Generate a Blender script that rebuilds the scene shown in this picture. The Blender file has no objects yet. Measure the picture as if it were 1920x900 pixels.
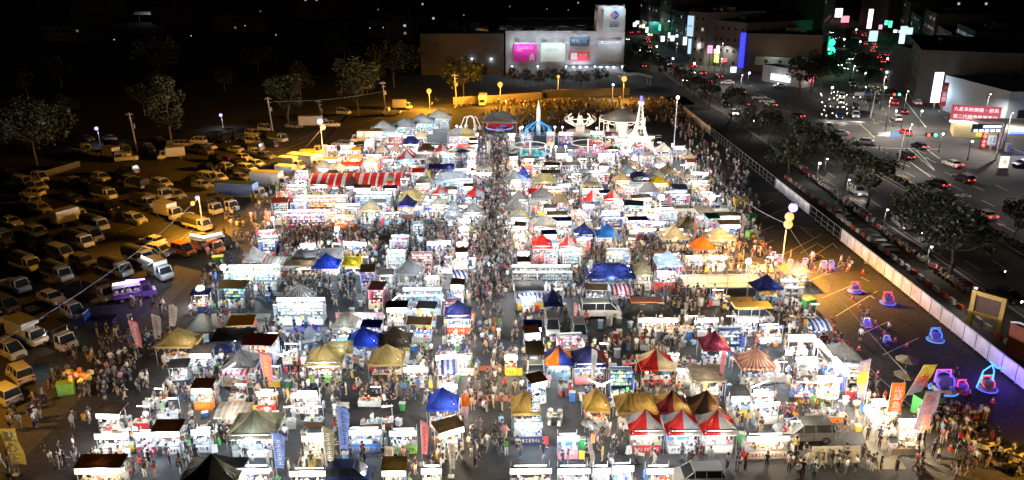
import bpy, math, random
from mathutils import Vector, Matrix
random.seed(7)
R = math.radians
sc = bpy.context.scene
# ---------------------------------------------------------------- camera, sky, moonlight, exposure
F_PX, PITCH, YAW, H = 1500.0, R(19.4), R(1.3), 41.0
cd = bpy.data.cameras.new('camera'); cam = bpy.data.objects.new('camera', cd); sc.collection.objects.link(cam)
cam.location = (0, 0, H); cam.rotation_euler = (R(90) - PITCH, 0, -YAW)
cd.sensor_width = 36; cd.lens = F_PX / 1920 * 36; cd.clip_end = 4000; cd.clip_start = 1
sc.camera = cam
w = bpy.data.worlds.new('World'); sc.world = w; w.use_nodes = True
bg = w.node_tree.nodes['Background']; sky = w.node_tree.nodes.new('ShaderNodeTexSky')
sky.sky_type = 'NISHITA'; sky.sun_disc = False; sky.sun_elevation = R(25); sky.sun_rotation = R(200)
w.node_tree.links.new(sky.outputs[0], bg.inputs[0]); bg.inputs[1].default_value = 0.00035
sl = bpy.data.lights.new('moonlight', 'SUN'); sl.energy = 0.004; sl.angle = R(.5); sl.color = (1, .97, .9)
so = bpy.data.objects.new('moonlight', sl); sc.collection.objects.link(so); so.rotation_euler = (R(65), 0, R(-20))
sc.view_settings.view_transform = 'Standard'; sc.view_settings.look = 'None'
sc.view_settings.exposure = 0; sc.view_settings.gamma = 1
sc.cycles.max_bounces = 4; sc.cycles.diffuse_bounces = 2; sc.cycles.glossy_bounces = 2
sc.cycles.transmission_bounces = 2; sc.cycles.transparent_max_bounces = 4
sc.cycles.sample_clamp_indirect = 4; sc.cycles.sample_clamp_direct = 20
sc.cycles.use_denoising = True; sc.cycles.use_light_tree = True; sc.cycles.caustics_reflective = False
sc.cycles.caustics_refractive = False

def at(px, py, z=0.0):
    """ground point seen at a pixel of the 1920 x 900 photograph, at height z"""
    u, v = (px - 960) / F_PX, (450 - py) / F_PX
    cp, sp, cy, sy = math.cos(PITCH), math.sin(PITCH), math.cos(YAW), math.sin(YAW)
    d = Vector((sy * cp + u * cy + v * sy * sp, cy * cp - u * sy + v * cy * sp, -sp + v * cp))
    t = (z - H) / d.z
    return Vector((d.x * t, d.y * t, z))
def ppm(py, z=0.0):
    """pixels per metre across the picture at that row"""
    p = at(960, py, z); cp, sp = math.cos(PITCH), math.sin(PITCH)
    return F_PX / (p.y * cp * math.cos(YAW) + p.x * math.sin(YAW) * cp + (H - z) * sp)

# ---------------------------------------------------------------- materials
_m = {}
def mat(name, col, rough=.7, metal=0., emit=None, es=0., var=.18, scale=3., kind=None, sample=True):
    if name in _m: return _m[name]
    m = bpy.data.materials.new(name); m.use_nodes = True; nt = m.node_tree; b = nt.nodes['Principled BSDF']
    c = (*col, 1)
    b.inputs['Roughness'].default_value = rough; b.inputs['Metallic'].default_value = metal
    if emit:
        b.inputs['Base Color'].default_value = c
        b.inputs['Emission Color'].default_value = (*emit, 1); b.inputs['Emission Strength'].default_value = es
        if not sample: m.cycles.emission_sampling = 'NONE'
    else:
        tc = nt.nodes.new('ShaderNodeTexCoord'); n = nt.nodes.new('ShaderNodeTexNoise')
        n.inputs['Scale'].default_value = scale; n.inputs['Detail'].default_value = 3
        nt.links.new(tc.outputs['Object'], n.inputs['Vector'])
        mr = nt.nodes.new('ShaderNodeMapRange'); mr.inputs[1].default_value = .3; mr.inputs[2].default_value = .7
        mr.inputs[3].default_value = 1 - var; mr.inputs[4].default_value = 1 + var * .6
        nt.links.new(n.outputs[0], mr.inputs[0])
        mx = nt.nodes.new('ShaderNodeVectorMath'); mx.operation = 'SCALE'; mx.inputs[0].default_value = col
        nt.links.new(mr.outputs[0], mx.inputs['Scale']); nt.links.new(mx.outputs[0], b.inputs['Base Color'])
        if kind == 'cloth':
            b.inputs['Specular IOR Level'].default_value = .12; n.inputs['Detail'].default_value = 6
            out = nt.nodes['Material Output']; tr = nt.nodes.new('ShaderNodeBsdfTranslucent'); ms = nt.nodes.new('ShaderNodeMixShader')
            nt.links.new(mx.outputs[0], tr.inputs[0]); ms.inputs[0].default_value = .3
            nt.links.new(b.outputs[0], ms.inputs[1]); nt.links.new(tr.outputs[0], ms.inputs[2]); nt.links.new(ms.outputs[0], out.inputs[0])
    _m[name] = m; return m
def cloth(name, col): return mat('cloth_' + name, col, .85, kind='cloth', var=.32, scale=2.2)
def glow(name, col, es=4., sample=False): return mat('glow_' + name, (.15, .15, .15), .5, emit=col, es=es, sample=sample)

def ground_mat(name, col, patch=.5, crack=.5, big=.05):
    m = bpy.data.materials.new(name); m.use_nodes = True; nt = m.node_tree; b = nt.nodes['Principled BSDF']
    geo = nt.nodes.new('ShaderNodeNewGeometry'); L = nt.links
    n1 = nt.nodes.new('ShaderNodeTexNoise'); n1.inputs['Scale'].default_value = big; n1.inputs['Detail'].default_value = 5
    n2 = nt.nodes.new('ShaderNodeTexNoise'); n2.inputs['Scale'].default_value = 2.3; n2.inputs['Detail'].default_value = 6
    v = nt.nodes.new('ShaderNodeTexVoronoi'); v.feature = 'DISTANCE_TO_EDGE'; v.inputs['Scale'].default_value = .16
    for n in (n1, n2, v): L.new(geo.outputs['Position'], n.inputs['Vector'])
    def mr(src, a, b_, c, d):
        q = nt.nodes.new('ShaderNodeMapRange'); q.inputs[1].default_value = a; q.inputs[2].default_value = b_
        q.inputs[3].default_value = c; q.inputs[4].default_value = d; L.new(src, q.inputs[0]); return q.outputs[0]
    def mul(a, b_):
        q = nt.nodes.new('ShaderNodeMath'); q.operation = 'MULTIPLY'; L.new(a, q.inputs[0]); L.new(b_, q.inputs[1]); return q.outputs[0]
    f = mul(mul(mr(n1.outputs[0], .35, .65, 1 - patch, 1 + patch), mr(n2.outputs[0], .3, .7, .6, 1.35)), mr(v.outputs['Distance'], 0, .012, 1 - crack, 1))
    s = nt.nodes.new('ShaderNodeVectorMath'); s.operation = 'SCALE'; s.inputs[0].default_value = col
    L.new(f, s.inputs['Scale']); L.new(s.outputs[0], b.inputs['Base Color'])
    b.inputs['Roughness'].default_value = .9
    bp = nt.nodes.new('ShaderNodeBump'); bp.inputs['Strength'].default_value = .25; L.new(n2.outputs[0], bp.inputs['Height']); L.new(bp.outputs[0], b.inputs['Normal'])
    return m

WHITE = mat('white_paint', (.78, .78, .76), .5); STEEL = mat('galvanised_steel', (.45, .46, .47), .4, .6)
DARK = mat('dark_plastic', (.03, .03, .035), .5); RUBBER = mat('tyre_rubber', (.02, .02, .02), .9)
GLASS = mat('tinted_glass', (.02, .025, .03), .08, var=.02); CHROME = mat('wheel_rim', (.5, .5, .52), .3, .8)
CREAM = mat('cream_panel', (.75, .66, .48), .6); BOXP = mat('body_paint', (.6, .6, .6), .3, .1, var=.04)
HEADL = mat('headlight_glass', (.75, .78, .8), .15); TAILL = mat('tail_light_glass', (.35, .01, .01), .25)
HEADON = glow('headlight', (1, .95, .85), 40); TAILON = glow('tail_light', (1, .02, .015), 14)
LB = glow('lightbox', (1, .97, .9), 3.2); LBW = glow('warm_lightbox', (1, .86, .62), 3.0); LBC = glow('cool_lightbox', (.75, .88, 1), 3.0)
TUBE = glow('led_tube', (.92, .95, 1), 12); TUBEW = glow('warm_tube', (1, .8, .5), 12)
SIGNP = mat('sign_panel', (.75, .75, .72), .5); PANEL = mat('front_panel', (.7, .7, .68), .5)
PAINT = mat('road_paint', (.55, .55, .52), .7); PAINTY = mat('yellow_road_paint', (.5, .38, .08), .7)
def colr(n): # plain fabrics, paints and plastics by colour name
    return mat('colour_' + n, COL[n], .55, var=.1)
COL = dict(white=(.8, .79, .76), black=(.02, .02, .022), grey=(.22, .22, .23), navy=(.02, .03, .12), red=(.55, .03, .03), pink=(.7, .28, .34),
           yellow=(.75, .5, .05), green=(.05, .3, .08), blue=(.05, .18, .55), beige=(.55, .43, .28), orange=(.75, .2, .03), brown=(.12, .06, .03),
           maroon=(.2, .02, .04), teal=(.03, .35, .38), purple=(.22, .08, .4), silver=(.5, .51, .53), lime=(.3, .65, .12), skyblue=(.3, .55, .75), khaki=(.35, .29, .15), skin=(.42, .27, .19), hair=(.015, .012, .01))

# ---------------------------------------------------------------- mesh building
class G:
    def __init__(s): s.v = []; s.f = []; s.m = []
    def add(s, vs, fs, m=0):
        o = len(s.v); s.v += [tuple(x) for x in vs]; s.f += [tuple(i + o for i in f) for f in fs]
        s.m += [m] * len(fs) if isinstance(m, int) else list(m); return s
    def box(s, c, d, m=0, rz=0., top=1., rx=0.):
        hx, hy, hz = d[0] / 2, d[1] / 2, d[2] / 2
        vs = [Vector((x * (top if z > 0 else 1), y * (top if z > 0 else 1), z)) for z in (-hz, hz) for x, y in ((-hx, -hy), (hx, -hy), (hx, hy), (-hx, hy))]
        if rx: q = Matrix.Rotation(rx, 3, 'X'); vs = [q @ a for a in vs]
        if rz: q = Matrix.Rotation(rz, 3, 'Z'); vs = [q @ a for a in vs]
        return s.add([a + Vector(c) for a in vs], [(3, 2, 1, 0), (4, 5, 6, 7), (0, 1, 5, 4), (1, 2, 6, 5), (2, 3, 7, 6), (3, 0, 4, 7)], m)
    def tube(s, a, b, r0, r1=None, n=6, m=0, cap=True):
        a, b = Vector(a), Vector(b); r1 = r0 if r1 is None else r1; d = (b - a).normalized()
        x = d.orthogonal().normalized(); y = d.cross(x)
        vs = [p + (x * math.cos(2 * math.pi * i / n) + y * math.sin(2 * math.pi * i / n)) * r for p, r in ((a, r0), (b, r1)) for i in range(n)]
        fs = [(i, (i + 1) % n, n + (i + 1) % n, n + i) for i in range(n)]
        if cap: fs += [tuple(range(n - 1, -1, -1)), tuple(range(n, 2 * n))]
        return s.add(vs, fs, m)
    def path(s, pts, r, n=5, m=0):
        for a, b in zip(pts, pts[1:]): s.tube(a, b, r, r, n, m)
        return s
    def ball(s, c, r, m=0, n=8, k=5, sz=1.):
        vs = [(c[0], c[1], c[2] + r * sz)]
        for j in range(1, k):
            t = math.pi * j / k
            vs += [(c[0] + r * math.sin(t) * math.cos(2 * math.pi * i / n), c[1] + r * math.sin(t) * math.sin(2 * math.pi * i / n), c[2] + r * sz * math.cos(t)) for i in range(n)]
        vs.append((c[0], c[1], c[2] - r * sz)); e = len(vs) - 1
        fs = [(0, 1 + i, 1 + (i + 1) % n) for i in range(n)]
        for j in range(k - 2):
            a = 1 + j * n; fs += [(a + i, a + n + i, a + n + (i + 1) % n, a + (i + 1) % n) for i in range(n)]
        a = 1 + (k - 2) * n; fs += [(e, a + (i + 1) % n, a + i) for i in range(n)]
        return s.add(vs, fs, m)
    def prism(s, prof, y0, y1, m=0):
        """closed side profile (x, z) pulled from y0 to y1"""
        n = len(prof); vs = [(x, y0, z) for x, z in prof] + [(x, y1, z) for x, z in prof]
        return s.add(vs, [tuple(range(n)), tuple(range(2 * n - 1, n - 1, -1))] + [(i + n, (i + 1) % n + n, (i + 1) % n, i) for i in range(n)], m)
    def sheet(s, pts, z=0., m=0): return s.add([(p[0], p[1], z) for p in pts], [tuple(range(len(pts)))], m)
    def torus(s, c, r, t, n=20, k=5, m=0, tilt=0., a0=0., a1=2 * math.pi):
        pts = []
        for i in range(n + 1):
            a = a0 + (a1 - a0) * i / n
            p = Vector((r * math.cos(a), r * math.sin(a), 0)); p = Matrix.Rotation(tilt, 3, 'X') @ p; pts.append(p + Vector(c))
        return s.path(pts, t, k, m)
    def mesh(s, name, mats, smooth=False):
        me = bpy.data.meshes.new(name); me.from_pydata(s.v, [], s.f)
        for q in mats: me.materials.append(q)
        me.polygons.foreach_set('material_index', [min(i, len(mats) - 1) for i in s.m])
        if smooth: me.polygons.foreach_set('use_smooth', [True] * len(s.f))
        me.update(); return me
LINK = sc.collection.objects.link
def put(me, name, parent=None, loc=(0, 0, 0), rot=(0, 0, 0), ov=None, scale=None):
    o = bpy.data.objects.new(name, me); LINK(o); o.parent = parent; o.location = loc; o.rotation_euler = rot
    if scale: o.scale = scale
    if ov:
        for i, sl_ in enumerate(o.material_slots):
            r = ov.get(me.materials[i].name)
            if r: sl_.link = 'OBJECT'; sl_.material = r
    return o
def build(g, name, mats, parent=None, loc=(0, 0, 0), rot=(0, 0, 0), smooth=False):
    return put(g.mesh(name, mats if isinstance(mats, (list, tuple)) else [mats], smooth), name, parent, loc, rot)
def tag(o, label, cat, group=None):
    o['label'] = label; o['category'] = cat
    if group: o['group'] = group
    return o
def empty(name, loc, rz=0., sca=None):
    o = bpy.data.objects.new(name, None); LINK(o); o.location = loc; o.rotation_euler = (0, 0, rz); o.empty_display_size = .3
    if sca: o.scale = sca
    return o
def struct(g, name, m, kind='structure'):
    o = build(g, name, m); o['kind'] = kind; return o
# landmarks and deferred labels: each repeated thing is told apart by what it stands beside
MARKS = []; PEND = []; OCC = []
def mark(name, p): MARKS.append((name, p[0], p[1]))
def pend(o, base, cat, group, at_=None):
    p = at_ or o.location; PEND.append((o, base, cat, group, p[0], p[1]))
def occ(x, y, hx, hy): OCC.append((x, y, hx, hy))
def free(x, y, pad=.25):
    for a, b, hx, hy in OCC:
        if abs(x - a) < hx + pad and abs(y - b) < hy + pad: return False
    return True
def resolve_labels():
    seen = {}
    for o, base, cat, group, x, y in PEND:
        ms = sorted(MARKS, key=lambda q: (q[1] - x) ** 2 + (q[2] - y) ** 2)
        done = False
        for k in range(len(ms)):
            n, mx, my = ms[k]; dx, dy = x - mx, y - my
            if abs(dx) < .01 and abs(dy) < .01: continue
            if abs(dx) > 2 * abs(dy): d = 'right of' if dx > 0 else 'left of'
            elif abs(dy) > 2 * abs(dx): d = 'behind' if dy > 0 else 'in front of'
            else: d = ('behind ' if dy > 0 else 'front ') + ('right of' if dx > 0 else 'left of')
            for far in ('', 'just ', 'well '):
                r = math.hypot(dx, dy)
                if far == 'just ' and r > 4 or far == 'well ' and r < 7: continue
                lab = f'{base} {far}{d} the {n}'
                if lab not in seen and len(lab.split()) <= 16:
                    done = True; break
            if done or k > 25: break
        seen[lab] = 1; tag(o, lab, cat, group)
_txt = {}
def text_mesh(s, size=1., m=None, space=1., align='CENTER'):
    k = (s, size, m.name, space, align)
    if k not in _txt:
        c = bpy.data.curves.new('lettering', 'FONT'); c.body = s; c.size = size; c.align_x = align; c.align_y = 'CENTER'
        c.extrude = .01; c.space_line = space; c.resolution_u = 2
        t = bpy.data.objects.new('t', c); LINK(t); dg = bpy.context.evaluated_depsgraph_get()
        me = bpy.data.meshes.new_from_object(t.evaluated_get(dg)); bpy.data.objects.remove(t); me.materials.clear(); me.materials.append(m); _txt[k] = me
    return _txt[k]
def letters(s, size, m, parent, loc, rot=(R(90), 0, 0), space=1., sx=1.):
    return put(text_mesh(s, size, m, space), 'lettering', parent, loc, rot, scale=(sx, 1, 1))
_ld = {}
def lamp(parent, loc, watts, col, r=.12, spot=None):
    k = (round(watts), col, r, spot)
    if k not in _ld:
        l = bpy.data.lights.new('lamp_light', 'SPOT' if spot else 'POINT'); l.energy = watts; l.color = col; l.shadow_soft_size = r
        if spot: l.spot_size = R(spot); l.spot_blend = .6
        _ld[k] = l
    o = bpy.data.objects.new('lamp_light', _ld[k]); LINK(o); o.parent = parent; o.location = loc; return o
WARM, NEUT, COOL, SODIUM = (1, .8, .55), (1, .95, .88), (.7, .85, 1), (1, .43, .035)
# ================================================================ PROTOTYPES
# ---------------------------------------------------------------- people
SKIN, HAIR, SHOE = colr('skin'), colr('hair'), mat('shoe_rubber', (.3, .3, .3), .7)
TOP, BOT, SLEEVE = mat('person_top', (.5, .5, .5)), mat('person_bottoms', (.1, .1, .1)), mat('person_leg', (.5, .5, .5))
BASEJ = dict(pel=(0, 0, .92, .13), spi=(0, 0, 1.12, .12), che=(0, 0, 1.32, .145), nek=(0, -.01, 1.46, .055), hd0=(0, -.01, 1.53, .08), hd1=(0, -.02, 1.62, .1), hd2=(0, -.01, 1.69, .06),
             shL=(.18, 0, 1.38, .062), elL=(.23, .02, 1.12, .048), wrL=(.24, -.04, .88, .034), haL=(.235, -.06, .8, .038),
             shR=(-.18, 0, 1.38, .062), elR=(-.23, .02, 1.12, .048), wrR=(-.24, -.04, .88, .034), haR=(-.235, -.06, .8, .038),
             hiL=(.09, 0, .86, .1), knL=(.1, -.01, .48, .062), anL=(.1, .02, .09, .042), toL=(.1, -.14, .04, .04),
             hiR=(-.09, 0, .86, .1), knR=(-.1, -.01, .48, .062), anR=(-.1, .02, .09, .042), toR=(-.1, -.14, .04, .04))
BONES = [('pel', 'spi', 1), ('spi', 'che', 1), ('che', 'nek', 1), ('nek', 'hd0', 0), ('hd0', 'hd1', 0), ('hd1', 'hd2', 0),
         ('che', 'shL', 1), ('shL', 'elL', 1), ('elL', 'wrL', 0), ('wrL', 'haL', 0), ('che', 'shR', 1), ('shR', 'elR', 1), ('elR', 'wrR', 0), ('wrR', 'haR', 0),
         ('pel', 'hiL', 2), ('hiL', 'knL', 2), ('knL', 'anL', 4), ('anL', 'toL', 3), ('pel', 'hiR', 2), ('hiR', 'knR', 2), ('knR', 'anR', 4), ('anR', 'toR', 3)]
POSES = {
 'standing': {},
 'walking': dict(knL=(.1, -.16, .5), anL=(.1, -.24, .12), toL=(.1, -.39, .07), knR=(-.1, .06, .48), anR=(-.1, .3, .16), toR=(-.1, .19, .04), elL=(.23, .12, 1.14), wrL=(.23, .1, .9), haL=(.22, .08, .82), elR=(-.23, -.08, 1.14), wrR=(-.22, -.28, .98), haR=(-.21, -.35, .94)),
 'holding a snack': dict(elL=(.25, .02, 1.13), wrL=(.12, -.24, 1.2), haL=(.08, -.3, 1.24), elR=(-.25, .02, 1.13), wrR=(-.14, -.24, 1.12), haR=(-.1, -.31, 1.14)),
 'looking down at a phone': dict(hd0=(0, -.04, 1.52), hd1=(0, -.1, 1.59), hd2=(0, -.13, 1.65), elL=(.24, 0, 1.12), wrL=(.1, -.26, 1.14), haL=(.04, -.33, 1.18)),
 'reaching forward': dict(spi=(0, -.04, 1.12), che=(0, -.12, 1.3), nek=(0, -.17, 1.43), hd0=(0, -.2, 1.5), hd1=(0, -.24, 1.58), hd2=(0, -.25, 1.65), shL=(.18, -.12, 1.35), elL=(.2, -.36, 1.22), wrL=(.16, -.56, 1.12), haL=(.15, -.64, 1.1), shR=(-.18, -.12, 1.35), elR=(-.22, -.3, 1.15), wrR=(-.16, -.48, 1.05), haR=(-.15, -.56, 1.03)),
 'hand raised': dict(elL=(.34, -.04, 1.5), wrL=(.3, -.1, 1.74), haL=(.29, -.13, 1.82)),
 'sitting': dict(pel=(0, 0, .52), spi=(0, -.02, .72), che=(0, -.06, .92), nek=(0, -.09, 1.06), hd0=(0, -.11, 1.13), hd1=(0, -.13, 1.22), hd2=(0, -.12, 1.29), shL=(.18, -.05, .98), elL=(.23, -.18, .76), wrL=(.14, -.4, .74), haL=(.1, -.48, .75), shR=(-.18, -.05, .98), elR=(-.23, -.18, .76), wrR=(-.14, -.4, .74), haR=(-.1, -.48, .75), hiL=(.09, -.02, .5), knL=(.13, -.4, .5), anL=(.13, -.38, .09), toL=(.13, -.54, .04), hiR=(-.09, -.02, .5), knR=(-.13, -.4, .5), anR=(-.13, -.38, .09), toR=(-.13, -.54, .04)),
 'riding': dict(pel=(0, .1, .82), spi=(0, .04, 1.02), che=(0, -.03, 1.22), nek=(0, -.06, 1.36), hd0=(0, -.07, 1.43), hd1=(0, -.09, 1.52), hd2=(0, -.08, 1.6), shL=(.18, -.02, 1.28), elL=(.26, -.24, 1.12), wrL=(.27, -.48, 1.1), haL=(.27, -.56, 1.08), shR=(-.18, -.02, 1.28), elR=(-.26, -.24, 1.12), wrR=(-.27, -.48, 1.1), haR=(-.27, -.56, 1.08), hiL=(.1, .08, .8), knL=(.2, -.26, .66), anL=(.16, -.2, .34), toL=(.16, -.36, .3), hiR=(-.1, .08, .8), knR=(-.2, -.26, .66), anR=(-.16, -.2, .34), toR=(-.16, -.36, .3)),
}
def person_mesh(pose, sub, long_legs):
    J = {k: Vector(v[:3]) for k, v in BASEJ.items()}
    for k, v in POSES[pose].items(): J[k] = Vector(v)
    keys = list(J); ix = {k: i for i, k in enumerate(keys)}
    me = bpy.data.meshes.new('skel'); me.from_pydata([J[k] for k in keys], [(ix[a], ix[b]) for a, b, _ in BONES], [])
    o = bpy.data.objects.new('skel', me); LINK(o)
    md = o.modifiers.new('skin', 'SKIN'); md.use_smooth_shade = True
    if not me.skin_vertices: me.attributes
    sv = me.skin_vertices[0].data
    for k in keys:
        r = BASEJ[k][3]; sv[ix[k]].radius = (r * 1.06, r * .82) if k in ('che', 'spi', 'pel') else (r, r); sv[ix[k]].use_root = (k == 'pel')
    if sub: s = o.modifiers.new('sub', 'SUBSURF'); s.levels = sub; s.render_levels = sub
    dg = bpy.context.evaluated_depsgraph_get(); m2 = bpy.data.meshes.new_from_object(o.evaluated_get(dg)); bpy.data.objects.remove(o)
    g = G(); g.v = [tuple(v.co) for v in m2.vertices]; g.f = [tuple(p.vertices) for p in m2.polygons]
    for p in m2.polygons:
        c = p.center; best = None
        for a, b, lab in BONES:
            A, B = J[a], J[b]; t = max(0, min(1, (c - A).dot(B - A) / (B - A).length_squared)); d = (c - A - (B - A) * t).length
            if best is None or d < best[0]: best = (d, lab, t, a)
        lab = best[1]
        if best[3] in ('shL', 'shR') and best[2] > .75: lab = 0
        g.m.append(lab)
    h = J['hd1']
    if sub:  # nose, ears, eyes, five unequal fingers on each hand
        g.box((h.x, h.y - .1, h.z - .01), (.025, .035, .04), 0)
        for s in (-1, 1):
            g.box((h.x + s * .1, h.y, h.z), (.02, .045, .06), 0); g.box((h.x + s * .035, h.y - .088, h.z + .02), (.028, .012, .016), 5)
        g.box((h.x, h.y - .088, h.z - .05), (.045, .01, .01), 5)
        for s, q in ((1, 'L'), (-1, 'R')):
            a, b = J['wr' + q], J['ha' + q]; d = (b - a).normalized(); sd = d.cross(Vector((s, 0, .3))).normalized()
            for i, l in enumerate((.05, .065, .07, .06)):
                p = b + d * .02 + sd * (i - 1.5) * .02; k = p + d * l * .5; g.tube(p, k, .01, .009, 4, 0); g.tube(k, k + d * l * .4 + Vector((0, -.02, 0)), .009, .006, 4, 0)
            p = b - d * .02 + sd * .03; g.tube(p, p + (d + sd).normalized() * .055, .012, .008, 4, 0)
    bpy.data.meshes.remove(m2)
    return g, h
HAIRM = {}
PROTO_P = {}
for pose in POSES:
    g, h = person_mesh(pose, 1, 0)
    me = g.mesh('person', [SKIN, TOP, BOT, SHOE, SLEEVE, HAIR], True)
    hg = G(); hg.ball((h.x, h.y + .02, h.z + .04), .13, 0, 10, 6, 1.0)
    hl = G(); hl.ball((h.x, h.y + .02, h.z + .04), .134, 0, 10, 6, 1.0); hl.box((h.x, h.y + .08, h.z - .14), (.18, .07, .3), 0, top=.9)
    # cut the fringe off the face
    for q in (hg, hl): q.v = [(x, max(y, h.y - .045 if z < h.z + .05 else y), z) for x, y, z in q.v]
    PROTO_P[pose] = (me, hg.mesh('hair', [HAIR], True), hl.mesh('hair', [HAIR], True))
LOWP = {}
for pose in ('standing', 'walking', 'holding a snack', 'sitting'):
    g, h = person_mesh(pose, 0, 0); g.ball((h.x, h.y + .02, h.z + .045), .138, 5, 7, 5); LOWP[pose] = g
NPERS = [0]
def person(x, y, rz, pose, top, bot, base=None, group='people in the night market', hair=0, sca=1., z=0., bare=False):
    me, h1, h2 = PROTO_P[pose]
    legs = SKIN if bare else colr(bot)
    o = put(me, 'person', None, (x, y, z), (0, 0, rz), {'person_top': colr(top), 'person_bottoms': colr(bot), 'person_leg': legs}, (sca,) * 3)
    put(h2 if hair else h1, 'hair', o)
    b = base or f'person in {top} top and {bot} {"shorts" if bare else "trousers"}'
    pend(o, b if base else b + ' ' + pose, 'person', group); NPERS[0] += 1
    return o

# ---------------------------------------------------------------- vehicles (x is forward, length L)
def loft(g, st, m=0):
    """st: (x, half width at foot, half width at top, z foot, z top)"""
    rings = [[(x, -a, z0), (x, -b, z1), (x, b, z1), (x, a, z0)] for x, a, b, z0, z1 in st]
    vs = [p for r in rings for p in r]; fs = [(0, 1, 2, 3), tuple(range(len(vs) - 1, len(vs) - 5, -1))]
    for i in range(len(st) - 1):
        for j in range(4): fs.append((i * 4 + j, (i + 1) * 4 + j, (i + 1) * 4 + (j + 1) % 4, i * 4 + (j + 1) % 4))
    return g.add(vs, [tuple(reversed(f)) for f in fs], m)
WH = G()
WH.tube((0, -.11, 0), (0, .11, 0), .33, .33, 14, 0); WHM = WH.mesh('wheel', [RUBBER])
RM = G(); RM.tube((0, -.125, 0), (0, .125, 0), .2, .2, 10, 0); RMM = RM.mesh('rim', [CHROME])
def simple(name, m, *boxes):
    g = G()
    for b in boxes: g.box(*b)
    return (name, g.mesh(name, [m]))
def mk_car(kind):
    P = []; L, Wd = dict(sedan=(4.6, .9), suv=(4.5, .93), van=(4.7, .9), kei=(3.9, .8))[kind]; h = L / 2
    g = G()
    if kind == 'sedan':
        loft(g, [(-h, .75, .7, .35, .75), (-h + .15, .86, .8, .25, .95), (-h + .9, .9, .86, .22, .98), (0, .9, .88, .22, .96), (h - 1.1, .9, .85, .22, .9), (h - .3, .86, .78, .25, .75), (h, .72, .66, .35, .62)])
        gh = [(-h + .75, .82, .8, .95, .97), (-h + 1.35, .84, .64, .95, 1.38), (.35, .85, .66, .93, 1.42), (1.15, .84, .8, .9, .92)]; roof = ((-.45, 0, 1.41), (1.75, 1.26, .05))
    elif kind == 'suv':
        loft(g, [(-h, .8, .78, .4, .9), (-h + .12, .9, .86, .28, 1.05), (0, .93, .9, .25, 1.05), (h - 1.1, .93, .88, .25, 1.0), (h - .25, .88, .82, .28, .88), (h, .75, .7, .4, .7)])
        gh = [(-h + .1, .86, .84, 1.03, 1.06), (-h + .4, .87, .72, 1.03, 1.58), (.35, .88, .74, 1.03, 1.62), (1.2, .87, .84, .98, 1.0)]; roof = ((-.75, 0, 1.62), (2.5, 1.4, .05))
    else:
        loft(g, [(-h, .82, .8, .35, 1.0), (-h + .1, Wd, Wd - .03, .28, 1.1), (0, Wd, Wd - .02, .25, 1.1), (h - .6, Wd, Wd - .03, .25, 1.05), (h - .15, .84, .8, .3, .85), (h, .76, .72, .4, .65)])
        gh = [(-h + .08, Wd - .04, Wd - .06, 1.08, 1.12), (-h + .2, Wd - .04, Wd - .16, 1.08, 1.85), (h - 1.3, Wd - .04, Wd - .15, 1.08, 1.87), (h - .45, Wd - .05, Wd - .1, 1.0, 1.04)]; roof = ((-.58, 0, 1.87), (L - 1.55, (Wd - .13) * 2, .06))
    g.box(*roof, top=.96)
    g.box((h - .02, 0, .5), (.06, 1.0, .16), 1).box((h - .02, 0, .66), (.05, .7, .08), 1).box((-h + .02, 0, .42), (.06, 1.2, .12), 1)
    for s in (-1, 1): g.box((0, s * (Wd - .005), .3), (L * .5, .04, .1), 1); g.box((.55, s * (Wd - .012), .66), (.025, .03, .52), 1); g.box((-.45, s * (Wd - .012), .66), (.025, .03, .52), 1); g.box((.3, s * (Wd + .004), .82), (.16, .03, .03), 1)
    # pillars beside the glass
    for s in (-1, 1):
        z0, z1 = gh[1][3], gh[1][4]
        for x in ([gh[1][0], 0.1 - .3] if kind in ('sedan',) else [gh[1][0], -.6, .35]): g.tube((x, s * (gh[1][1] + .01), z0), (x + .03, s * (gh[1][2] + .02), z1), .04, .04, 4)
        g.tube((gh[3][0] - .05, s * gh[3][1], gh[3][4]), (gh[2][0], s * gh[2][2], gh[2][4]), .04, .04, 4)
    P.append(('body', g.mesh('body', [BOXP, GLASS]), (0, 0, 0), []))
    g = G(); loft(g, gh); P.append(('window', g.mesh('window', [GLASS]), (0, 0, 0), []))
    for x in (-h + .8, h - .85):
        for s in (-1, 1): P.append(('wheel', WHM, (x, s * (Wd - .12), .33), [('rim', RMM)]))
    HL = G().box((0, 0, 0), (.12, .34, .14), 0).mesh('headlight', [HEADL]); TL = G().box((0, 0, 0), (.1, .3, .16), 0).mesh('tail_light', [TAILL])
    for s in (-1, 1):
        P.append(('headlight', HL, (h - .1, s * .58, .66), [])); P.append(('tail_light', TL, (-h + .04, s * .64, .82), []))
        P.append(('side_mirror', G().box((0, 0, 0), (.12, .2, .14), 0, top=.8).mesh('side_mirror', [BOXP]), (h - 1.35, s * (Wd + .08), 1.0), []))
    P.append(('licence_plate', G().box((0, 0, 0), (.03, .4, .16), 0).mesh('licence_plate', [WHITE]), (-h - .01, 0, .6), []))
    return P
CANVAS = mat('dark_canvas', (.05, .05, .045), .9); BOXW = mat('cargo_box_panel', (.55, .55, .53), .6); BLUEB = mat('cargo_blue', (.06, .13, .4), .6); TARP = mat('green_tarp', (.1, .11, .04), .8)
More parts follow.
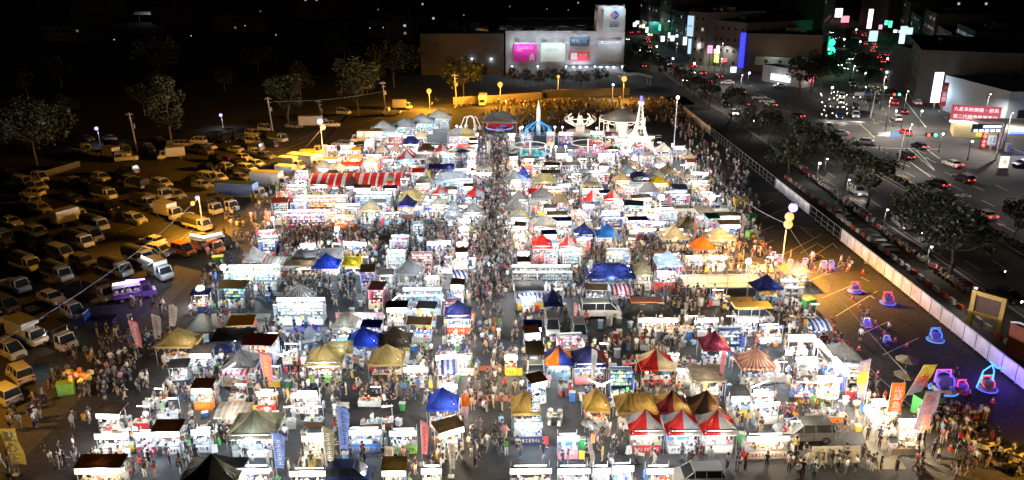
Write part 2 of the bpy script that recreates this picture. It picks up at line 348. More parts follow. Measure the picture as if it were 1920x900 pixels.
def mk_truck(kind, L=5.6):
    P = []; h = L / 2; cl = 1.7; g = G(); Wd = .92
    loft(g, [(h - cl, Wd, Wd - .02, .45, 1.15), (h - .5, Wd, Wd - .03, .42, 1.12), (h - .08, .88, .84, .42, 1.0), (h, .8, .76, .5, .75)])
    g.box((h - cl + .45, 0, 1.98), (1.1, 1.56, .08), 0, top=.95)
    for s in (-1, 1):
        for x in (h - cl + .04, h - cl + .95): g.box((x, s * .82, 1.55), (.08, .08, .86), 0)
        g.tube((h - .5, s * .84, 1.12), (h - .72, s * .76, 1.96), .04, .04, 4)
    g.box((h - cl + .03, 0, 1.55), (.06, 1.6, .8), 0)
    P.append(('cab', g.mesh('cab', [BOXP]), (0, 0, 0), []))
    g = G(); loft(g, [(h - cl + .08, .84, .76, 1.1, 1.94), (h - .75, .84, .76, 1.1, 1.94), (h - .42, .84, .8, 1.08, 1.1)]); P.append(('window', g.mesh('window', [GLASS]), (0, 0, 0), []))
    g = G().box(((-cl) / 2, 0, .55), (L - cl, .8, .16), 0); P.append(('chassis', g.mesh('chassis', [DARK]), (0, 0, 0), []))
    bl = L - cl - .1; bx = -h + bl / 2
    if kind in ('box', 'bigbox', 'bluebox'):
        hh = 2.0 if kind == 'box' else 2.3; wd = 1.95 if kind == 'box' else 2.3
        g = G().box((bx, 0, .68 + hh / 2), (bl, wd, hh), 0)
        for s in (-1, 1):
            g.box((bx, s * wd / 2, .72), (bl + .02, .06, .08), 1); g.box((bx, s * wd / 2, .64 + hh), (bl + .02, .06, .08), 1)
        g.box((-h - .02, 0, .68 + hh / 2), (.03, .04, hh - .1), 1); g.box((-h - .02, .2, 1.4), (.05, .03, 1.2), 1)
        for i in range(int(bl / .5)):
            for s in (-1, 1): g.box((-h + .25 + i * .5, s * (wd / 2 + .005), .7 + hh / 2), (.03, .02, hh - .1), 0)
        P.append(('cargo_box', g.mesh('cargo_box', [BLUEB if kind == 'bluebox' else BOXW, STEEL]), (0, 0, 0), []))
    elif kind == 'canvas':
        g = G(); n = 8; prof = [(.95, .7), (.95, 2.0)] + [(.95 * math.cos(math.pi * i / n) * .98, 2.0 + .3 * math.sin(math.pi * i / n)) for i in range(1, n)] + [(-.95, 2.0), (-.95, .7)]
        vs = [(x, y, z) for x in [-h + bl * i / 6 for i in range(7)] for y, z in [(a, b - (.04 if 0 else 0)) for a, b in prof]]
        k = len(prof); fs = [(i * k + j, i * k + (j + 1) % k, (i + 1) * k + (j + 1) % k, (i + 1) * k + j) for i in range(6) for j in range(k)] + [tuple(range(k - 1, -1, -1)), tuple(range(6 * k, 7 * k))]
        g.add(vs, fs, 0)
        for i in range(7): g.torus((-h + bl * i / 6, 0, 2.0), .97, .02, 8, 4, 0, 0, 0, .01)
        P.append(('canvas_cover', g.mesh('canvas_cover', [CANVAS]), (0, 0, 0), []))
        g = G(); [g.box((bx, s * .96, .85), (bl, .05, .4), 0) for s in (-1, 1)]; g.box((-h, 0, .85), (.05, 1.9, .4), 0); P.append(('cargo_bed', g.mesh('cargo_bed', [BOXP]), (0, 0, 0), []))
    elif kind == 'pickup':
        g = G().box((bx, 0, .7), (bl, 1.85, .1), 0); [g.box((bx, s * .92, .92), (bl, .06, .4), 0) for s in (-1, 1)]; g.box((-h, 0, .92), (.06, 1.9, .4), 0); g.box((-h + bl, 0, 1.2), (.06, 1.8, .9), 0)
        P.append(('cargo_bed', g.mesh('cargo_bed', [BOXP]), (0, 0, 0), []))
    elif kind == 'food':
        g = G().box((bx, 0, .72), (bl, 1.9, .12), 0); g.box((bx, .93, 1.6), (bl, .06, 1.8), 0); g.box((bx, 0, 2.5), (bl, 1.95, .1), 0); g.box((-h, 0, 1.6), (.06, 1.9, 1.8), 0); g.box((bx, -.93, 1.05), (bl, .06, .6), 0); g.box((-h + bl, 0, 1.9), (.05, 1.9, 1.2), 0)
        P.append(('cargo_box', g.mesh('cargo_box', [BOXP]), (0, 0, 0), []))
        P.append(('hatch', G().box((bx, -1.35, 2.55), (bl, .95, .05), 0, rx=R(12)).mesh('hatch', [SIGNP]), (0, 0, 0), []))
        P.append(('counter', G().box((bx, -1.05, 1.38), (bl, .5, .05), 0).mesh('counter', [STEEL]), (0, 0, 0), []))
        g = G(); [g.box((bx + random.uniform(-bl / 2 + .2, bl / 2 - .2), random.uniform(-.7, .2), 1.5), (.25, .25, .3), 0) for _ in range(12)]; P.append(('food_display', g.mesh('food_display', [CREAM]), (0, 0, 0), []))
        P.append(('lit_sign', G().box((bx, -.99, 2.72), (bl * .9, .12, .36), 0).mesh('lit_sign', [LB]), (0, 0, 0), []))
    elif kind == 'kiosk':
        g = G(); [g.box((x, y, 1.6), (.08, .08, 1.9), 0) for x in (-h + .05, -h + bl - .05) for y in (-.9, .9)]; g.box((bx, 0, 2.5), (bl, 1.95, .06), 0); P.append(('cargo_frame', g.mesh('cargo_frame', [CANVAS]), (0, 0, 0), []))
    for x in (-h + .9, h - .75):
        for s in (-1, 1): P.append(('wheel', WHM, (x, s * .8, .33), [('rim', RMM)]))
    HL = G().box((0, 0, 0), (.1, .3, .16), 0).mesh('headlight', [HEADL]); TL = G().box((0, 0, 0), (.06, .26, .12), 0).mesh('tail_light', [TAILL])
    for s in (-1, 1):
        P.append(('headlight', HL, (h - .04, s * .62, .72), [])); P.append(('tail_light', TL, (-h - .02, s * .75, .62), []))
        P.append(('side_mirror', G().box((0, 0, 0), (.08, .18, .26), 0).mesh('side_mirror', [DARK]), (h - .55, s * 1.02, 1.4), []))
    return P
VP = {k: mk_car(k) for k in ('sedan', 'suv', 'van', 'kei')}
VP.update(box=mk_truck('box', 5.6), canvas=mk_truck('canvas', 5.4), pickup=mk_truck('pickup', 5.0), food=mk_truck('food', 5.0), bigbox=mk_truck('bigbox', 7.6), bluebox=mk_truck('bluebox', 9.0), kiosk=mk_truck('kiosk', 5.0))
VNAME = dict(sedan='parked_car', suv='parked_car', van='parked_van', kei='parked_van', box='box_truck', canvas='canvas_truck', pickup='pickup_truck', food='food_truck', bigbox='box_truck', bluebox='box_truck', kiosk='kiosk_truck')
VDESC = dict(sedan='sedan', suv='hatchback', van='passenger van', kei='small van', box='truck with a plain cargo box', canvas='truck with dark canvas cover', pickup='open bed pickup truck', food='food truck with raised hatch', bigbox='long box truck', bluebox='truck with long blue cargo box', kiosk='truck with open roofed frame')
PAINTS = {n: mat('car_paint_' + n, COL[n], .28, .15, var=.03) for n in ('white', 'black', 'grey', 'silver', 'navy', 'red', 'yellow', 'orange', 'purple', 'teal', 'maroon')}
def vehicle(kind, p, deg, col, on=0, base=None, group='vehicles parked in the left lot', z=0, name=None, cat=None, label=None, sca=1., far=False):
    """on: 1 headlights lit, 2 tail lights lit, 3 both"""
    e = empty(name or VNAME[kind], (p[0], p[1], z), R(deg), (sca,) * 3 if sca != 1 else None)
    ov = {'body_paint': PAINTS[col]}
    if on & 1: ov['headlight_glass'] = HEADON
    if on & 2: ov['tail_light_glass'] = TAILON
    for n, me, loc, subs in VP[kind]:
        if far and n in ('side_mirror', 'licence_plate'): continue
        o = put(me, n, e, loc, (0, 0, 0), ov)
        if not far:
            for sn, sm in subs: put(sm, sn, o)
    b = base or f'{col} {VDESC[kind]}'
    c = cat or ('truck' if 'truck' in VNAME[kind] else 'van' if 'van' in VNAME[kind] else 'car')
    if label: tag(e, label, c, group)
    else: pend(e, b, c, group)
    L = 5.; occ(p[0], p[1], 1.9 + .9 * abs(math.cos(R(deg))), 1.2 + 1.2 * abs(math.sin(R(deg))))
    return e
# ---------------------------------------------------------------- scooters
def mk_scooter(low=False):
    P = []; g = G()
    loft(g, [(-.8, .08, .06, .5, .72), (-.55, .16, .13, .32, .78), (-.1, .17, .14, .3, .72), (.1, .16, .16, .26, .34), (.45, .16, .16, .26, .36)])
    loft(g, [(.42, .17, .1, .28, .95), (.58, .13, .07, .45, 1.0)]); g.tube((.62, 0, .32), (.45, 0, 1.02), .035, .035, 5); g.box((.63, 0, .56), (.34, .12, .05), 0)
    P.append(('body', g.mesh('body', [BOXP]), []))
    P.append(('seat', G().box((-.35, 0, .82), (.72, .27, .1), 0, top=.85).mesh('seat', [DARK]), []))
    w_ = G().tube((0, -.06, 0), (0, .06, 0), .25, .25, 10); wm = w_.mesh('wheel', [RUBBER])
    P.append(('wheel', wm, (.68, 0, .25))); P.append(('wheel', wm, (-.6, 0, .25)))
    g = G().tube((.42, -.32, 1.06), (.42, .32, 1.06), .02, .02, 5)
    for s in (-1, 1): g.tube((.42, s * .26, 1.06), (.38, s * .34, 1.24), .008, .008, 4); g.box((.38, s * .35, 1.27), (.03, .13, .08), 0)
    P.append(('handlebar', g.mesh('handlebar', [DARK]), [])); P.append(('headlight', G().ball((.58, 0, .93), .08, 0, 6, 4).mesh('headlight', [HEADL]), []))
    P.append(('tail_light', G().box((-.84, 0, .68), (.05, .14, .08), 0).mesh('tail_light', [TAILL]), []))
    return P
SCP = mk_scooter()
def one_mesh(P):
    g = G(); ms = []
    for t in P:
        me = t[1]; loc = t[2] if t[2] else (0, 0, 0)
        idx = []
        for m_ in me.materials:
            if m_ not in ms: ms.append(m_)
            idx.append(ms.index(m_))
        o = len(g.v); g.v += [tuple(Vector(v.co) + Vector(loc)) for v in me.vertices]
        for p in me.polygons: g.f.append(tuple(i + o for i in p.vertices)); g.m.append(idx[p.material_index])
    return g, ms
_g, _ms = one_mesh(SCP); SCONE = _g.mesh('motor_scooter', _ms)
def scooter(p, deg, col, on=0, far=False, group='motor scooters parked in rows', base=None):
    ov = {'body_paint': PAINTS[col]}
    if on: ov['headlight_glass'] = HEADON
    if far: e = put(SCONE, 'motor_scooter', None, (p[0], p[1], 0), (0, 0, R(deg)), ov)
    else:
        e = empty('motor_scooter', (p[0], p[1], 0), R(deg))
        for t in SCP: put(t[1], t[0], e, t[2] if t[2] else (0, 0, 0), (0, 0, 0), ov)
    pend(e, base or f'{col} motor scooter {"with lit headlight" if on else "parked"}', 'scooter', group); return e
# ---------------------------------------------------------------- canopies, 3 x 3 m unit
def canopy_cover(shape, fn, N=16):
    g = G(); e, pk = 2.25, (3.75 if shape == 'pyramid' else 3.4)
    if shape in ('pyramid', 'hip'):
        rl = 0 if shape == 'pyramid' else .55
        C = [(-1.5, -1.5), (1.5, -1.5), (1.5, 1.5), (-1.5, 1.5)]; T = [(-rl, 0), (rl, 0), (rl, 0), (-rl, 0)]
        M_ = 5
        for s in range(4):
            a, b = C[s], C[(s + 1) % 4]; ta, tb = T[s], T[(s + 1) % 4]; vs = []
            for j in range(M_ + 1):
                t = j / M_
                for i in range(N + 1):
                    u = i / N; x = (a[0] + (b[0] - a[0]) * u) * (1 - t) + (ta[0] + (tb[0] - ta[0]) * u) * t; y = (a[1] + (b[1] - a[1]) * u) * (1 - t) + (ta[1] + (tb[1] - ta[1]) * u) * t
                    z = e + (pk - e) * t ** (1.35 if shape == 'pyramid' else 1.0) - .16 * math.sin(math.pi * u) * (1 - t) * (t + .25) * 1.6
                    z += .035 * math.sin(i * 2.1 + j * 1.3 + s) + .03 * math.sin(i * .7 + j * 2.9 + 2 * s) * (1 - t)
                    vs.append((x, y, z))
            fs, ms = [], []
            for j in range(M_):
                for i in range(N): q = j * (N + 1) + i; fs.append((q, q + 1, q + N + 2, q + N + 1)); ms.append(fn(s, (i + .5) / N, (j + .5) / M_))
            g.add(vs, fs, ms)
    elif shape == 'flat':
        vs = [(x * 1.5 / 4, y * 1.5 / 4, 2.4 + .25 * (y + 4) / 8 + .05 * math.sin(x * 1.7 + y) - .06 * (1 - abs(x) / 4)) for y in range(-4, 5) for x in range(-4, 5)]
        g.add(vs, [(j * 9 + i, j * 9 + i + 1, j * 9 + i + 10, j * 9 + i + 9) for j in range(8) for i in range(8)], [fn(0, (i + .5) / 8, .5) for j in range(8) for i in range(8)])
    elif shape == 'barrel':
        K = 48; vs = []
        for j in range(9):
            t = j / 8; y = -1.5 + 3 * t; z = 2.25 + 1.2 * math.sin(t * math.pi / 2) ** .8
            vs += [(-1.5 + 3 * i / K, y, z + .012 * math.sin(i * 1.9)) for i in range(K + 1)]
        g.add(vs, [(j * (K + 1) + i, j * (K + 1) + i + 1, (j + 1) * (K + 1) + i + 1, (j + 1) * (K + 1) + i) for j in range(8) for i in range(K)], [fn(0, (i + .5) / K, .5) for j in range(8) for i in range(K)])
    elif shape == 'arch':
        K = 12; vs = []
        for i in range(K + 1):
            a = math.pi * i / K; vs += [(-1.5 * math.cos(a), y, 2.2 + .8 * math.sin(a)) for y in (-1.5, -.5, .5, 1.5)]
        g.add(vs, [(i * 4 + j, i * 4 + 4 + j, i * 4 + 5 + j, i * 4 + 1 + j) for i in range(K) for j in range(3)], [fn(0, (i + .5) / K, .5) for i in range(K) for j in range(3)])
    return g
def valance(shape, fn, N=16):
    g = G()
    C = [(-1.5, -1.5), (1.5, -1.5), (1.5, 1.5), (-1.5, 1.5)]
    for s in range(4):
        if shape == 'barrel' and s: continue
        a, b = C[s], C[(s + 1) % 4]; z1 = 2.25 if shape != 'flat' else 2.4; n = 48 if shape == 'barrel' else N
        for i in range(n):
            u0, u1 = i / n, (i + 1) / n; p = [(a[0] + (b[0] - a[0]) * u, a[1] + (b[1] - a[1]) * u) for u in (u0, u1)]
            d = .24 + (.03 if i % 2 else 0); g.add([(*p[0], z1 - d), (*p[1], z1 - d), (*p[1], z1), (*p[0], z1)], [(0, 1, 2, 3)], fn(s, (u0 + u1) / 2, 0))
    return g
TYPES = dict(plain=lambda s, u, t: 0, half=lambda s, u, t: 0 if u < .5 else 1, stripe=lambda s, u, t: int(u * 16) % 2,
             sides=lambda s, u, t: s % 2, wedge=lambda s, u, t: (0 if u < .5 else 1) if s % 2 == 0 else (1 if u < .5 else 0),
             awning=lambda s, u, t: 1 if (u * 11) % 1 < .32 else 0, quarter=lambda s, u, t: s % 3)
_cp = {}
LEGM = G().box((0, 0, 1.12), (.05, .05, 2.24), 0).mesh('leg', [STEEL])
def canopy(cx, cy, wpx, depth, shape, pattern, cols, name='canopy_tent', label=None, base=None, hz=1., group='pop up canopies over the stalls', rot=0., short=None, stall=None, warm=0):
    ez = 2.25 * hz; p = at(cx, cy, ez); s = ppm(cy, ez); wm = wpx / s; cyy = p.y + depth / 2
    k = (shape, pattern)
    if k not in _cp:
        fn = TYPES[pattern]; A, B, Cc = mat('tent_a', (.5, .5, .5)), mat('tent_b', (.5, .4, .5)), mat('tent_c', (.4, .5, .5))
        _cp[k] = (canopy_cover(shape, fn).mesh('canopy_cover', [A, B, Cc], False), valance(shape, fn).mesh('valance', [A, B, Cc]))
    c = [cloth(q, TC[q]) for q in cols]; ov = {'tent_a': c[0], 'tent_b': c[1 % len(c)], 'tent_c': c[2 % len(c)]}
    e = empty(name, (p.x, cyy, 0), rot, (wm / 3, depth / 3, hz))
    put(_cp[k][0], 'canopy_cover', e, ov=ov); put(_cp[k][1], 'valance', e, ov=ov)
    for x in (-1.44, 1.44):
        for y in (-1.44, 1.44): put(LEGM, 'leg', e, (x, y, 0), scale=(3 / wm, 3 / depth, 1))
    if label: tag(e, label, 'canopy', group)
    else: pend(e, base, 'canopy', group)
    if short: mark(short, (p.x, cyy))
    return e, p.x, cyy, wm
TC = dict(mustard=(.33, .25, .1), tan=(.42, .32, .17), royal=(.015, .035, .27), darkbrown=(.05, .035, .025), navy=(.012, .016, .075), red=(.36, .018, .014), white=(.55, .52, .47), black=(.015, .015, .015), olive=(.15, .13, .085),
          grey=(.2, .2, .195), maroon=(.12, .016, .024), orange=(.7, .16, .02), blue=(.03, .18, .6), yellow=(.75, .55, .03), cream=(.72, .62, .4), khaki=(.27, .25, .14), pale=(.4, .5, .6), brown=(.22, .1, .04), stripered=(.5, .1, .08), beige=(.36, .31, .24), amber=(.38, .25, .07))
# ---------------------------------------------------------------- stalls (front faces -y)
GOODC = [('white', 'white', 'beige', 'red', 'white', 'silver', 'skyblue', 'grey'), ('white', 'silver', 'skyblue', 'teal', 'white', 'navy', 'white', 'pink'), ('beige', 'white', 'orange', 'yellow', 'brown', 'white', 'red', 'beige'),
         ('white', 'pink', 'red', 'white', 'black', 'white', 'beige', 'purple'), ('white', 'black', 'lime', 'white', 'yellow', 'blue', 'white', 'grey'), ('white', 'white', 'white', 'silver', 'beige', 'white', 'black', 'white')]
def goods(wd, dp, z, n, seed, hi=.3):
    r = random.Random(seed); g = G()
    for i in range(n):
        a, b, c = r.uniform(.08, .32), r.uniform(.08, .3), r.uniform(.05, hi)
        x, y = r.uniform(-wd / 2 + .1, wd / 2 - .1), r.uniform(-dp / 2 + .05, dp / 2 - .05)
        if i % 4 == 3: g.ball((x, y, z + a * .45), a * .5, i % 8, 6, 4)
        else: g.box((x, y, z + c / 2), (a, b, c), i % 8, top=r.choice((1, 1, .8)), rz=r.uniform(-.3, .3))
    return g
_sm = {}
def cached(k, f):
    if k not in _sm: _sm[k] = f()
    return _sm[k]
GM = [colr(GOODC[0][i]) for i in range(8)]
for i in range(8): _m['good_%d' % i] = mat('good_slot_%d' % i, (.5, .5, .5))
GSLOT = [_m['good_%d' % i] for i in range(8)]
def gov(pal): return {('good_slot_%d' % i): colr(GOODC[pal][i]) for i in range(8)}
def q5(x): return round(x * 4) / 4
def stall(x, y, wd, kind='cart', pal=0, sign=None, panel='white', roof=None, light=None, watts=110, rz=0., base=None, label=None, group='lit stalls of the night market', short=None, sdeep=0, name=None, top='lit', tcol='red', sh=1.):
    """kinds: cart (counter, posts, light box), table, rack (game or shop booth with shelves), kiosk (roofed), case (glass case)"""
    wd = max(1.25, q5(wd)); sd = random.randrange(6); light = light or random.choice((NEUT, COOL, COOL, NEUT, WARM) if x > 0 or y < 75 else (COOL, COOL, COOL, NEUT)); watts *= random.uniform(.7, 1.3) * SW
    nm = name or dict(cart='food_cart', table='market_table', rack='game_booth', kiosk='food_kiosk', case='glass_case')[kind]
    if abs(x) < 8: watts *= 1.7
    STALLS.append((x, y, wd, kind)); e = empty(nm, (x, y, 0), rz, (1, 1, sh)); gv = gov(pal)
    sign = sign or LB; pc = colr(panel)
    if kind in ('cart', 'kiosk'):
        o = put(cached(('ctr', wd), lambda: G().box((0, -.45, .45), (wd, .7, .9), 0).box((0, -.45, .925), (wd + .06, .78, .05), 1).box((0, -.45, .04), (wd - .1, .6, .08), 1).mesh('counter', [SIGNP, STEEL])), 'counter', e, ov={'sign_panel': pc if random.random() < .6 else colr('grey')})
        put(cached(('fp', wd), lambda: G().box((0, -.815, .47), (wd - .08, .02, .74), 0).mesh('front_panel', [PANEL])), 'front_panel', e, ov={'front_panel': pc})
        if label or random.random() < .45: put(cached(('marks', wd, sd), lambda: marks_mesh(wd, sd)), 'lettering', e, (0, -.83, .47), ov={'marks': colr(random.choice(('red', 'navy', 'black', 'maroon', 'green')) if panel in ('white', 'yellow', 'beige', 'silver', 'lime', 'skyblue') else random.choice(('white', 'yellow')))})
        put(cached(('gd', wd, sd), lambda: goods(wd, .6, .95, int(wd * 8), sd).mesh('food_display', GSLOT)), 'food_display', e, (0, -.45, 0), ov=gv)
        put(cached(('gb', wd, sd), lambda: goods(wd, .5, .75, int(wd * 5), sd + 50, .4).box((0, 0, .38), (wd * .9, .55, .74), 5).mesh('work_table', GSLOT)), 'work_table', e, (0, 1.15, 0), ov={**gv, 'good_slot_5': colr(random.choice(('grey', 'black', 'silver', 'brown', 'blue')))})
        for px_ in (-wd / 2 + .04, wd / 2 - .04):
            put(cached('post', lambda: G().box((0, 0, 1.1), (.05, .05, 2.2), 0).mesh('post', [STEEL])), 'post', e, (px_, -.72, 0)); put(_sm['post'], 'post', e, (px_, .45, 0))
        if top == 'lit' or kind == 'kiosk' and top != 'none':
            put(cached(('lb', wd), lambda: G().box((0, -.76, 2.12), (wd + .1, .14, .5), 0, rx=R(-8)).mesh('lit_sign', [LB])), 'lit_sign', e, ov={'glow_lightbox': sign})
            put(cached(('lm', wd, sd), lambda: marks_mesh(wd, sd, .3)), 'lettering', e, (0, -.85, 2.12), (R(-8), 0, 0), ov={'marks': colr(random.choice(('red', 'black', 'navy', 'red')))})
            put(cached(('ed', wd), lambda: G().box((0, -.76, 2.4), (wd + .16, .2, .05), 0).box((0, -.76, 1.85), (wd + .16, .2, .04), 0).mesh('sign_frame', [STEEL])), 'sign_frame', e)
        elif top == 'printed':
            put(cached(('pb', wd), lambda: G().box((0, -.78, 2.05), (wd + .1, .04, .42), 0, rx=R(-6)).mesh('banner', [PANEL])), 'banner', e, ov={'front_panel': colr(tcol)})
            put(cached(('lm', wd, sd), lambda: marks_mesh(wd, sd, .3)), 'lettering', e, (0, -.83, 2.05), (R(-8), 0, 0), ov={'marks': colr('white' if tcol not in ('white', 'yellow') else 'red')})
            lamp(e, (0, -1.5, 2.3), watts * .35, light, .1)
        elif top == 'awning': put(cached(('aw', wd), lambda: awning_mesh(wd)), 'awning', e, ov={'tent_a': cloth('aw_' + tcol, COL[tcol]), 'tent_b': cloth('white', TC['white'])})
        if random.random() < .4: put(cached('gasb', lambda: G().tube((0, 0, 0), (0, 0, .62), .16, .16, 10).tube((0, 0, .62), (0, 0, .75), .1, .05, 8).mesh('gas_cylinder', [PANEL])), 'gas_cylinder', e, (wd / 2 + .25, .5, 0), ov={'front_panel': colr(random.choice(('silver', 'green', 'grey')))})
        if random.random() < .5: put(cached('menu', lambda: G().box((0, 0, .5), (.5, .03, .8), 0, rx=R(-10)).box((0, .12, .4), (.5, .03, .8), 0, rx=R(14)).mesh('menu_board', [PANEL])), 'menu_board', e, (random.choice((-1, 1)) * (wd / 2 + .3), -.9, 0), (0, 0, random.uniform(-.4, .4)), ov={'front_panel': colr(random.choice(('white', 'yellow', 'black', 'red')))})
        for bx_ in (-.3, .3): put(cached('bulb', lambda: G().ball((0, 0, 0), .07, 0, 6, 4).mesh('hanging_bulb', [TUBEW])), 'hanging_bulb', e, (bx_ * wd, -.95, 1.72))
        if kind == 'kiosk': put(cached(('rf', wd), lambda: G().box((0, 0, 2.5), (wd + .3, 1.7, .06), 0, rx=R(6)).mesh('roof', [SIGNP])), 'roof', e, ov={'sign_panel': cloth('roof_' + (roof or 'brown'), COL[roof or 'brown'])})
        put(cached(('tb', wd), lambda: G().tube((-wd * .4, 0, 2.05), (wd * .4, 0, 2.05), .04, .04, 5).mesh('lamp_tube', [TUBE])), 'lamp_tube', e)
        lamp(e, (0, -.1, 1.85), watts * .8, light, .15); lamp(e, (0, -1.35, 2.1), watts * .8, light, .15)  # second lamp is added ahead of the counter to brighten people there
    elif kind == 'table':
        put(cached(('tt', wd), lambda: G().box((0, 0, .74), (wd, .8, .05), 0).box((0, -.41, .42), (wd, .015, .62), 1).mesh('table_top', [SIGNP, PANEL])), 'table_top', e, ov={'front_panel': pc})
        for a in (-1, 1):
            for b in (-1, 1): put(cached('tleg', lambda: G().box((0, 0, .36), (.04, .04, .72), 0).mesh('leg', [STEEL])), 'leg', e, (a * (wd / 2 - .05), b * .35, 0))
        put(cached(('gt', wd, sd), lambda: goods(wd, .75, .77, int(wd * 11), sd).mesh('goods_display', GSLOT)), 'goods_display', e, ov=gv)
        put(cached('tpole', lambda: G().tube((0, 0, 0), (0, 0, 2.2), .025, .025, 5).tube((0, 0, 2.2), (0, -.5, 2.3), .02, .02, 5).mesh('lamp_pole', [STEEL])), 'lamp_pole', e, (wd / 2 - .1, .45, 0))
        put(cached('tlamp', lambda: G().tube((-.55, -.1, 2.28), (.35, -.1, 2.28), .045, .045, 5).mesh('lamp_tube', [TUBE])), 'lamp_tube', e, (wd / 2 - .4, 0, 0))
        lamp(e, (wd / 2 - .5, -.15, 2.1), watts * .9, light, .12)
    elif kind == 'rack':
        dp = sdeep or 2.2
        put(cached(('rk', wd, dp), lambda: rack_mesh(wd, dp)), 'shelf_rack', e, ov={'sign_panel': colr(random.choice(('grey', 'navy', 'black', 'white', 'maroon', 'silver', 'brown')))})
        put(cached(('rg', wd, dp, sd), lambda: rack_goods(wd, dp, sd)), 'prize_display', e, ov=gv)
        put(cached(('rc', wd), lambda: G().box((0, 0, .4), (wd, .5, .8), 0).mesh('counter', [PANEL])), 'counter', e, (0, 0, 0), ov={'front_panel': pc})
        put(cached(('rcg', wd, sd), lambda: goods(wd, .45, .8, int(wd * 8), sd).mesh('goods_display', GSLOT)), 'goods_display', e, ov=gv)
        if top == 'awning': put(cached(('rw', wd, dp), lambda: G().box((0, dp / 2 + .1, 2.62), (wd + .2, dp + .3, .04), 0, rx=R(5)).mesh('roof_sheet', [PANEL])), 'roof_sheet', e, ov={'front_panel': colr(tcol)})
        elif top != 'none': put(cached(('rt', wd, dp), lambda: G().box((0, dp - .05, 2.55), (wd, .12, .22), 0).box((0, .1, 2.5), (wd, .08, .08), 0).mesh('lit_sign', [LB])), 'lit_sign', e, ov={'glow_lightbox': sign})
        n = max(1, int(wd / 2.4))
        for i in range(n): lamp(e, (-wd / 2 + wd * (i + .5) / n, .5, 2.2), watts * 1.1, light, .15)
        lamp(e, (0, -1.2, 2.3), watts * .8, light, .15)  # front lamp added to spill light onto people outside the booth
    elif kind == 'case':
        put(cached(('cs', wd), lambda: G().box((0, 0, .45), (wd, .8, .9), 0).box((0, .1, 1.15), (wd, .5, .5), 1, top=.85).mesh('cabinet', [SIGNP, STEEL])), 'cabinet', e, ov={'sign_panel': pc})
        put(cached(('cg', wd, sd), lambda: goods(wd, .4, .92, int(wd * 9), sd).mesh('goods_display', GSLOT)), 'goods_display', e, (0, -.2, .02), ov=gv)
        put(cached(('cl', wd), lambda: G().box((0, .3, 1.6), (wd, .08, .3), 0).mesh('lit_sign', [LB])), 'lit_sign', e, ov={'glow_lightbox': sign})
        lamp(e, (0, -.3, 1.9), watts * .6, light, .12)
    if label: tag(e, label, 'stall', group)
    else:
        d = dict(cart='food cart with lit sign', table='goods table under a tube lamp', rack='brightly lit booth with shelves of prizes', kiosk='roofed food kiosk with lit sign', case='glass display case')[kind]
        pend(e, base or f'{panel} {d}', 'stall', group)
    if short: mark(short, (x, y))
    occ(x, y + (1.1 if kind == 'rack' else .2), wd / 2 + .1, 1.4 if kind == 'rack' else .95)
    return e
SW = 3.9; STALLS = []
def awning_mesh(wd):
    g = G(); n = int(wd * 4)
    for i in range(n):
        a, b = -wd / 2 - .1 + (wd + .2) * i / n, -wd / 2 - .1 + (wd + .2) * (i + 1) / n
        g.add([(a, -1.35, 1.95), (b, -1.35, 1.95), (b, -.5, 2.35), (a, -.5, 2.35), (b, .6, 2.45), (a, .6, 2.45), (a, -1.36, 1.78), (b, -1.36, 1.78)], [(0, 1, 2, 3), (3, 2, 4, 5), (6, 7, 1, 0)], i % 2)
    return g.mesh('awning', [mat('tent_a', (.5, .5, .5)), mat('tent_b', (.5, .4, .5))])
MARKM = mat('marks', (.5, .02, .02))
def marks_mesh(wd, sd, hh=.42):
    r = random.Random(sd * 7 + 1); g = G(); x = -wd / 2 + .2
    while x < wd / 2 - .25:
        s = hh * .42
        for k in range(r.randint(3, 5)):  # strokes of one worn character
            if r.random() < .5: g.box((x + s / 2, 0, r.uniform(-hh / 2, hh / 2) * .8), (s, .012, .035), 0)
            else: g.box((x + r.uniform(0, s), 0, 0), (.035, .012, hh * .8), 0)
        x += s + .1
    return g.mesh('lettering', [MARKM])
def rack_mesh(wd, dp):
    g = G(); b = dp
    for z in (.75, 1.15, 1.55, 1.95, 2.35): g.box((0, b - .25 - (2.4 - z) * .12, z), (wd, .3, .03), 0)
    for x in (-wd / 2, wd / 2):
        for y in (.1, b): g.box((x, y, 1.25), (.06, .06, 2.5), 0)
        g.box((x, (b + .1) / 2, 2.5), (.05, b - .1, .05), 0); g.box((x, (b + .1) / 2, 1.1), (.03, b - .2, 1.9), 1)
    g.box((0, b + .02, 1.3), (wd, .03, 2.4), 1); g.box((0, b, 2.5), (wd, .05, .05), 0)
    return g.mesh('shelf_rack', [STEEL, SIGNP])
def rack_goods(wd, dp, sd):
    r = random.Random(sd); g = G(); b = dp
    for z in (.77, 1.17, 1.57, 1.97):
        x = -wd / 2 + .15
        while x < wd / 2 - .15:
            a = r.uniform(.12, .3); c = r.uniform(.15, .33); m = r.randrange(8)
            if r.random() < .35: g.ball((x + a / 2, b - .35 - (2.4 - z) * .12, z + .15), .14, m, 6, 4)
            else: g.box((x + a / 2, b - .32 - (2.4 - z) * .12, z + c / 2), (a, .22, c), m)
            x += a + r.uniform(.02, .12)
    for i in range(int(wd * 4)): g.box((r.uniform(-wd / 2 + .2, wd / 2 - .2), r.uniform(.5, b - .9), r.uniform(.1, .5)), (.3, .25, r.uniform(.2, .7)), r.randrange(8))
    return g.mesh('prize_display', GSLOT)
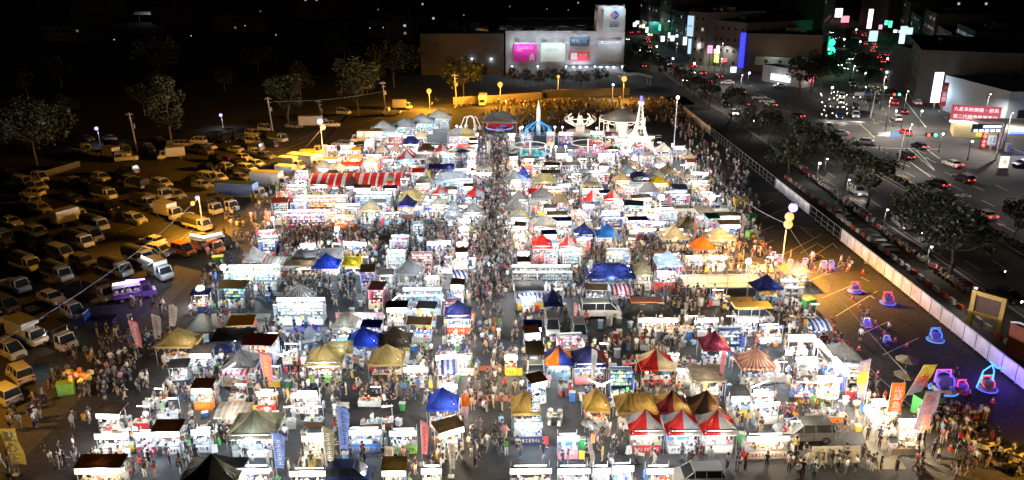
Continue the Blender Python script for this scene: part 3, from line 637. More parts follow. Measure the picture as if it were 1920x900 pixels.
# ---------------------------------------------------------------- flags
def flag(px, py, hm, wm, cols, text=None, tcol='red', label=None, short=None, lean=0., kind='feather', fw=1, base=None, face=0.):
    """px, py: foot of the pole"""
    p = at(px, py); e = empty('banner_flag', p, face); g = G()
    g.tube((0, 0, 0), (lean, 0, hm), .035, .025, 6)
    if kind == 'square': g.tube((lean, 0, hm), (lean + fw * wm, 0, hm), .02, .02, 5)
    g.box((0, 0, .08), (.5, .5, .12), 0)
    build(g, 'pole', STEEL, e)
    g = G(); n, k = 12, 4; vs = []; b0 = .25
    for j in range(n + 1):
        t = j / n; z = hm * (b0 + (1 - b0) * t); ww = wm * (1.0 if kind == 'square' else (.75 + .5 * t if t < .8 else 1.15 * math.sqrt(max(0, 1 - ((t - .8) / .2) ** 2)) + .02))
        for i in range(k + 1): vs.append((lean * z / hm + fw * ww * i / k, .1 * math.sin(i * 1.3 + j * .7) * (i / k), z))
    fs = [(j * (k + 1) + i, j * (k + 1) + i + 1, (j + 1) * (k + 1) + i + 1, (j + 1) * (k + 1) + i) for j in range(n) for i in range(k)]
    ms = [(0 if len(cols) == 1 or j < n * .45 else 1) if not (len(cols) == 3) else [0, 1, 2][min(2, j * 3 // n)] for j in range(n) for i in range(k)]
    g.add(vs, fs, ms); c = build(g, 'flag_cloth', [cloth(q, FC.get(q) or TC.get(q) or COL[q]) for q in cols], e)
    if text:
        sz = hm * .62 / len(text); sz = min(sz, wm * .95)
        letters('\n'.join(text), sz * 1.12, WHITE, c, (lean * .62 + fw * wm * .5, -.12, hm * .6)); letters('\n'.join(text), sz * 1.12, colr(tcol), c, (lean * .62 + fw * wm * .5 - .04, -.15, hm * .6 + .03))
    else:
        r = random.Random(int(px)); g = G()
        for j in range(int(hm * 1.5)): g.box((lean * .6 + fw * wm * .5 + r.uniform(-.08, .08), -.12, hm * .35 + j * .42), (wm * .5, .01, .06), 0).box((lean * .6 + fw * wm * .5, -.12, hm * .35 + j * .42 + .12), (.06, .01, .26), 0).box((lean * .6 + fw * wm * .5, -.12, hm * .35 + j * .42 + .2), (wm * .4, .01, .05), 0)
        build(g, 'lettering', colr(tcol), c)
    if label: tag(e, label, 'banner', 'tall advertising flags')
    else: pend(e, base or f'tall {cols[0]} advertising flag', 'banner', 'tall advertising flags')
    if short: mark(short, p)
    return e
FC = dict(coral=(.65, .2, .16), mauve=(.35, .28, .4), periwinkle=(.2, .28, .6), rose=(.7, .25, .28), lemon=(.8, .65, .1))
# ---------------------------------------------------------------- trees
BARK = mat('bark', (.12, .09, .06), .9); LEAF = mat('leaf_dark', (.022, .03, .01), .6, var=.4, scale=.7); LEAF2 = mat('leaf_light', (.038, .046, .014), .6, var=.4, scale=.7)
def mk_tree(seed, hgt, rad, form):
    r = random.Random(seed); t = G(); th = hgt * .38
    pts = [Vector((0, 0, 0)), Vector((r.uniform(-.1, .1), r.uniform(-.1, .1), th * .5)), Vector((r.uniform(-.2, .2), r.uniform(-.2, .2), th))]
    t.tube(pts[0], pts[1], .22, .17, 7); t.tube(pts[1], pts[2], .17, .13, 7)
    cl = []
    nb = 9 if form != 'column' else 14
    for i in range(nb):
        a = i * 2.4 + r.random(); 
        if form == 'column': z = th * .8 + (hgt - th) * (i / nb); rr = rad * r.uniform(.35, 1) * (1 - .55 * i / nb)
        else: z = th + (hgt - th) * r.uniform(.15, .85); rr = rad * r.uniform(.4, .95)
        e = Vector((rr * math.cos(a), rr * math.sin(a), z)); m_ = pts[2].lerp(e, .5) + Vector((0, 0, -.3))
        t.tube(pts[2] if form != 'column' else Vector((0, 0, z * .8)), m_, .09, .06, 5); t.tube(m_, e, .06, .02, 5); cl.append((e, rad * r.uniform(.28, .5)))
    if form == 'column': t.tube(pts[2], (0, 0, hgt * .92), .13, .03, 6)
    cl.append((Vector((0, 0, hgt * .86)), rad * .45))
    l = G()
    for c, q in cl:
        for k in range(130 if form != 'big' else 200):
            d = Vector((r.gauss(0, 1), r.gauss(0, 1), r.gauss(0, .8))); d = d.normalized() * q * r.uniform(.35, 1.05) ** .6
            p = c + d; s = r.uniform(.14, .34) * (1 if form != 'big' else 1.3); a = Vector((r.uniform(-1, 1), r.uniform(-1, 1), r.uniform(-.6, .6))).normalized(); b = a.cross(Vector((r.uniform(-1, 1), r.uniform(-1, 1), r.uniform(-1, 1)))).normalized()
            l.add([p - a * s, p - b * s * .6, p + a * s, p + b * s * .6], [(0, 1, 2, 3)], 0 if r.random() < .6 else 1)
    return t.mesh('trunk', [BARK]), l.mesh('crown', [LEAF, LEAF2])
TREES = [mk_tree(1, 8, 3.2, 'round'), mk_tree(2, 8, 2.8, 'round'), mk_tree(3, 14, 3.4, 'column'), mk_tree(4, 12, 6, 'big'), mk_tree(5, 7, 3.6, 'round')]
def tree(k, p, s, base, group, label=None, sz=None):
    e = empty('leafy_tree', (p[0], p[1], 0), random.uniform(0, 6), (s, s, sz or s)); put(TREES[k][0], 'trunk', e); put(TREES[k][1], 'crown', e)
    if label: tag(e, label, 'tree', group)
    else: pend(e, base, 'tree', group)
    return e
# ---------------------------------------------------------------- lamp posts
BULBY = glow('sodium_bulb', (1, .52, .1), 1.5); BULBW = glow('white_bulb', (.85, .92, 1), 12); BULBB = glow('blue_bulb', (.3, .28, 1), 3.2)
def post(px, py, hm, heads, base, watts=0, col=SODIUM, short=None, bulb=None, r=.28, label=None, spot=165, p=None, pm=None):
    p = p or at(px, py); e = empty('street_lamp', p)
    g = G().tube((0, 0, 0), (0, 0, hm), .11, .06, 8).tube((0, 0, 0), (0, 0, .5), .2, .16, 8); g.tube((0, 0, hm), (.0, -.5, hm + .15), .05, .05, 6); build(g, 'pole', pm or STEEL, e)
    for i, (dx, dz, b) in enumerate(heads):
        build(G().ball((dx, -.5, hm + dz), r, 0, 10, 6), 'lamp_bulb', b, e, smooth=True); build(G().box((dx, -.5, hm + dz + r + .03), (.5, .5, .06), 0, top=.7), 'lamp_cap', STEEL, e)  # large radii on the sodium lamps stand in for their bloom
    if watts: lamp(e, (0, -.5, hm - r - .3), watts, col, .25, spot)
    if label: tag(e, label, 'street lamp', 'lamp posts')
    else: pend(e, base, 'street lamp', 'lamp posts')
    if short: mark(short, p)
    return e
# ================================================================ THE SETTING
def band(name, x0, x1, y0, y1, z, m): return struct(G().add([(x0, y0, z), (x1, y0, z), (x1, y1, z), (x0, y1, z)], [(0, 1, 2, 3)]), name, m)
GR = ground_mat('dark_soil_and_grass', (.035, .035, .022), .5, .2); ASP = ground_mat('market_asphalt', (.021, .021, .023)); ASP2 = ground_mat('road_asphalt', (.06, .058, .056)); LOT = ground_mat('lot_asphalt', (.06, .056, .048), .55, .7)
struct(G().add([(-1500, -200, 0), (1500, -200, 0), (1500, 2600, 0), (-1500, 2600, 0)], [(0, 1, 2, 3)]), 'ground', GR)
struct(G().add([(-130, 30, .004), (-41, 30, .004), (-41, 170, .004), (-40, 236, .004), (-75, 222, .004), (-130, 150, .004)], [(0, 1, 2, 3, 4, 5)]), 'parking_lot_left', LOT)
band('market_square', -41, 52.6, 30, 236, .004, ASP)
band('parking_lot_right', 36.5, 52.6, 40, 142, .008, LOT)
struct(G().add([(-52, 224, .008), (-38, 224, .008), (-10, 230, .008), (60, 236, .008), (60, 250, .008), (-10, 246, .008), (-52, 236, .008)], [(0, 1, 2, 3, 4, 5, 6)]), 'back_road', LOT)
band('service_strip', 53.2, 64, 40, 300, .008, ground_mat('strip_asphalt', (.04, .036, .032)))
band('main_road', 64, 118, 40, 700, .008, ASP2)
RD = Vector((45, 119, 0)).normalized(); RN = Vector((RD.y, -RD.x, 0))
def on2(a, b): return Vector((90, 205, 0)) + RD * a + RN * b      # along / across the avenue that branches off
struct(G().add([(*on2(-14, 4).xy, .012), (*on2(-14, 60).xy, .012), (*on2(500, 38).xy, .012), (*on2(500, -4).xy, .012)], [(0, 1, 2, 3)]), 'branch_avenue', ASP2)
band('junction', 86, 150, 176, 210, .016, ASP2)
def kerb(name, a, b, w_=.3, h=.14, m=None):
    a, b = Vector(a), Vector(b); d = b - a; g = G().box(((a.x + b.x) / 2, (a.y + b.y) / 2, h / 2), (d.length, w_, h), 0, rz=math.atan2(d.y, d.x)); return struct(g, name, m or mat('kerb_concrete', (.3, .29, .27), .8))
kerb('kerb_near', (64, 40), (64, 300)); kerb('kerb_far', (118, 40), (118, 176))
# planted median between the carriageways and the hedge on it
struct(G().box((78.5, 111, .09), (2.6, 122, .18), 0), 'median', mat('median_concrete', (.22, .21, .19), .85))
for nm, x, y0, y1 in (('hedge', 78.5, 52, 168),):
    g = G(); r = random.Random(3)
    for i in range(5200):
        p = Vector((x + r.uniform(-.9, .9), r.uniform(y0, y1), .2 + r.random() * .55)); s = r.uniform(.12, .22); a = Vector((r.uniform(-1, 1), r.uniform(-1, 1), r.uniform(-.5, .8))).normalized(); b = a.orthogonal().normalized()
        g.add([p - a * s, p - b * s, p + a * s, p + b * s], [(0, 1, 2, 3)], i % 2)
    o = build(g, 'hedge', [LEAF, LEAF2]); tag(o, 'low clipped hedge along the median of the wide main road', 'hedge')
# markings
def line(a, b, w_=.14, z=.02, m=None, name='road_marking', g=None):
    a, b = Vector((a[0], a[1], 0)), Vector((b[0], b[1], 0)); d = (b - a).normalized() * 1; n = Vector((-d.y, d.x, 0)) * w_ / 2
    (g).add([(*(a - n).xy, z), (*(b - n).xy, z), (*(b + n).xy, z), (*(a + n).xy, z)], [(0, 1, 2, 3)])
g = G()
for x in (67.5, 71.5, 83.5, 87.5, 91.5, 96):
    y = 52
    while y < 420:
        if not 174 < y < 214 and not (x > 90 and y > 174): line((x, y), (x, y + 4), g=g)
        y += 10
for a in range(0, 300, 10):
    for b in (9, 13, 28, 32, 36): line(on2(a + 8, b * (1 - a / 1000)), on2(a + 12, b * (1 - a / 1000)), g=g)
line(at(1535, 225), at(1622, 229), .5, g=g); line(on2(4, 21), on2(120, 19), .3, g=g); line(at(1635, 277), at(1762, 280), .35, g=g)
for a, b in (((1700, 275), (1752, 320)), ((1712, 275), (1752, 318)), ((1680, 303), (1706, 313)), ((1705, 303), (1745, 332)), ((1738, 280), (1762, 298)), ((1600, 262), (1622, 275))): line(at(*a), at(*b), .3, g=g)
for px, py in ((1867, 432), (1905, 436), (1650, 512), (1660, 320), (1755, 305)):  # lane arrows
    p = at(px, py); line(p, p + Vector((0, 3.5, 0)), .25, g=g); g.add([(p.x - .6, p.y + 3.5, .02), (p.x + .6, p.y + 3.5, .02), (p.x, p.y + 5.2, .02)], [(0, 1, 2)])
struct(g, 'road_markings', PAINT)
g = G(); line((76.6, 52), (76.6, 172), .15, g=g); line((80.6, 52), (80.6, 170), .15, g=g); line((65, 45), (65, 300), .12, g=g); line(at(1612, 232), at(1640, 258), .2, g=g)
for px, py in ((1693, 334), (1702, 343), (1640, 232), (1652, 230), (1576, 235)):
    p = at(px, py)
    for k in range(3): line(p + Vector((0, k * 1.1, 0)), p + Vector((1.4, k * 1.1 + .1, 0)), .2, g=g)
    for k in range(2): line(p + Vector((.2 + k * .9, -.2, 0)), p + Vector((.2 + k * .9, 2.6, 0)), .18, g=g)
struct(g, 'yellow_road_markings', PAINTY)
p = at(1805, 367); o = put(text_mesh('40', 3.2, PAINT), 'speed_marking', None, (p.x, p.y, .022)); o['kind'] = 'structure'
g = G()  # bay lines of the empty right hand lot
for a, b in (((1505, 494), (1562, 456)), ((1562, 456), (1570, 466)), ((1500, 475), (1530, 458)), ((1478, 497), (1495, 487)), ((1415, 438), (1450, 424)), ((1430, 460), (1450, 450)), ((1430, 410), (1492, 382)), ((1416, 391), (1450, 375)), ((1468, 478), (1540, 440)), ((1500, 425), (1527, 447)), ((1480, 420), (1522, 432)),
             ((1508, 531), (1596, 488)), ((1541, 559), (1612, 529)), ((1567, 593), (1645, 546)), ((1507, 531), (1557, 512)), ((1520, 470), (1545, 482)), ((1530, 455), (1547, 466)), ((1583, 493), (1600, 500)), ((1615, 520), (1630, 528)), ((1540, 505), (1556, 498)), ((1612, 628), (1672, 600)), ((1655, 666), (1722, 634)), ((1610, 540), (1640, 560)), ((1480, 500), (1500, 515))):
    line(at(*a), at(*b), .13, .014, g=g)
pts = [at(*q) for q in ((1390, 345), (1417, 380), (1414, 420), (1425, 455), (1440, 480), (1500, 560), (1560, 620), (1640, 700), (1750, 800))]
for a, b in zip(pts, pts[1:]): line(a, b, .1, .014, g=g)
for a, b in (((225, 435), (268, 420)), ((110, 505), (145, 487)), ((0, 545), (50, 520)), ((520, 285), (600, 255)), ((560, 262), (600, 245)), ((200, 405), (240, 400)), ((330, 455), (370, 425)), ((150, 530), (200, 510)), ((600, 225), (700, 203)), ((640, 240), (760, 208))):
    line(at(*a), at(*b), .14, .014, g=g)
struct(g, 'parking_bay_markings', PAINT)
struct(G().add([(*at(848, 741).xy, .012), (*at(962, 741).xy, .012), (*at(964, 752).xy, .012), (*at(846, 752).xy, .012)], [(0, 1, 2, 3)]).add([(*at(880, 686).xy, .012), (*at(955, 686).xy, .012), (*at(955, 695).xy, .012), (*at(880, 695).xy, .012)], [(0, 1, 2, 3)]), 'red_ground_stripes', mat('red_floor_paint', (.55, .12, .05), .7))
struct(G().add([(*at(1600, 760).xy, .012), (*at(1625, 760).xy, .012), (*at(1700, 880).xy, .012), (*at(1640, 880).xy, .012)], [(0, 1, 2, 3)]).add([(*at(372, 588).xy, .012), (*at(508, 588).xy, .012), (*at(500, 622).xy, .012), (*at(345, 622).xy, .012)], [(0, 1, 2, 3)]), 'floor_sheets', mat('floor_sheet', (.3, .27, .2), .8))
# hills of dark woodland are flat ground here; far tree mass on the left
# ---------------------------------------------------------------- boundary fence between the lot and the strip
PANW = mat('fence_panel_white', (.8, .76, .76), .6, var=.3, scale=.5)
def fence_run(y0, y1, kind, label, hh=2.0):
    e = empty('site_fence', (53, (y0 + y1) / 2, 0)); L = y1 - y0; n = max(1, round(L / 2.4)); fr = G()
    for i in range(n + 1): fr.box((0, -L / 2 + L * i / n, hh / 2), (.07, .07, hh + .1), 0)
    fr.box((0, 0, hh), (.06, L, .06), 0).box((0, 0, .3), (.06, L, .06), 0)
    if kind == 'open':
        fr.box((0, 0, hh * .55), (.05, L, .05), 0)
        for i in range(0, n, 1): fr.tube((0, -L / 2 + L * i / n, .1), (.9, -L / 2 + L * i / n, .05), .03, .03, 4)
    build(fr, 'fence_frame', STEEL, e)
    if kind == 'panel':
        for i in range(n):
            if i < 100: build(G().box((-.05, -L / 2 + L * (i + .5) / n, hh / 2 + .08), (.03, L / n - .16, hh - .25), 0, rx=R(.4 * ((i * 7) % 5 - 2))), 'fence_panel', PANW, e)
    tag(e, label, 'fence', 'fence sections beside the lot'); return e
fence_run(59, 114.5, 'panel', 'long white panel fence beside the yellow lit empty lot nearest the viewer', 2.1)
fence_run(115, 127, 'open', 'short open steel frame gap in the white fence near the yellow lamp')
fence_run(127.5, 144.5, 'panel', 'middle white panel fence stretch just beyond the yellow lamp')
fence_run(145, 192, 'open', 'long open steel frame fence stretch behind the dark crowd')
fence_run(192.5, 222, 'panel', 'farthest white panel fence stretch near the packed far crowd')
mark('white panel fence', (53, 85))
# red and white barrier blocks and wheel stops
RW = [mat('barrier_white', (.6, .55, .5)), mat('barrier_red', (.45, .08, .03))]
bm = [G().box((0, 0, .3), (.5, 1.3, .6), 0, top=.8).mesh('road_barrier', [m_]) for m_ in RW]
i = 0; y = 66.
while y < 152:
    o = put(bm[0 if i % 2 else 1] if i % 5 else bm[0], 'road_barrier', None, (57.6, y, 0)); pend(o, ('white' if (i % 2 or i % 5 == 0) else 'orange') + ' plastic barrier block in the row', 'barrier', 'barrier blocks in the dark strip'); y += 1.95; i += 1
for i in range(12):
    o = build(G().box((59.3, 106 + i * 2.2, .06), (1.9, 1.0, .12), 0), 'rubber_ramp', DARK); pend(o, 'dark rubber ramp slab by barriers', 'ramp', 'rubber ramps', (59.3, 106 + i * 2.2))
# far back wall, store, buildings
def building(p0, p1, depth, h, m, label, win=None, floors=0, z0=0, lit=.15, wm=None, trim=True, name='building', short=None, roofbits=True, shop=False, seed=0):
    """front foot from p0 (left) to p1 (right) as seen from the market, depth away from the viewer"""
    a, b = Vector((p0[0], p0[1], 0)), Vector((p1[0], p1[1], 0)); d = (b - a); L = d.length; ang = math.atan2(d.y, d.x); r = random.Random(seed + int(L * 10))
    e = empty(name, a, ang)
    build(G().box((L / 2, depth / 2, h / 2), (L, depth, h), 0), 'wall', m, e)
    g = G().box((L / 2, .15, h + .4), (L, .3, .8), 0).box((L / 2, depth - .15, h + .4), (L, .3, .8), 0).box((.15, depth / 2, h + .4), (.3, depth - .6, .8), 0).box((L - .15, depth / 2, h + .4), (.3, depth - .6, .8), 0)
    build(g, 'parapet', m, e)
    if roofbits:
        for k in range(2):
            x = r.uniform(.2, .7) * L; build(G().box((x, depth * .5, h + 1.2), (min(4, L * .2), 3, 2.4), 0), 'stair_head', mat('roof_gear', (.18, .18, .19), .7), e); build(G().tube((x + L * .15, depth * .3, h), (x + L * .15, depth * .3, h + 2), .8, .8, 8), 'roof_tank', mat('roof_gear', (.18, .18, .19), .7), e)
    if floors:
        n = max(2, int(L / 3.4))
        if n * floors > 60: n = max(2, 60 // floors)
        fm = cached(('win', round(h / floors, 1)), lambda: G().box((0, 0, 0), (1.5, .08, 1.4), 0).mesh('window', [mat('window_frame', (.25, .25, .26), .5)]))
        pm = cached('pane', lambda: G().box((0, -.05, 0), (1.3, .03, 1.2), 0).mesh('pane', [GLASS]))
        pl = [glow('lit_window', (1, .85, .65), .5), glow('lit_window_cool', (.8, .9, 1), .55), glow('lit_window_dim', (1, .8, .6), .12), glow('lit_window_pale', (.9, .9, 1), .2)]
        for f in range(floors):
            for i in range(n):
                o = put(fm, 'window', e, (L * (i + .5) / n, -.03, h * (f + .55) / floors))
                put(pm, 'pane', o, ov={'tinted_glass': r.choice(pl)} if r.random() < lit else None)
    tag(e, label, 'building', 'buildings around the market'); return e, L, ang
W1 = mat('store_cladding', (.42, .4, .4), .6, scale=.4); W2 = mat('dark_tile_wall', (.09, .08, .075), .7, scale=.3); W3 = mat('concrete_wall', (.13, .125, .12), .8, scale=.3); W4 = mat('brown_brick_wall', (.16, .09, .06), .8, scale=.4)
def sign(parent, L, x, z, w_, h, m, y=-.25, name='sign', frame=True):
    o = build(G().box((0, 0, 0), (w_, .3, h), 0), name, m, parent, (x, y, z)); return o
# hypermarket
a, b = at(948, 141), at(1168, 141); e, L, _ = building(a, b, 70, 15.2, W1, 'pale grey three storey superstore with lit billboards and rooftop car park', roofbits=False, name='superstore'); mark('superstore', (a + b) / 2)
u = L / 220.
def SX(px): return (px - 948) * u
def SZ(py): return (141 - py) * u * 1.03
MAG = mat('magenta_board', (.75, .02, .35), .6); LPAN = mat('pale_board', (.75, .8, .72), .6); NAV = mat('navy_board', (.03, .06, .1), .5); REDB = mat('red_board', (.65, .04, .06), .5); GRB = mat('steel_grille', (.45, .47, .48), .5)
o = sign(e, L, SX(984), SZ(101), 42 * u, 32 * u, MAG); letters('DAISO', 8 * u, WHITE, o, (0, -.17, 9 * u), sx=1.2); letters('JAPAN', 4 * u, WHITE, o, (-9 * u, -.17, 3.5 * u))
for k in range(3): build(G().box((-2.6 * u, 0, 0), (7.5 * u, .05, 1.4 * u), 0, rx=0), 'chevron', WHITE, o, (13 * u, -.18, (-3 - 3.6 * k) * u), (0, R(-38), 0)); build(G().box((2.6 * u, 0, 0), (7.5 * u, .05, 1.4 * u), 0), 'chevron', WHITE, o, (13 * u, -.18, (-3 - 3.6 * k) * u), (0, R(38), 0))
o = sign(e, L, SX(1036), SZ(101), 46 * u, 32 * u, LPAN); letters('NITORI', 7 * u, mat('faint_green_letter', (.45, .6, .5)), o, (0, -.17, 5 * u))
o = sign(e, L, SX(1085), SZ(81), 35 * u, 17 * u, NAV); letters('寶雅|', 8 * u, WHITE, o, (-7 * u, -.17, 0)); letters('LIVING\nSTORE', 3 * u, WHITE, o, (9 * u, -.17, 0))
o = sign(e, L, SX(1085), SZ(107), 35 * u, 17 * u, REDB); build(G().box((0, 0, 0), (12 * u, .05, 12 * u), 0), 'sign_face', WHITE, o, (-10 * u, -.18, 0)); letters('迪卡儂', 5 * u, WHITE, o, (7 * u, -.17, 2 * u))
o = sign(e, L, SX(1141), SZ(101), 46 * u, 34 * u, GRB)
g = G(); [g.box((0, 0, (-15 + 3.4 * k) * u), (45 * u, .08, .35 * u), 0) for k in range(10)]; build(g, 'louvre', DARK, o, (0, -.17, 0))
build(G().box((SX(1141), 4, 15.2 + 4.9), (48 * u, 9, 9.8), 0).box((SX(1118), 4, 15.2 + 4), (6 * u, 8.6, 8), 0), 'sign_tower', W1, e)
tp = build(G().box((0, 0, 0), (40 * u, .3, 38 * u), 0), 'tower_sign', mat('tower_sign_board', (.6, .72, .74), .5), e, (SX(1147), -.7, SZ(42)))
BL, RE = mat('logo_blue', (.02, .06, .45), .5), mat('logo_red', (.7, .03, .05), .5)
g = G(); g.add([(-6.5, -.2, 0), (-3, -.2, 5.5), (-2, -.2, 6.5), (-1.6, -.2, 5), (-3.6, -.2, 0), (-1.6, -.2, -5), (-2, -.2, -6.5), (-3, -.2, -5.5)], [(0, 4, 3, 2, 1), (0, 7, 6, 5, 4)]); g.v = [(x * u * 1.15, y, z * u) for x, y, z in g.v]; build(g, 'logo_arrow', RE, tp, (0, 0, 7 * u))
g = G(); g.add([(8.5, -.2, 0), (4.5, -.2, 5.5), (1.5, -.2, 7.5), (-1, -.2, 6.5), (-1.6, -.2, 0), (-1, -.2, -6.5), (1.5, -.2, -7.5), (4.5, -.2, -5.5)], [tuple(range(8))]); g.v = [(x * u, y, z * u) for x, y, z in g.v]; build(g, 'logo_arrow', BL, tp, (0, 0, 7 * u))
build(G().box((.8 * u, -.21, 7 * u), (1.2 * u, .02, 8 * u), 0).box((4 * u, -.21, 7 * u), (2.6 * u, .02, 1.6 * u), 0), 'logo_cut', WHITE, tp)
letters('Carrefour', 3.9 * u, BL, tp, (0, -.17, -5 * u)); o = build(G().box((0, 0, 0), (16 * u, .06, 6 * u), 0), 'sign_face', BL, tp, (0, -.17, -11 * u)); letters('家樂福', 4.6 * u, WHITE, o, (0, -.05, 0))
for px in (960, 1008, 1061, 1114, 1165):
    o = build(G().box((0, 0, 0), (4 * u, 1.2, 18 * u), 0), 'pilaster', W1, e, (SX(px), -.5, 9 * u)); build(G().box((0, -.8, 8.3 * u), (2 * u, .4, 1 * u), 0), 'wall_lamp', BULBW, o); lamp(o, (0, -1.6, 7.5 * u), 90, COOL, .2)
for px, py in ((970, 84), (984, 84), (998, 84), (1020, 84), (1036, 84), (1052, 84), (1077, 69), (1093, 69), (1077, 120), (1093, 120), (1127, 81), (1141, 81), (1155, 81), (1136, 21), (1158, 21)):
    o = build(G().box((0, -.9, 0), (.5, .3, .25), 0).tube((0, 0, .2), (0, -.9, .1), .05, .05, 4), 'sign_lamp', STEEL, e, (SX(px), -.3, SZ(py))); lamp(o, (0, -1.3, -.25 if py < 115 else .3), 800, COOL, .15)
for px in (1075, 1087, 1099, 1126, 1138, 1150):
    o = build(G().box((0, -.1, 0), (.5, .3, .3), 0), 'wall_lamp', BULBW, e, (SX(px), -.2, SZ(126))); lamp(o, (0, -.8, -.3), 60, COOL, .15)
o = build(G().box((SX(1115), -1.6, SZ(122)), (110 * u, 3, .3), 0), 'entrance_canopy', W3, e)
for i, px in enumerate((900, 948, 985, 1030, 1058, 1080, 1100, 942, 1045)):
    p = at(px, 56, 15.3); vehicle(('sedan', 'suv', 'van')[i % 3], (p.x + 1, a.y + 6 + (i % 2) * 4, 0), (-20, 10, 170)[i % 3], ('white', 'silver', 'black', 'white')[i % 4], group='cars on the store roof deck', z=15.25, base=('white', 'silver', 'black', 'white')[i % 4] + ' ' + ('sedan', 'hatchback', 'van')[i % 3] + ' on the superstore roof', far=True)
for px in (960, 1010, 1060, 1100): lamp(e, (SX(px), 12, 20), 160, NEUT, .5)
# the store's dark rear wing on the left
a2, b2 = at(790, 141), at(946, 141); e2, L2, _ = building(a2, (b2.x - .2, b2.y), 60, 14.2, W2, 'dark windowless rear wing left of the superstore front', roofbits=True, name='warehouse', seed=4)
for px in (886, 922):
    x = (px - 790) / 156 * L2; o = build(G().box((0, -.2, 0), (.5, .4, .4), 0), 'wall_lamp', BULBW, e2, (x, -.1, 6)); lamp(o, (0, -.8, -.4), 130, COOL, .2)
# canopies of the store's forecourt
for k, (px, py) in enumerate(((1080, 152), (1112, 150), (1150, 155), (1190, 160))):
    p = at(px, py); e = empty('carport', p); g = G()
    for i in range(9): t = i / 8; g.box((-5 + 10 * t, 0, 3.0 + .9 * math.sin(math.pi * t)), (1.35, 6, .08), 0)
    build(g, 'roof', SIGNP, e); [build(G().tube((x, y, 0), (x, y, 3), .08, .08, 5), 'post', STEEL, e) for x in (-4.8, 4.8) for y in (-2.6, 2.6)]
    tag(e, ('curved pale carport roof under the red billboard', 'curved pale carport roof under the louvred wall', 'curved carport at the store corner', 'curved carport beside the scooter park')[k], 'carport', 'store forecourt carports'); lamp(e, (0, -1, 2.7), 60, COOL, .2)
# back boundary wall lit yellow
def wall_run(q, label, h=2.2, m=None, g_='boundary walls'):
    e = empty('boundary_wall', at(*q[0])); g = G(); o0 = at(*q[0])
    for a, b in zip(q, q[1:]):
        A, B = at(*a) - o0, at(*b) - o0; d = B - A; g.box(((A.x + B.x) / 2, (A.y + B.y) / 2, h / 2), (d.length, .25, h), 0, rz=math.atan2(d.y, d.x))
    build(g, 'wall', m or mat('pale_block_wall', (.4, .33, .24), .85, scale=.6), e); tag(e, label, 'wall', g_)
wall_run(((850, 196), (915, 193), (1015, 186)), 'pale boundary wall behind the parked white truck on the far road'); wall_run(((1018, 184), (1110, 180), (1180, 178)), 'darker boundary wall left of the scooter crowd', 2.4, W3)
wall_run(((40, 345), (150, 312)), 'low block wall at the dark left edge of the lot', 1.2, W3)
# buildings, right of the main road
B = []
def wallsign(e, x, z, w_, h, m, y=-.3, txt=None, tc=None, ts=1.): 
    o = build(G().box((0, 0, 0), (w_, .35, h), 0), 'sign', m, e, (x, y, z))
    if txt: letters(txt, ts, tc or WHITE, o, (0, -.19, 0))
    return o
e, L, _ = building(at(1272, 62), at(1312, 64), 25, 30, W3, 'tall grey block at the left of the signboard street', floors=8, lit=.04, seed=1)
e, L, _ = building(at(1285, 118), at(1318, 124), 30, 20, W3, 'narrow block with pale upright billboard', floors=5, lit=.05); wallsign(e, 2, 15, 3.6, 8, glow('billboard_pale', (.55, .8, 1), 1.0), txt='KARE', tc=colr('grey'), ts=1.2); wallsign(e, 2.4, 7, 1.6, 6, glow('billboard_blue', (.5, .75, 1), 1.2))
e, L, _ = building(at(1320, 120), at(1392, 132), 35, 17, W3, 'grey block with upright lit characters', floors=4, lit=.06)
for k, t in enumerate('藥健康局'): wallsign(e, 1.2, 13.5 - k * 1.9, 1.4, 1.4, LB, txt=None)
build(G().ball((1.2, -.6, 16), 1.0, 0, 10, 6), 'sign_drop', glow('red_drop', (1, .12, .15), 1.5), e); wallsign(e, 8, 6.5, 1.4, 3, LB); wallsign(e, 7.5, 3, 2.2, 3, glow('lime_sign', (.75, 1, .15), 3))
e, L, _ = building(at(1390, 70), at(1530, 70), 30, 26, W4, 'broad brown apartment block behind the pale hall', floors=5, lit=.1, seed=9)
e, L, _ = building(at(1392, 134), at(1535, 140), 22, 13.5, mat('stained_render', (.15, .125, .1), .85, scale=.25), 'stained pale hall with long green sign fascia', floors=0)
wallsign(e, -.8, 8, 2.0, 13, glow('tall_blue_sign', (.03, .05, 1), 1.4), y=-1, txt='C\no\nm\ne\n自\n助\n洗', ts=1.5)
o = build(G().box((0, 0, 0), (L * .72, 3, 3.2), 0), 'fascia', mat('green_fascia', (.3, .45, .38), .6), e, (L * .52, -1.8, 4.6)); [build(G().tube((x, -1.55, 0), (x, -1.7, 0), .7, .7, 12), 'round_logo', DARK, o) for x in (-6, -1, 4, 8)]
lamp(e, (L * .4, -6, 7), 250, NEUT, .3); lamp(e, (L * .8, -7, 3), 200, COOL, .3)
e, L, _ = building(at(1428, 152), at(1500, 165), 6, 5, W1, 'low white shop with glowing front under trees', roofbits=False); wallsign(e, L * .5, 2.2, L * .5, 2.2, glow('shop_glow', (.85, .95, 1), 1.3)); lamp(e, (L * .5, -3, 3), 300, COOL, .3); mark('glowing corner shop', at(1460, 160))
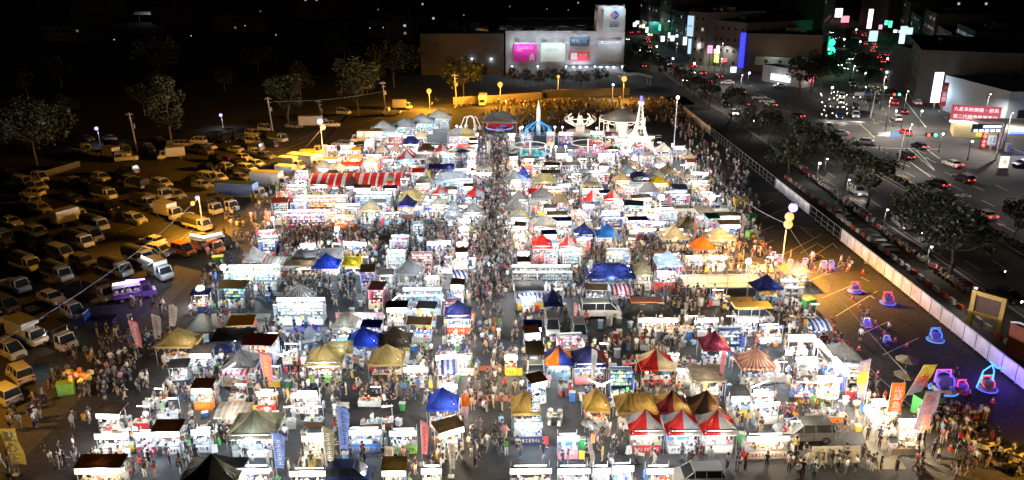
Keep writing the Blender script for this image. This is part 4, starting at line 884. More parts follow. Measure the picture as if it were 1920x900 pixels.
# left of the branch avenue far: tall sign and green neon
e, L, _ = building(at(1536, 95), at(1560, 60), 20, 24, W2, 'dark corner block edged with green neon', floors=5, lit=.1); 
gn = glow('green_neon', (.02, 1, .35), 5); p = at(1553, 126)
e = empty('neon_sign', p); build(G().tube((0, 0, 0), (0, 0, 12), .2, .2, 6), 'pole', STEEL, e); build(G().box((-1, 0, 8), (.6, .5, 8), 0), 'neon_strip', glow('green_neon_dim', (.01, .5, .15), .8), e); build(G().ball((.2, 0, 9.6), 1.3, 0, 8, 5), 'neon_tube', gn, e); build(G().ball((.3, 0, 6.4), 1.6, 0, 8, 5), 'neon_tube', gn, e); tag(e, 'bright green neon sign at the corner of the branch avenue', 'neon sign'); lamp(e, (1, -3, 7), 1500, (.05, 1, .4), .5); mark('green neon sign', p)
# right side of the branch avenue: blocks with lit signs down to the petrol station
def tall_sign(px, py, h, w_, m, label, txt=None, tc=None, ts=1., watts=0, col=COOL):
    p = at(px, py); e = empty('sign_pylon', p); build(G().box((0, 0, 1), (.4, .4, 2), 0), 'post', STEEL, e); o = build(G().box((0, 0, 2 + (h - 2) / 2), (w_, .5, h - 2), 0), 'sign_face', m, e)
    if txt: letters(txt, ts, tc or WHITE, o, (0, -.27, 2 + (h - 2) / 2))
    tag(e, label, 'sign', 'upright shop signs'); 
    if watts: lamp(e, (0, -2, h * .5), watts, col, .4)
    return e
tall_sign(1750, 205, 10.5, 2.4, glow('white_pylon', (.95, 1, .98), 2.2), 'tall white glowing sign right of the branch avenue', watts=900)
tall_sign(1764, 212, 8.5, 1.6, REDB, 'dark red upright sign with characters behind the petrol forecourt', '汽\n車\n美', WHITE, 1.5, 150)
tall_sign(1768, 196, 10, 1.2, glow('dim_white', (.9, .9, 1), .9), 'slim pale sign just behind the white pylon')
tall_sign(1688, 100, 12, 3, glow('billboard_cyan', (.5, .85, 1), 1.5), 'wide blue white billboard far up the branch avenue', watts=500); tall_sign(1700, 98, 11, 2.2, glow('billboard_cyan', (.5, .85, 1), 1.5), 'second blue white billboard beside the wide one far up the avenue')
tall_sign(1628, 60, 13, 2.6, glow('white_far', (1, .9, .9), 2), 'white lit shop sign far up the avenue on the right'); tall_sign(1641, 45, 15, 1.6, glow('pink_far', (1, .25, .3), 2), 'pink red shop sign farthest up the avenue')
tall_sign(1635, 85, 7, 4, glow('mint_far', (.5, 1, .8), 1.5), 'mint green shop sign low beside the avenue'); tall_sign(1552, 40, 26, 2.4, glow('white_tall', (.85, .9, 1), 2), 'tallest white vertical sign at the top of the avenue')
tall_sign(1571, 38, 8, 5, glow('white_far', (1, .9, .9), 2), 'broad white sign above the avenue traffic'); tall_sign(1583, 48, 6, 5, glow('pink_far', (1, .25, .3), 2), 'broad red sign above the avenue traffic')
tall_sign(1700, 120, 6, 1.6, glow('mintgreen', (.1, 1, .7), 2.5), 'small teal lit sign on the right of the avenue'); tall_sign(1711, 140, 5, 1.5, glow('violet', (.7, .15, 1), 3), 'small violet lit sign on the right of the avenue', watts=200, col=(.6, .3, 1))
tall_sign(1296, 100, 8, 2, LB, 'white sign at the bend of the signboard street'); tall_sign(1262, 85, 13, 1.2, LB, 'thin white beaded sign left of the signboard street'); tall_sign(1275, 90, 6, 4, LB, 'short white oval sign beside the signboard street')
p = at(1243, 78); e = empty('billboard', p); [build(G().tube((x, 0, 0), (x, 0, 4), .2, .2, 6), 'post', STEEL, e) for x in (-7, 7)]
o = build(G().box((0, 0, 7), (16, .4, 6), 0), 'sign_face', mat('green_board', (.1, .5, .4), .6), e); letters('花園城市', 2.6, mat('dark_green_letter', (.02, .15, .1)), o, (-1, -.25, 7)); build(G().box((9.8, 0, 7.4), (4.4, .4, 5), 0), 'sign_face', mat('blue_board', (.05, .12, .6), .6), e); [lamp(e, (x, -2.5, 10.6), 500, COOL, .2) for x in (-5, 0, 5, 10)]; tag(e, 'wide green and blue lit billboard above the main road', 'billboard'); mark('green billboard', p)
for i, (q0, q1, dp, h, m_, lab, fl) in enumerate((((1690, 150), (1712, 195), 26, 15, W2, 'dark block behind the two blue white billboards', 4), ((1735, 190), (1780, 196), 34, 13, W2, 'dark low block behind the white glowing pylon', 3), ((1790, 158), (1860, 165), 45, 12, W2, 'dark shop building with faint roof lettering', 2), ((1660, 60), (1760, 70), 40, 22, W2, 'long dark block far right of the avenue', 4), ((1780, 70), (1919, 80), 40, 20, W2, 'dark wide block at the upper right corner', 4), ((1640, 20), (1700, 24), 40, 25, W2, 'far dark tower beyond the avenue shops', 5))):
    A, Bq = at(*q0), at(*q1); e, L, _ = building(A, (Bq.x, A.y - .5 if i else Bq.y), dp, h, m_, lab, floors=fl, lit=.06, seed=i + 20)
    if i == 2: letters('修09312-03463', 2.2, mat('faint_letter', (.35, .35, .4)), e, (L * .45, -.4, h - 1.2))
rq = random.Random(9)   # small lit shop signs down both streets
for i in range(46):
    if i < 20: p = Vector((rq.uniform(84, 85.2), 285 + i * 11 + rq.uniform(-3, 3), 0))
    elif i < 34: p = on2(40 + (i - 20) * 20 + rq.uniform(-4, 4), 40 - (i - 20) * .7)
    else: p = on2(60 + (i - 34) * 22, -7)
    cn, cc = rq.choice((('white', (1, .95, .9)), ('pale blue', (.6, .8, 1)), ('red', (1, .1, .12)), ('white', (.9, .95, 1)), ('green', (.1, 1, .5)), ('amber', (1, .6, .15)), ('pink', (1, .3, .5))))
    e = empty('shop_sign', p); h_ = rq.uniform(3, 8); build(G().box((0, 0, h_ / 2), (.2, .2, h_), 0), 'post', DARK, e); build(G().box((0, 0, h_), (rq.uniform(.8, 2.6), .3, rq.uniform(1.2, 3.5)), 0), 'sign_face', glow('shop_' + cn, cc, 2.0), e); pend(e, f'small lit {cn} shop sign', 'sign', 'small lit shop signs down the streets', (p.x, p.y))
    if i % 4 == 0: lamp(e, (-2 if i < 34 else 2, -2, h_), 600, cc, .3)
for i in range(6):
    a_ = 62 + i * 42; building(on2(a_ + 40, 47 - i), on2(a_, 47 - i), 22, 11 + (i * 5) % 9, (W2, W3, W4)[i % 3], ('first', 'second', 'third', 'fourth', 'fifth', 'farthest')[i] + ' shop block along the right side of the branch avenue', floors=4, lit=.2, seed=i + 60)
    if i > 1: building(on2(a_, -12), on2(a_ + 40, -12), 20, 10 + (i * 7) % 9, (W4, W2, W3)[i % 3], ('', '', 'nearest', 'second', 'third', 'last')[i] + ' shop block along the left side of the branch avenue', floors=4, lit=.2, seed=i + 70)
for i in range(5): building((87, 372 + i * 30, 0), (87, 345 + i * 30, 0), 18, 12 + (i * 5) % 11, (W3, W2, W4)[i % 3], ('nearest', 'second', 'third', 'fourth', 'farthest')[i] + ' shop block facing the receding main road', floors=5, lit=.2, seed=i + 80)
for px, py in ((1585, 372), (1655, 432), (1735, 506), (1815, 588), (1545, 330)): post(px, py, 3.6, ((0, 0, BULBW),), 'added round white lamp by the scooter row', 420, NEUT, r=.16, pm=mat('dark_pole_paint', (.05, .05, .05), .6))  # lamps added to brighten the dark scooter row
# red sign shop
A, Bq = at(1786, 256), at(1868, 262); e, L, _ = building(A, Bq, 8, 3.3, mat('yellow_shop_wall', (.6, .5, .25), .7), 'small yellow walled shop carrying the big red characters sign', roofbits=False); mark('red sign shop', A)
o = build(G().box((0, 0, 0), (10.4, .4, 3.7), 0), 'sign', glow('red_sign', (.9, .06, .12), .6), e, (L * .42, -.3, 5.9)); letters('九星系統櫥櫃・廚具', 1.06, glow('sign_letters', (1, .9, .95), 1.4), o, (0, -.23, .9)); letters('第二代麵食館專業店', 1.05, glow('sign_letters', (1, .9, .95), 1.4), o, (0, -.23, -.85)); build(G().box((0, -.1, -2.1), (10.4, .4, .3), 0), 'light_strip', TUBE, o)
wallsign(e, L * .62, 1.6, 1.9, 2.2, glow('yellow_poster', (1, .8, .1), .8)); [lamp(e, (x, -2.2, 3.4), 110, NEUT, .2) for x in (2, 5, 8)]
A = at(1880, 245); e, L, _ = building((A.x, A.y), (A.x + 40, A.y), 30, 9, mat('pale_blue_wall', (.4, .48, .55), .7), 'pale blue walled workshop at the right edge', roofbits=False); wallsign(e, 4, 4, 2.5, 2.5, GLASS); lamp(e, (6, -8, 8), 300, COOL, .5)
e, L, _ = building((A.x + 24, A.y + 40), (A.x + 75, A.y + 40), 30, 12, mat('ochre_wall', (.4, .24, .08), .8), 'ochre fronted hall above the pale blue workshop', roofbits=False); lamp(e, (14, -6, 13), 90, SODIUM, .5)
# petrol station
p = at(1870, 290); e = empty('petrol_station', p); build(G().box((14, 6, 5.2), (26, 14, .8), 0), 'canopy_roof', SIGNP, e); build(G().box((14, -1.1, 5.2), (26, .25, .5), 0), 'light_strip', glow('blue_strip', (.05, .08, 1), 8), e)
[build(G().box((x, 6, 2.4), (.7, .7, 4.8), 0), 'column', WHITE, e) for x in (4, 14, 24)]; [build(G().box((x, y, .9), (.9, 1.4, 1.8), 0), 'fuel_pump', SIGNP, e) for x in (4, 14) for y in (3, 9)]
lamp(e, (8, 3, 4.4), 700, (.55, .65, 1), .4); lamp(e, (6, -4, 4), 500, (.2, .25, 1), .4); tag(e, 'petrol station with blue lit canopy edge at the right', 'petrol station'); mark('petrol station', p)
p = at(1866, 300); e = empty('totem_sign', p); build(G().tube((0, 0, 0), (.6, 0, 8.2), .25, .22, 8), 'pole', STEEL, e); o = build(G().box((-3.2, 0, 7.0), (6.4, .3, 1.7), 0), 'sign_face', mat('grey_blue_board', (.25, .3, .42), .5), e); build(G().box((-2.2, -.2, 7.3), (3.8, .1, .5), 0), 'sign_strip', glow('pale_blue', (.6, .75, 1), 3), o); [build(G().box((-5.6 + 1.2 * k, -.2, 6.45), (.8, .1, .4), 0), 'sign_strip', glow('white_arrow', (.8, .8, 1), 4), o) for k in range(5)]
tag(e, 'tall pole with horizontal petrol price board', 'sign')
p = at(1856, 282); e = empty('number_board', p); build(G().box((0, 0, .8), (.3, .3, 1.6), 0), 'post', STEEL, e); o = build(G().box((0, 0, 2.4), (1.9, .3, 2.1), 0), 'sign_face', glow('dim_board', (.8, .85, 1), .5), e); letters('12', 1.5, colr('navy'), o, (0, -.2, 2.4)); tag(e, 'square white board with the number 12 at the petrol forecourt', 'sign')
p = at(1838, 280); e = empty('signal_column', p); build(G().box((0, 0, 2.1), (.3, .3, 4.2), 0), 'post', DARK, e); [build(G().ball((.3, -.3, z), .35, 0, 8, 5), 'signal_light', TAILON, e) for z in (1., 1.8, 3, 3.9)]; tag(e, 'column of four red lights left of the number board', 'signal')
p = at(1880, 318); e = empty('lit_ad_box', p); build(G().box((0, 0, .2), (2, .6, .4), 0), 'base', STEEL, e); build(G().box((0, 0, 1.6), (1.7, .4, 2.3), 0), 'sign_face', glow('poster_box', (1, .9, .8), 1.2), e); letters('元', 1.1, colr('red'), e, (0, -.22, 1.6)); tag(e, 'glowing upright advert box on the pavement near the petrol station', 'sign')
# yellow framed gate and rust red hoarding, lower right
p = at(1842, 622); e = empty('yellow_gantry', p, R(-52)); y_ = mat('gantry_yellow', (.62, .42, .08), .5)
for x in (-1.6, 1.6): build(G().box((x, 0, 2.4), (.5, .5, 4.8), 0, top=.9), 'column', y_, e)
build(G().box((0, 0, 4.5), (3.0, .35, .5), 0).box((0, 0, 2.0), (2.7, .3, .4), 0), 'beam', y_, e); build(G().box((0, .1, 3.2), (2.7, .12, 2.0), 0), 'board', mat('brown_board', (.14, .09, .06), .8), e); tag(e, 'leaning yellow framed gate with brown board beside the scooters', 'gate'); lamp(e, (-1.5, -3, 5), 130, WARM, .3); mark('yellow framed gate', p)
A = at(1900, 668); e = empty('hoarding', A, R(-68)); build(G().box((2.5, 0, 1.8), (7, .15, 3.6), 0), 'panel', mat('rust_red_panel', (.25, .07, .03), .8), e); build(G().path([(-1 + i * .9, -.1, 3.7 + .35 * math.sin(i * 1.1)) for i in range(9)], .12), 'trim', WHITE, e); tag(e, 'rust red hoarding with wavy white top at the lower right', 'hoarding')
# ---------------------------------------------------------------- far city: dark blocks with a few lit windows
for i, (px, py, wd, h) in enumerate(((20, 48, 40, 12), (130, 40, 30, 14), (285, 45, 46, 10), (345, 24, 60, 26), (460, 30, 70, 24), (560, 34, 60, 20), (640, 30, 80, 22), (715, 60, 40, 10), (800, 20, 90, 24), (905, 14, 70, 30), (1000, 12, 90, 34), (1120, 8, 60, 36), (1200, 22, 40, 40), (690, 70, 26, 8), (400, 60, 30, 9), (240, 30, 50, 14), (80, 78, 24, 7), (1440, 12, 60, 30), (1330, 30, 50, 30), (60, 25, 60, 14))):
    A = at(px, py); building(A, (A.x + wd, A.y), 25, h, (W2, W3, W4)[i % 3], f'dark distant {("low", "mid height", "tall")[min(2, int(h // 13))]} block number {i + 1} counted along the far skyline'.replace(f' number {i + 1} counted', ''), floors=max(2, int(h / 5)), lit=.035 if px < 900 else .1, seed=i + 40)
_seen = {}
for o in bpy.data.objects:
    if o.get('category') == 'building' and o['label'].startswith('dark distant'):
        b_ = o['label'].replace(' along the far skyline', ''); PEND.append((o, b_, 'building', 'distant city blocks', o.location.x + 10, o.location.y))
p = at(285, 42); e = empty('lit_awning', p); build(G().box((0, 0, 6), (22, 4, .5), 0, rx=R(20)), 'roof', SIGNP, e); build(G().tube((-8, 0, 0), (-8, 0, 6), .2, .2, 5).tube((8, 0, 0), (8, 0, 6), .2, .2, 5), 'post', STEEL, e); lamp(e, (0, -6, 9), 500, NEUT, .3); tag(e, 'faintly lit pale roof far off at the upper left', 'roof')
for px, py, wt in ((38, 30, 0), (130, 28, 0), (219, 90, 0), (362, 82, 0), (462, 60, 0), (710, 25, 0), (712, 15, 0), (750, 12, 0), (720, 64, 0), (1065, 26, 0), (1025, 24, 0), (520, 80, 0), (870, 37, 0), (788, 45, 0), (695, 65, 0)):
    post(px, py + 9, 6, ((0, 0, glow('dim_white_bulb', (1, .95, .85), .9)),), 'small white lamp on a pole in the dark distance', r=.24, pm=DARK)
# ---------------------------------------------------------------- lamp posts
post(608, 318, 8.6, ((.5, .35, BULBY), (.0, 1.5, BULBB)), '', 50000, SODIUM, 'left orange lamp', label='orange street lamp with blue lamp above it at the left lot entrance', r=.6, spot=None)
post(1463, 522, 7.7, ((0, .2, BULBY), (.05, 1.25, BULBY), (.4, 2.5, BULBB)), '', 40000, SODIUM, 'right orange lamp', label='twin orange lamp post in the empty lot right of the market', r=.6)
post(806, 207, 5.6, ((0, 0, BULBY),), '', 28000, SODIUM, 'far orange lamp', label='orange lamp behind the row of grey tents', r=.7, spot=None)
post(938, 202, 6.8, ((0, 0, BULBY),), '', 24000, SODIUM, label='orange lamp right of the white truck on the far road', r=.75, spot=None)
post(1046, 182, 6.4, ((0, 0, BULBY),), '', 8000, SODIUM, label='small dim orange lamp in front of the superstore', r=.5)
post(1168, 190, 6.8, ((0, 0, BULBY),), '', 14000, SODIUM, label='orange lamp at the right corner of the superstore', r=.85)
post(1148, 186, 4.5, ((0, 0, BULBW),), '', 700, COOL, label='white lamp beside the rightmost far orange lamp', r=.3)
post(383, 445, 6.6, ((-.1, 0, BULBB), (-.9, -1.0, BULBY)), '', 17000, SODIUM, 'blue white lamp', label='blue white lamp post with a small orange bulb above the canvas trucks', r=.3, spot=None)
post(188, 272, 4.0, ((0, 0, BULBB),), '', 250, (.6, .7, 1), label='blue lamp nearest the upper left tree', r=.42); post(418, 240, 3.4, ((0, 0, BULBB),), '', 300, (.6, .7, 1), label='blue lamp above the dark kiosks in the left lot', r=.42)
post(1262, 300, 13.5, ((0, 0, BULBW),), '', 2500, NEUT, label='tall slim white floodlight post right of the carousel', r=.35); post(1398, 520, 2.5, ((0, 0, BULBW),), '', 900, NEUT, label='low white floodlight behind the open stage', r=.42)
post(383, 575, 2.6, ((0, 0, BULBW),), '', 1500, NEUT, 'left white floodlight', label='low white floodlight at the left end of the market', r=.5); post(425, 530, 2.4, ((0, 0, BULBW),), '', 700, COOL, label='white floodlight at the corner of the wide bright booth', r=.42); post(515, 435, 2.4, ((0, 0, BULBW),), '', 500, COOL, label='white floodlight left of the maroon booth', r=.3); post(635, 452, 2.2, ((0, 0, BULBW),), '', 500, COOL, label='white floodlight below the orange booth', r=.4)
for px, py, l_ in ((1066, 325, 'left of the two floodlights on the ride deck'), (1188, 323, 'white floodlight under the lattice tower'), (1125, 323, 'white floodlight below the neon ride'), (1237, 400, 'white floodlight right of the amber canopies'), (1331, 400, 'rightmost white floodlight among the dark crowd')):
    post(px, py, 3.0, ((0, 0, BULBW),), '', 1300, COOL if py < 350 else NEUT, label=l_, r=.55)
post(0, 0, 8.5, ((0, .2, BULBY),), '', 5000, SODIUM, label='orange lamp post of the left lot beside the lower left crowd', r=.45, p=Vector((-50, 66, 0)), spot=None)
post(0, 0, 8, ((0, .2, BULBY),), '', 16000, SODIUM, label='orange lamp post at the near end of the right lot', r=.45, p=Vector((50.5, 50, 0)))
# dark wooden utility poles
for px, py, h, l_ in ((258, 286, 9, 'leftmost'), (512, 250, 9, 'second from left'), (724, 218, 9.5, 'behind the grey tents'), (857, 200, 9.5, 'beside the white truck'), (603, 222, 5, 'short one near the container')):
    p = at(px, py); e = empty('utility_pole', p); build(G().tube((0, 0, 0), (-.5, 0, h), .2, .14, 8), 'pole', mat('concrete_pole', (.35, .32, .28), .8), e); build(G().box((-.5, 0, h - .5), (1.8, .1, .12), 0).box((-.3, 0, h - 1.3), (1.2, .1, .1), 0), 'crossarm', STEEL, e); [build(G().ball((x, 0, h - .3), .12), 'insulator', STEEL, e) for x in (-1, 0)]; build(G().box((.1, 0, h - 3), (.4, .4, 1), 0), 'transformer', STEEL, e)
    tag(e, f'concrete utility pole, {l_}, along the dark tree edge', 'utility pole', 'utility poles')
def cable(pts, label):
    o = build(G().path([Vector(a).lerp(Vector(b), 0) for a, b in zip(pts, pts)], .035, 4), 'overhead_cable', mat('cable', (.2, .18, .16), .6)); tag(o, label, 'cable', 'overhead cables')
def hang(a, b, sag, n=10): a, b = Vector(a), Vector(b); return [a.lerp(b, i / n) - Vector((0, 0, sag * 4 * (i / n) * (1 - i / n))) for i in range(n + 1)]
lp = at(383, 445); cable(hang((*at(0, 640, 4).xy, 4), (lp.x, lp.y, 6.4), 1.2), 'long cable sagging from the blue white lamp to the lower left edge')
rp = at(1463, 522); cable(hang((rp.x, rp.y, 7.8), (*at(1340, 330, 5).xy, 5), .8), 'thin cable from the twin orange lamp back to the crowd'); cable(hang((rp.x, rp.y, 7.8), (*at(1700, 700, 4).xy, 4), .8), 'thin cable from the twin orange lamp towards the lower right')
l2 = at(608, 318); cable(hang((l2.x, l2.y, 8.4), (*at(560, 290, .2).xy, .2), .1), 'guy wire of the left orange lamp'); cable(hang((*at(512, 190, 8.5).xy, 8.5), (*at(724, 170, 9).xy, 9), .8), 'cable between two utility poles by the trees')
DARKP = mat('dark_pole_paint', (.05, .05, .05), .6)
# street lamps of the roads on the right (round white heads)
for px, py, wt in ((1402, 160, 260), (1468, 150, 260), (1520, 165, 260), (1556, 190, 260), (1600, 120, 200), (1618, 160, 260), (1658, 158, 260), (1655, 190, 260), (1620, 190, 200), (1580, 90, 150), (1603, 70, 150), (1340, 118, 200), (1370, 120, 200), (1260, 130, 0), (1230, 105, 150), (1215, 80, 120), (1610, 95, 120), (1240, 92, 100), (1300, 140, 150), (1500, 122, 200), (1530, 345, 330), (1425, 255, 260), (1408, 258, 0), (1760, 285, 300), (1814, 300, 0), (1674, 238, 200), (1722, 238, 200), (1840, 210, 0), (1660, 130, 120), (1720, 180, 0)):
    post(px, py, 4.2, ((0, 0, BULBW),), 'white round street lamp', wt * 1.5, NEUT, r=.24 if py > 220 else .34, pm=DARKP)
for x, y, wt in ((104, 200, 2600), (110, 225, 1800), (98, 75, 1300), (98, 98, 1500), (99, 130, 1500), (84, 158, 1300), (72, 60, 500), (104, 120, 1400), (100, 100, 900), (112, 170, 2600), (95, 190, 2600), (122, 195, 2200), (71, 230, 1200), (76, 270, 1000), (72, 320, 900), (90, 320, 900), (112, 250, 600), (124, 300, 450)):
    post(0, 0, 9.5, ((0, 0, glow('roadway_lamp', (1, .9, .75), 8)),), 'tall thin roadway lamp', wt * 4.6, (1, .9, .8), p=Vector((x, y, 0)), r=.16, pm=DARKP)
# traffic signal gantries
for px, py, lab in ((1632, 222, 'traffic signal gantry at the far side of the junction'), (1683, 310, 'traffic signal gantry at the near side of the junction')):
    p = at(px, py); e = empty('traffic_signal', p); build(G().tube((0, 0, 0), (.4, 0, 7.5), .16, .12, 7).tube((-6.5, 0, 6.6), (6.5, 0, 6.4), .09, .09, 6), 'pole', STEEL, e)
    build(G().box((-4, -.1, 6.7), (2.6, .1, .9), 0), 'road_sign', SIGNP, e); build(G().box((-1.6, -.1, 6.6), (1.6, .1, .8), 0), 'road_sign', colr('blue'), e)
    o = build(G().box((6, 0, 6.5), (2.4, .4, .7), 0), 'signal_head', DARK, e); build(G().ball((5.4, -.25, 6.5), .32), 'signal_light', TAILON, o); build(G().ball((6.8, -.25, 6.5), .32), 'signal_light', glow('green_signal', (.03, 1, .45), 14), o); tag(e, lab, 'traffic signal', 'traffic signals')
mark('junction signal gantry', at(1683, 310))
for i in range(4):
    p = at(1640 + i * 9, 274 + i * 5); e = build(G().tube((0, 0, 0), (0, 0, .9), .12, .1, 7), 'lane_bollard', mat('bollard_orange', (.6, .16, .08)), None, p); build(G().tube((0, 0, .45), (0, 0, .7), .125, .12, 7), 'reflective_band', WHITE, e); pend(e, 'short orange lane bollard', 'bollard', 'lane bollards')
# ---------------------------------------------------------------- trees
for k, px, py, s, lab in ((4, 1478, 330, 1.0, 0), (0, 1545, 320, 1.2, 0), (0, 1585, 350, 1.15, 0), (1, 1625, 390, 1.15, 0), (1, 1690, 435, .8, 0), (0, 1780, 520, 1.3, 0), (4, 1740, 470, 1.3, 0), (1, 1900, 455, .85, 0), (4, 1405, 262, 1.1, 0), (0, 1440, 275, 1.2, 0), (1, 1370, 225, 1.1, 0), (0, 1330, 205, 1.1, 0), (4, 1300, 185, 1.0, 0), (0, 1275, 165, 1.0, 0), (1, 1240, 150, 1, 0), (0, 1215, 130, 1, 0), (4, 1195, 112, 1, 0), (1, 1630, 210, .9, 0), (0, 1625, 165, 1., 0), (1, 1612, 140, 1, 0), (0, 1600, 120, 1, 0), (4, 1590, 85, 1, 0), (1, 1500, 300, 1.1, 0), (0, 1520, 172, 1.7, 0), (1, 1498, 178, 1.4, 0), (4, 1540, 165, 1.5, 0)):
    tree(k, at(px, py), s, 'leafy roadside tree', 'trees along the main road')
tree(2, at(323, 275), 1.22, '', 'dark trees beyond the left lot', 'tallest columnar tree at the edge of the left lot'); tree(3, at(70, 312), 1.15, '', 'dark trees beyond the left lot', 'broad round tree at the far left edge'); tree(1, at(542, 235), 1.6, '', 'dark trees beyond the left lot', 'loose tree left of the pale container', ); tree(3, at(672, 217), .95, '', 'dark trees beyond the left lot', 'tall tree above the far road, lit from the right', sz=1.3)
r_ = random.Random(5)
for i in range(26):
    px = r_.uniform(-60, 940); py = r_.uniform(118, 190) if px > 450 else r_.uniform(140, 235); 
    tree(r_.choice((0, 1, 3, 4)), at(px, py), r_.uniform(.8, 1.3), 'dark tree in the unlit wood', 'dark trees beyond the left lot')
for i, px in enumerate((960, 985, 1010, 1035, 1055, 1090, 1125)): tree(4, at(px, 158 + i % 3 * 3), .75, 'low dark tree in front of the superstore', 'trees in front of the store')
# ================================================================ VEHICLES
def veh(lst, **k):
    for t in lst:
        kind, px, py, deg, col = t[:5]; on = t[5] if len(t) > 5 else 0; vehicle(kind, at(px, py), deg, col, on, far=py < 200, **k)
LD = -33
veh([('suv', 62, 368, LD + 200, 'white'), ('sedan', 62, 383, LD, 'white'), ('suv', 78, 398, LD, 'silver'), ('sedan', 138, 378, LD, 'grey'), ('sedan', 150, 348, 165, 'black'), ('sedan', 175, 362, LD, 'black'), ('van', 240, 326, 160, 'grey'), ('sedan', 22, 422, LD, 'white'), ('sedan', 140, 345, LD, 'silver'),
     ('canvas', 180, 430, LD, 'white'), ('suv', 255, 418, LD, 'white'), ('kei', 232, 415, LD, 'navy'), ('canvas', 150, 462, LD, 'white'), ('box', 135, 418, LD + 90, 'white'), ('van', 172, 450, LD, 'white'), ('suv', 70, 442, LD, 'white'), ('van', 115, 482, LD, 'silver'), ('sedan', 60, 470, LD, 'black'), ('sedan', 100, 500, LD, 'black'), ('canvas', 50, 505, LD, 'white'), ('pickup', 30, 545, LD, 'silver', 0), ('sedan', 20, 470, LD, 'grey'),
     ('canvas', 272, 388, LD, 'white'), ('kei', 312, 400, LD + 180, 'white'), ('canvas', 300, 372, LD, 'white'), ('suv', 330, 372, LD, 'silver'), ('van', 392, 340, LD, 'white'), ('suv', 410, 340, LD, 'white'), ('sedan', 362, 345, LD, 'black'), ('sedan', 380, 352, LD, 'silver'), ('suv', 305, 350, LD, 'white'), ('box', 318, 408, LD, 'white'),
     ('sedan', 478, 290, LD, 'white'), ('sedan', 455, 300, LD, 'white'), ('sedan', 430, 305, LD, 'maroon'), ('suv', 500, 298, LD, 'grey'), ('sedan', 480, 312, LD, 'white'), ('sedan', 445, 312, LD, 'black'), ('suv', 465, 322, LD, 'white'), ('sedan', 440, 330, LD, 'black'), ('sedan', 425, 318, LD, 'silver'), ('suv', 410, 305, LD, 'black'), ('sedan', 452, 338, LD, 'grey'), ('sedan', 390, 318, LD, 'black'),
     ('kiosk', 395, 400, LD, 'white'), ('canvas', 372, 430, LD, 'white'), ('kiosk', 425, 395, LD, 'white'), ('pickup', 345, 420, LD, 'white'), ('bluebox', 455, 372, LD + 22, 'white'), ('bigbox', 510, 350, LD + 22, 'white'), ('box', 545, 335, LD + 15, 'white'), ('bigbox', 575, 315, LD + 12, 'white'), ('box', 548, 318, LD + 12, 'white'), ('pickup', 585, 290, 5, 'yellow'), ('bigbox', 688, 268, 178, 'white'), ('suv', 640, 275, 160, 'grey'), ('bigbox', 590, 238, 5, 'white'), ('suv', 622, 238, 5, 'white'), ('kei', 645, 215, -20, 'white'),
     ('van', 238, 302, 20, 'white'), ('box', 215, 298, LD, 'teal'), ('box', 322, 298, 200, 'white'), ('suv', 345, 275, 0, 'silver'), ('kei', 372, 270, 170, 'white'), ('kiosk', 415, 268, LD, 'black'), ('kiosk', 436, 262, LD, 'black'), ('sedan', 450, 262, LD, 'silver'), ('suv', 475, 255, LD, 'white'), ('kei', 498, 246, LD, 'white'), ('sedan', 550, 240, LD, 'silver'), ('pickup', 735, 215, 170, 'white'), ('box', 755, 205, 0, 'white'), ('sedan', 10, 330, 0, 'black'),
     ('kei', 345, 478, LD, 'orange'), ('suv', 302, 478, LD + 8, 'white'), ('canvas', 262, 492, LD, 'white'), ('canvas', 220, 515, LD, 'white'), ('kiosk', 190, 560, LD, 'silver'), ('kei', 140, 595, LD - 8, 'white'), ('pickup', 178, 612, LD + 215, 'navy'), ('kei', 280, 490, LD, 'white')])
veh([('box', 55, 640, LD, 'white'), ('kiosk', 112, 650, LD, 'white'), ('kei', 22, 668, LD, 'white'), ('kei', 40, 712, LD + 170, 'white'), ('kei', 10, 752, LD + 180, 'silver')], group='vehicles parked at the lower left')
rv = random.Random(14)
for P in (((0, 425), (330, 455), (250, 530), (-30, 545)), ((0, 560), (130, 560), (60, 630), (-20, 620)), ((180, 330), (420, 330), (300, 400), (200, 400)), ((380, 262), (560, 255), (520, 280), (380, 290)), ((150, 262), (330, 262), (330, 300), (150, 300)), ((0, 330), (150, 330), (60, 360), (0, 360))):
    q = [at(*c) for c in P]
    for _ in range(16):
        a, b = rv.random(), rv.random(); p = q[0].lerp(q[1], a).lerp(q[3].lerp(q[2], a), b)
        if all(abs(p.x - c[0]) > 3.6 or abs(p.y - c[1]) > 2.9 for c in OCC) : vehicle(rv.choice(('sedan', 'suv', 'van', 'canvas', 'kei', 'sedan')), p, LD + rv.choice((0, 0, 180)) + rv.uniform(-4, 4), rv.choice(('white', 'black', 'silver', 'grey', 'white', 'navy')), 0)
p = at(300, 520); vehicle('food', p, LD - 8, 'white', label='white food truck with raised hatch and turquoise stripe beside the left lot'); lamp(None, (p.x + 1, p.y - 2.6, 2.4), 190, COOL, .1); mark('white food truck', p)
p = at(255, 560); vehicle('food', p, LD + 60, 'purple', label='lilac food truck under a violet tube at the edge of the left lot'); lamp(None, (p.x + 1.2, p.y - 2.4, 2.9), 260, (.5, .35, 1), .1); build(G().tube((-1, 0, 3.1), (1.3, .2, 3.2), .07, .07, 5), 'violet_tube', glow('violet_tube', (.35, .2, 1), 14), None, (p.x + .8, p.y - 1.5, 0)); tag(bpy.data.objects['violet_tube'], 'violet tube light above the lilac food truck', 'tube light'); mark('lilac food truck', p)
p = at(408, 468); vehicle('food', p, LD + 72, 'black', label='black food truck with glowing white hatch beside the walkway'); lamp(None, (p.x + 2.4, p.y - 1.5, 2.4), 150, NEUT, .1); mark('black food truck', p)
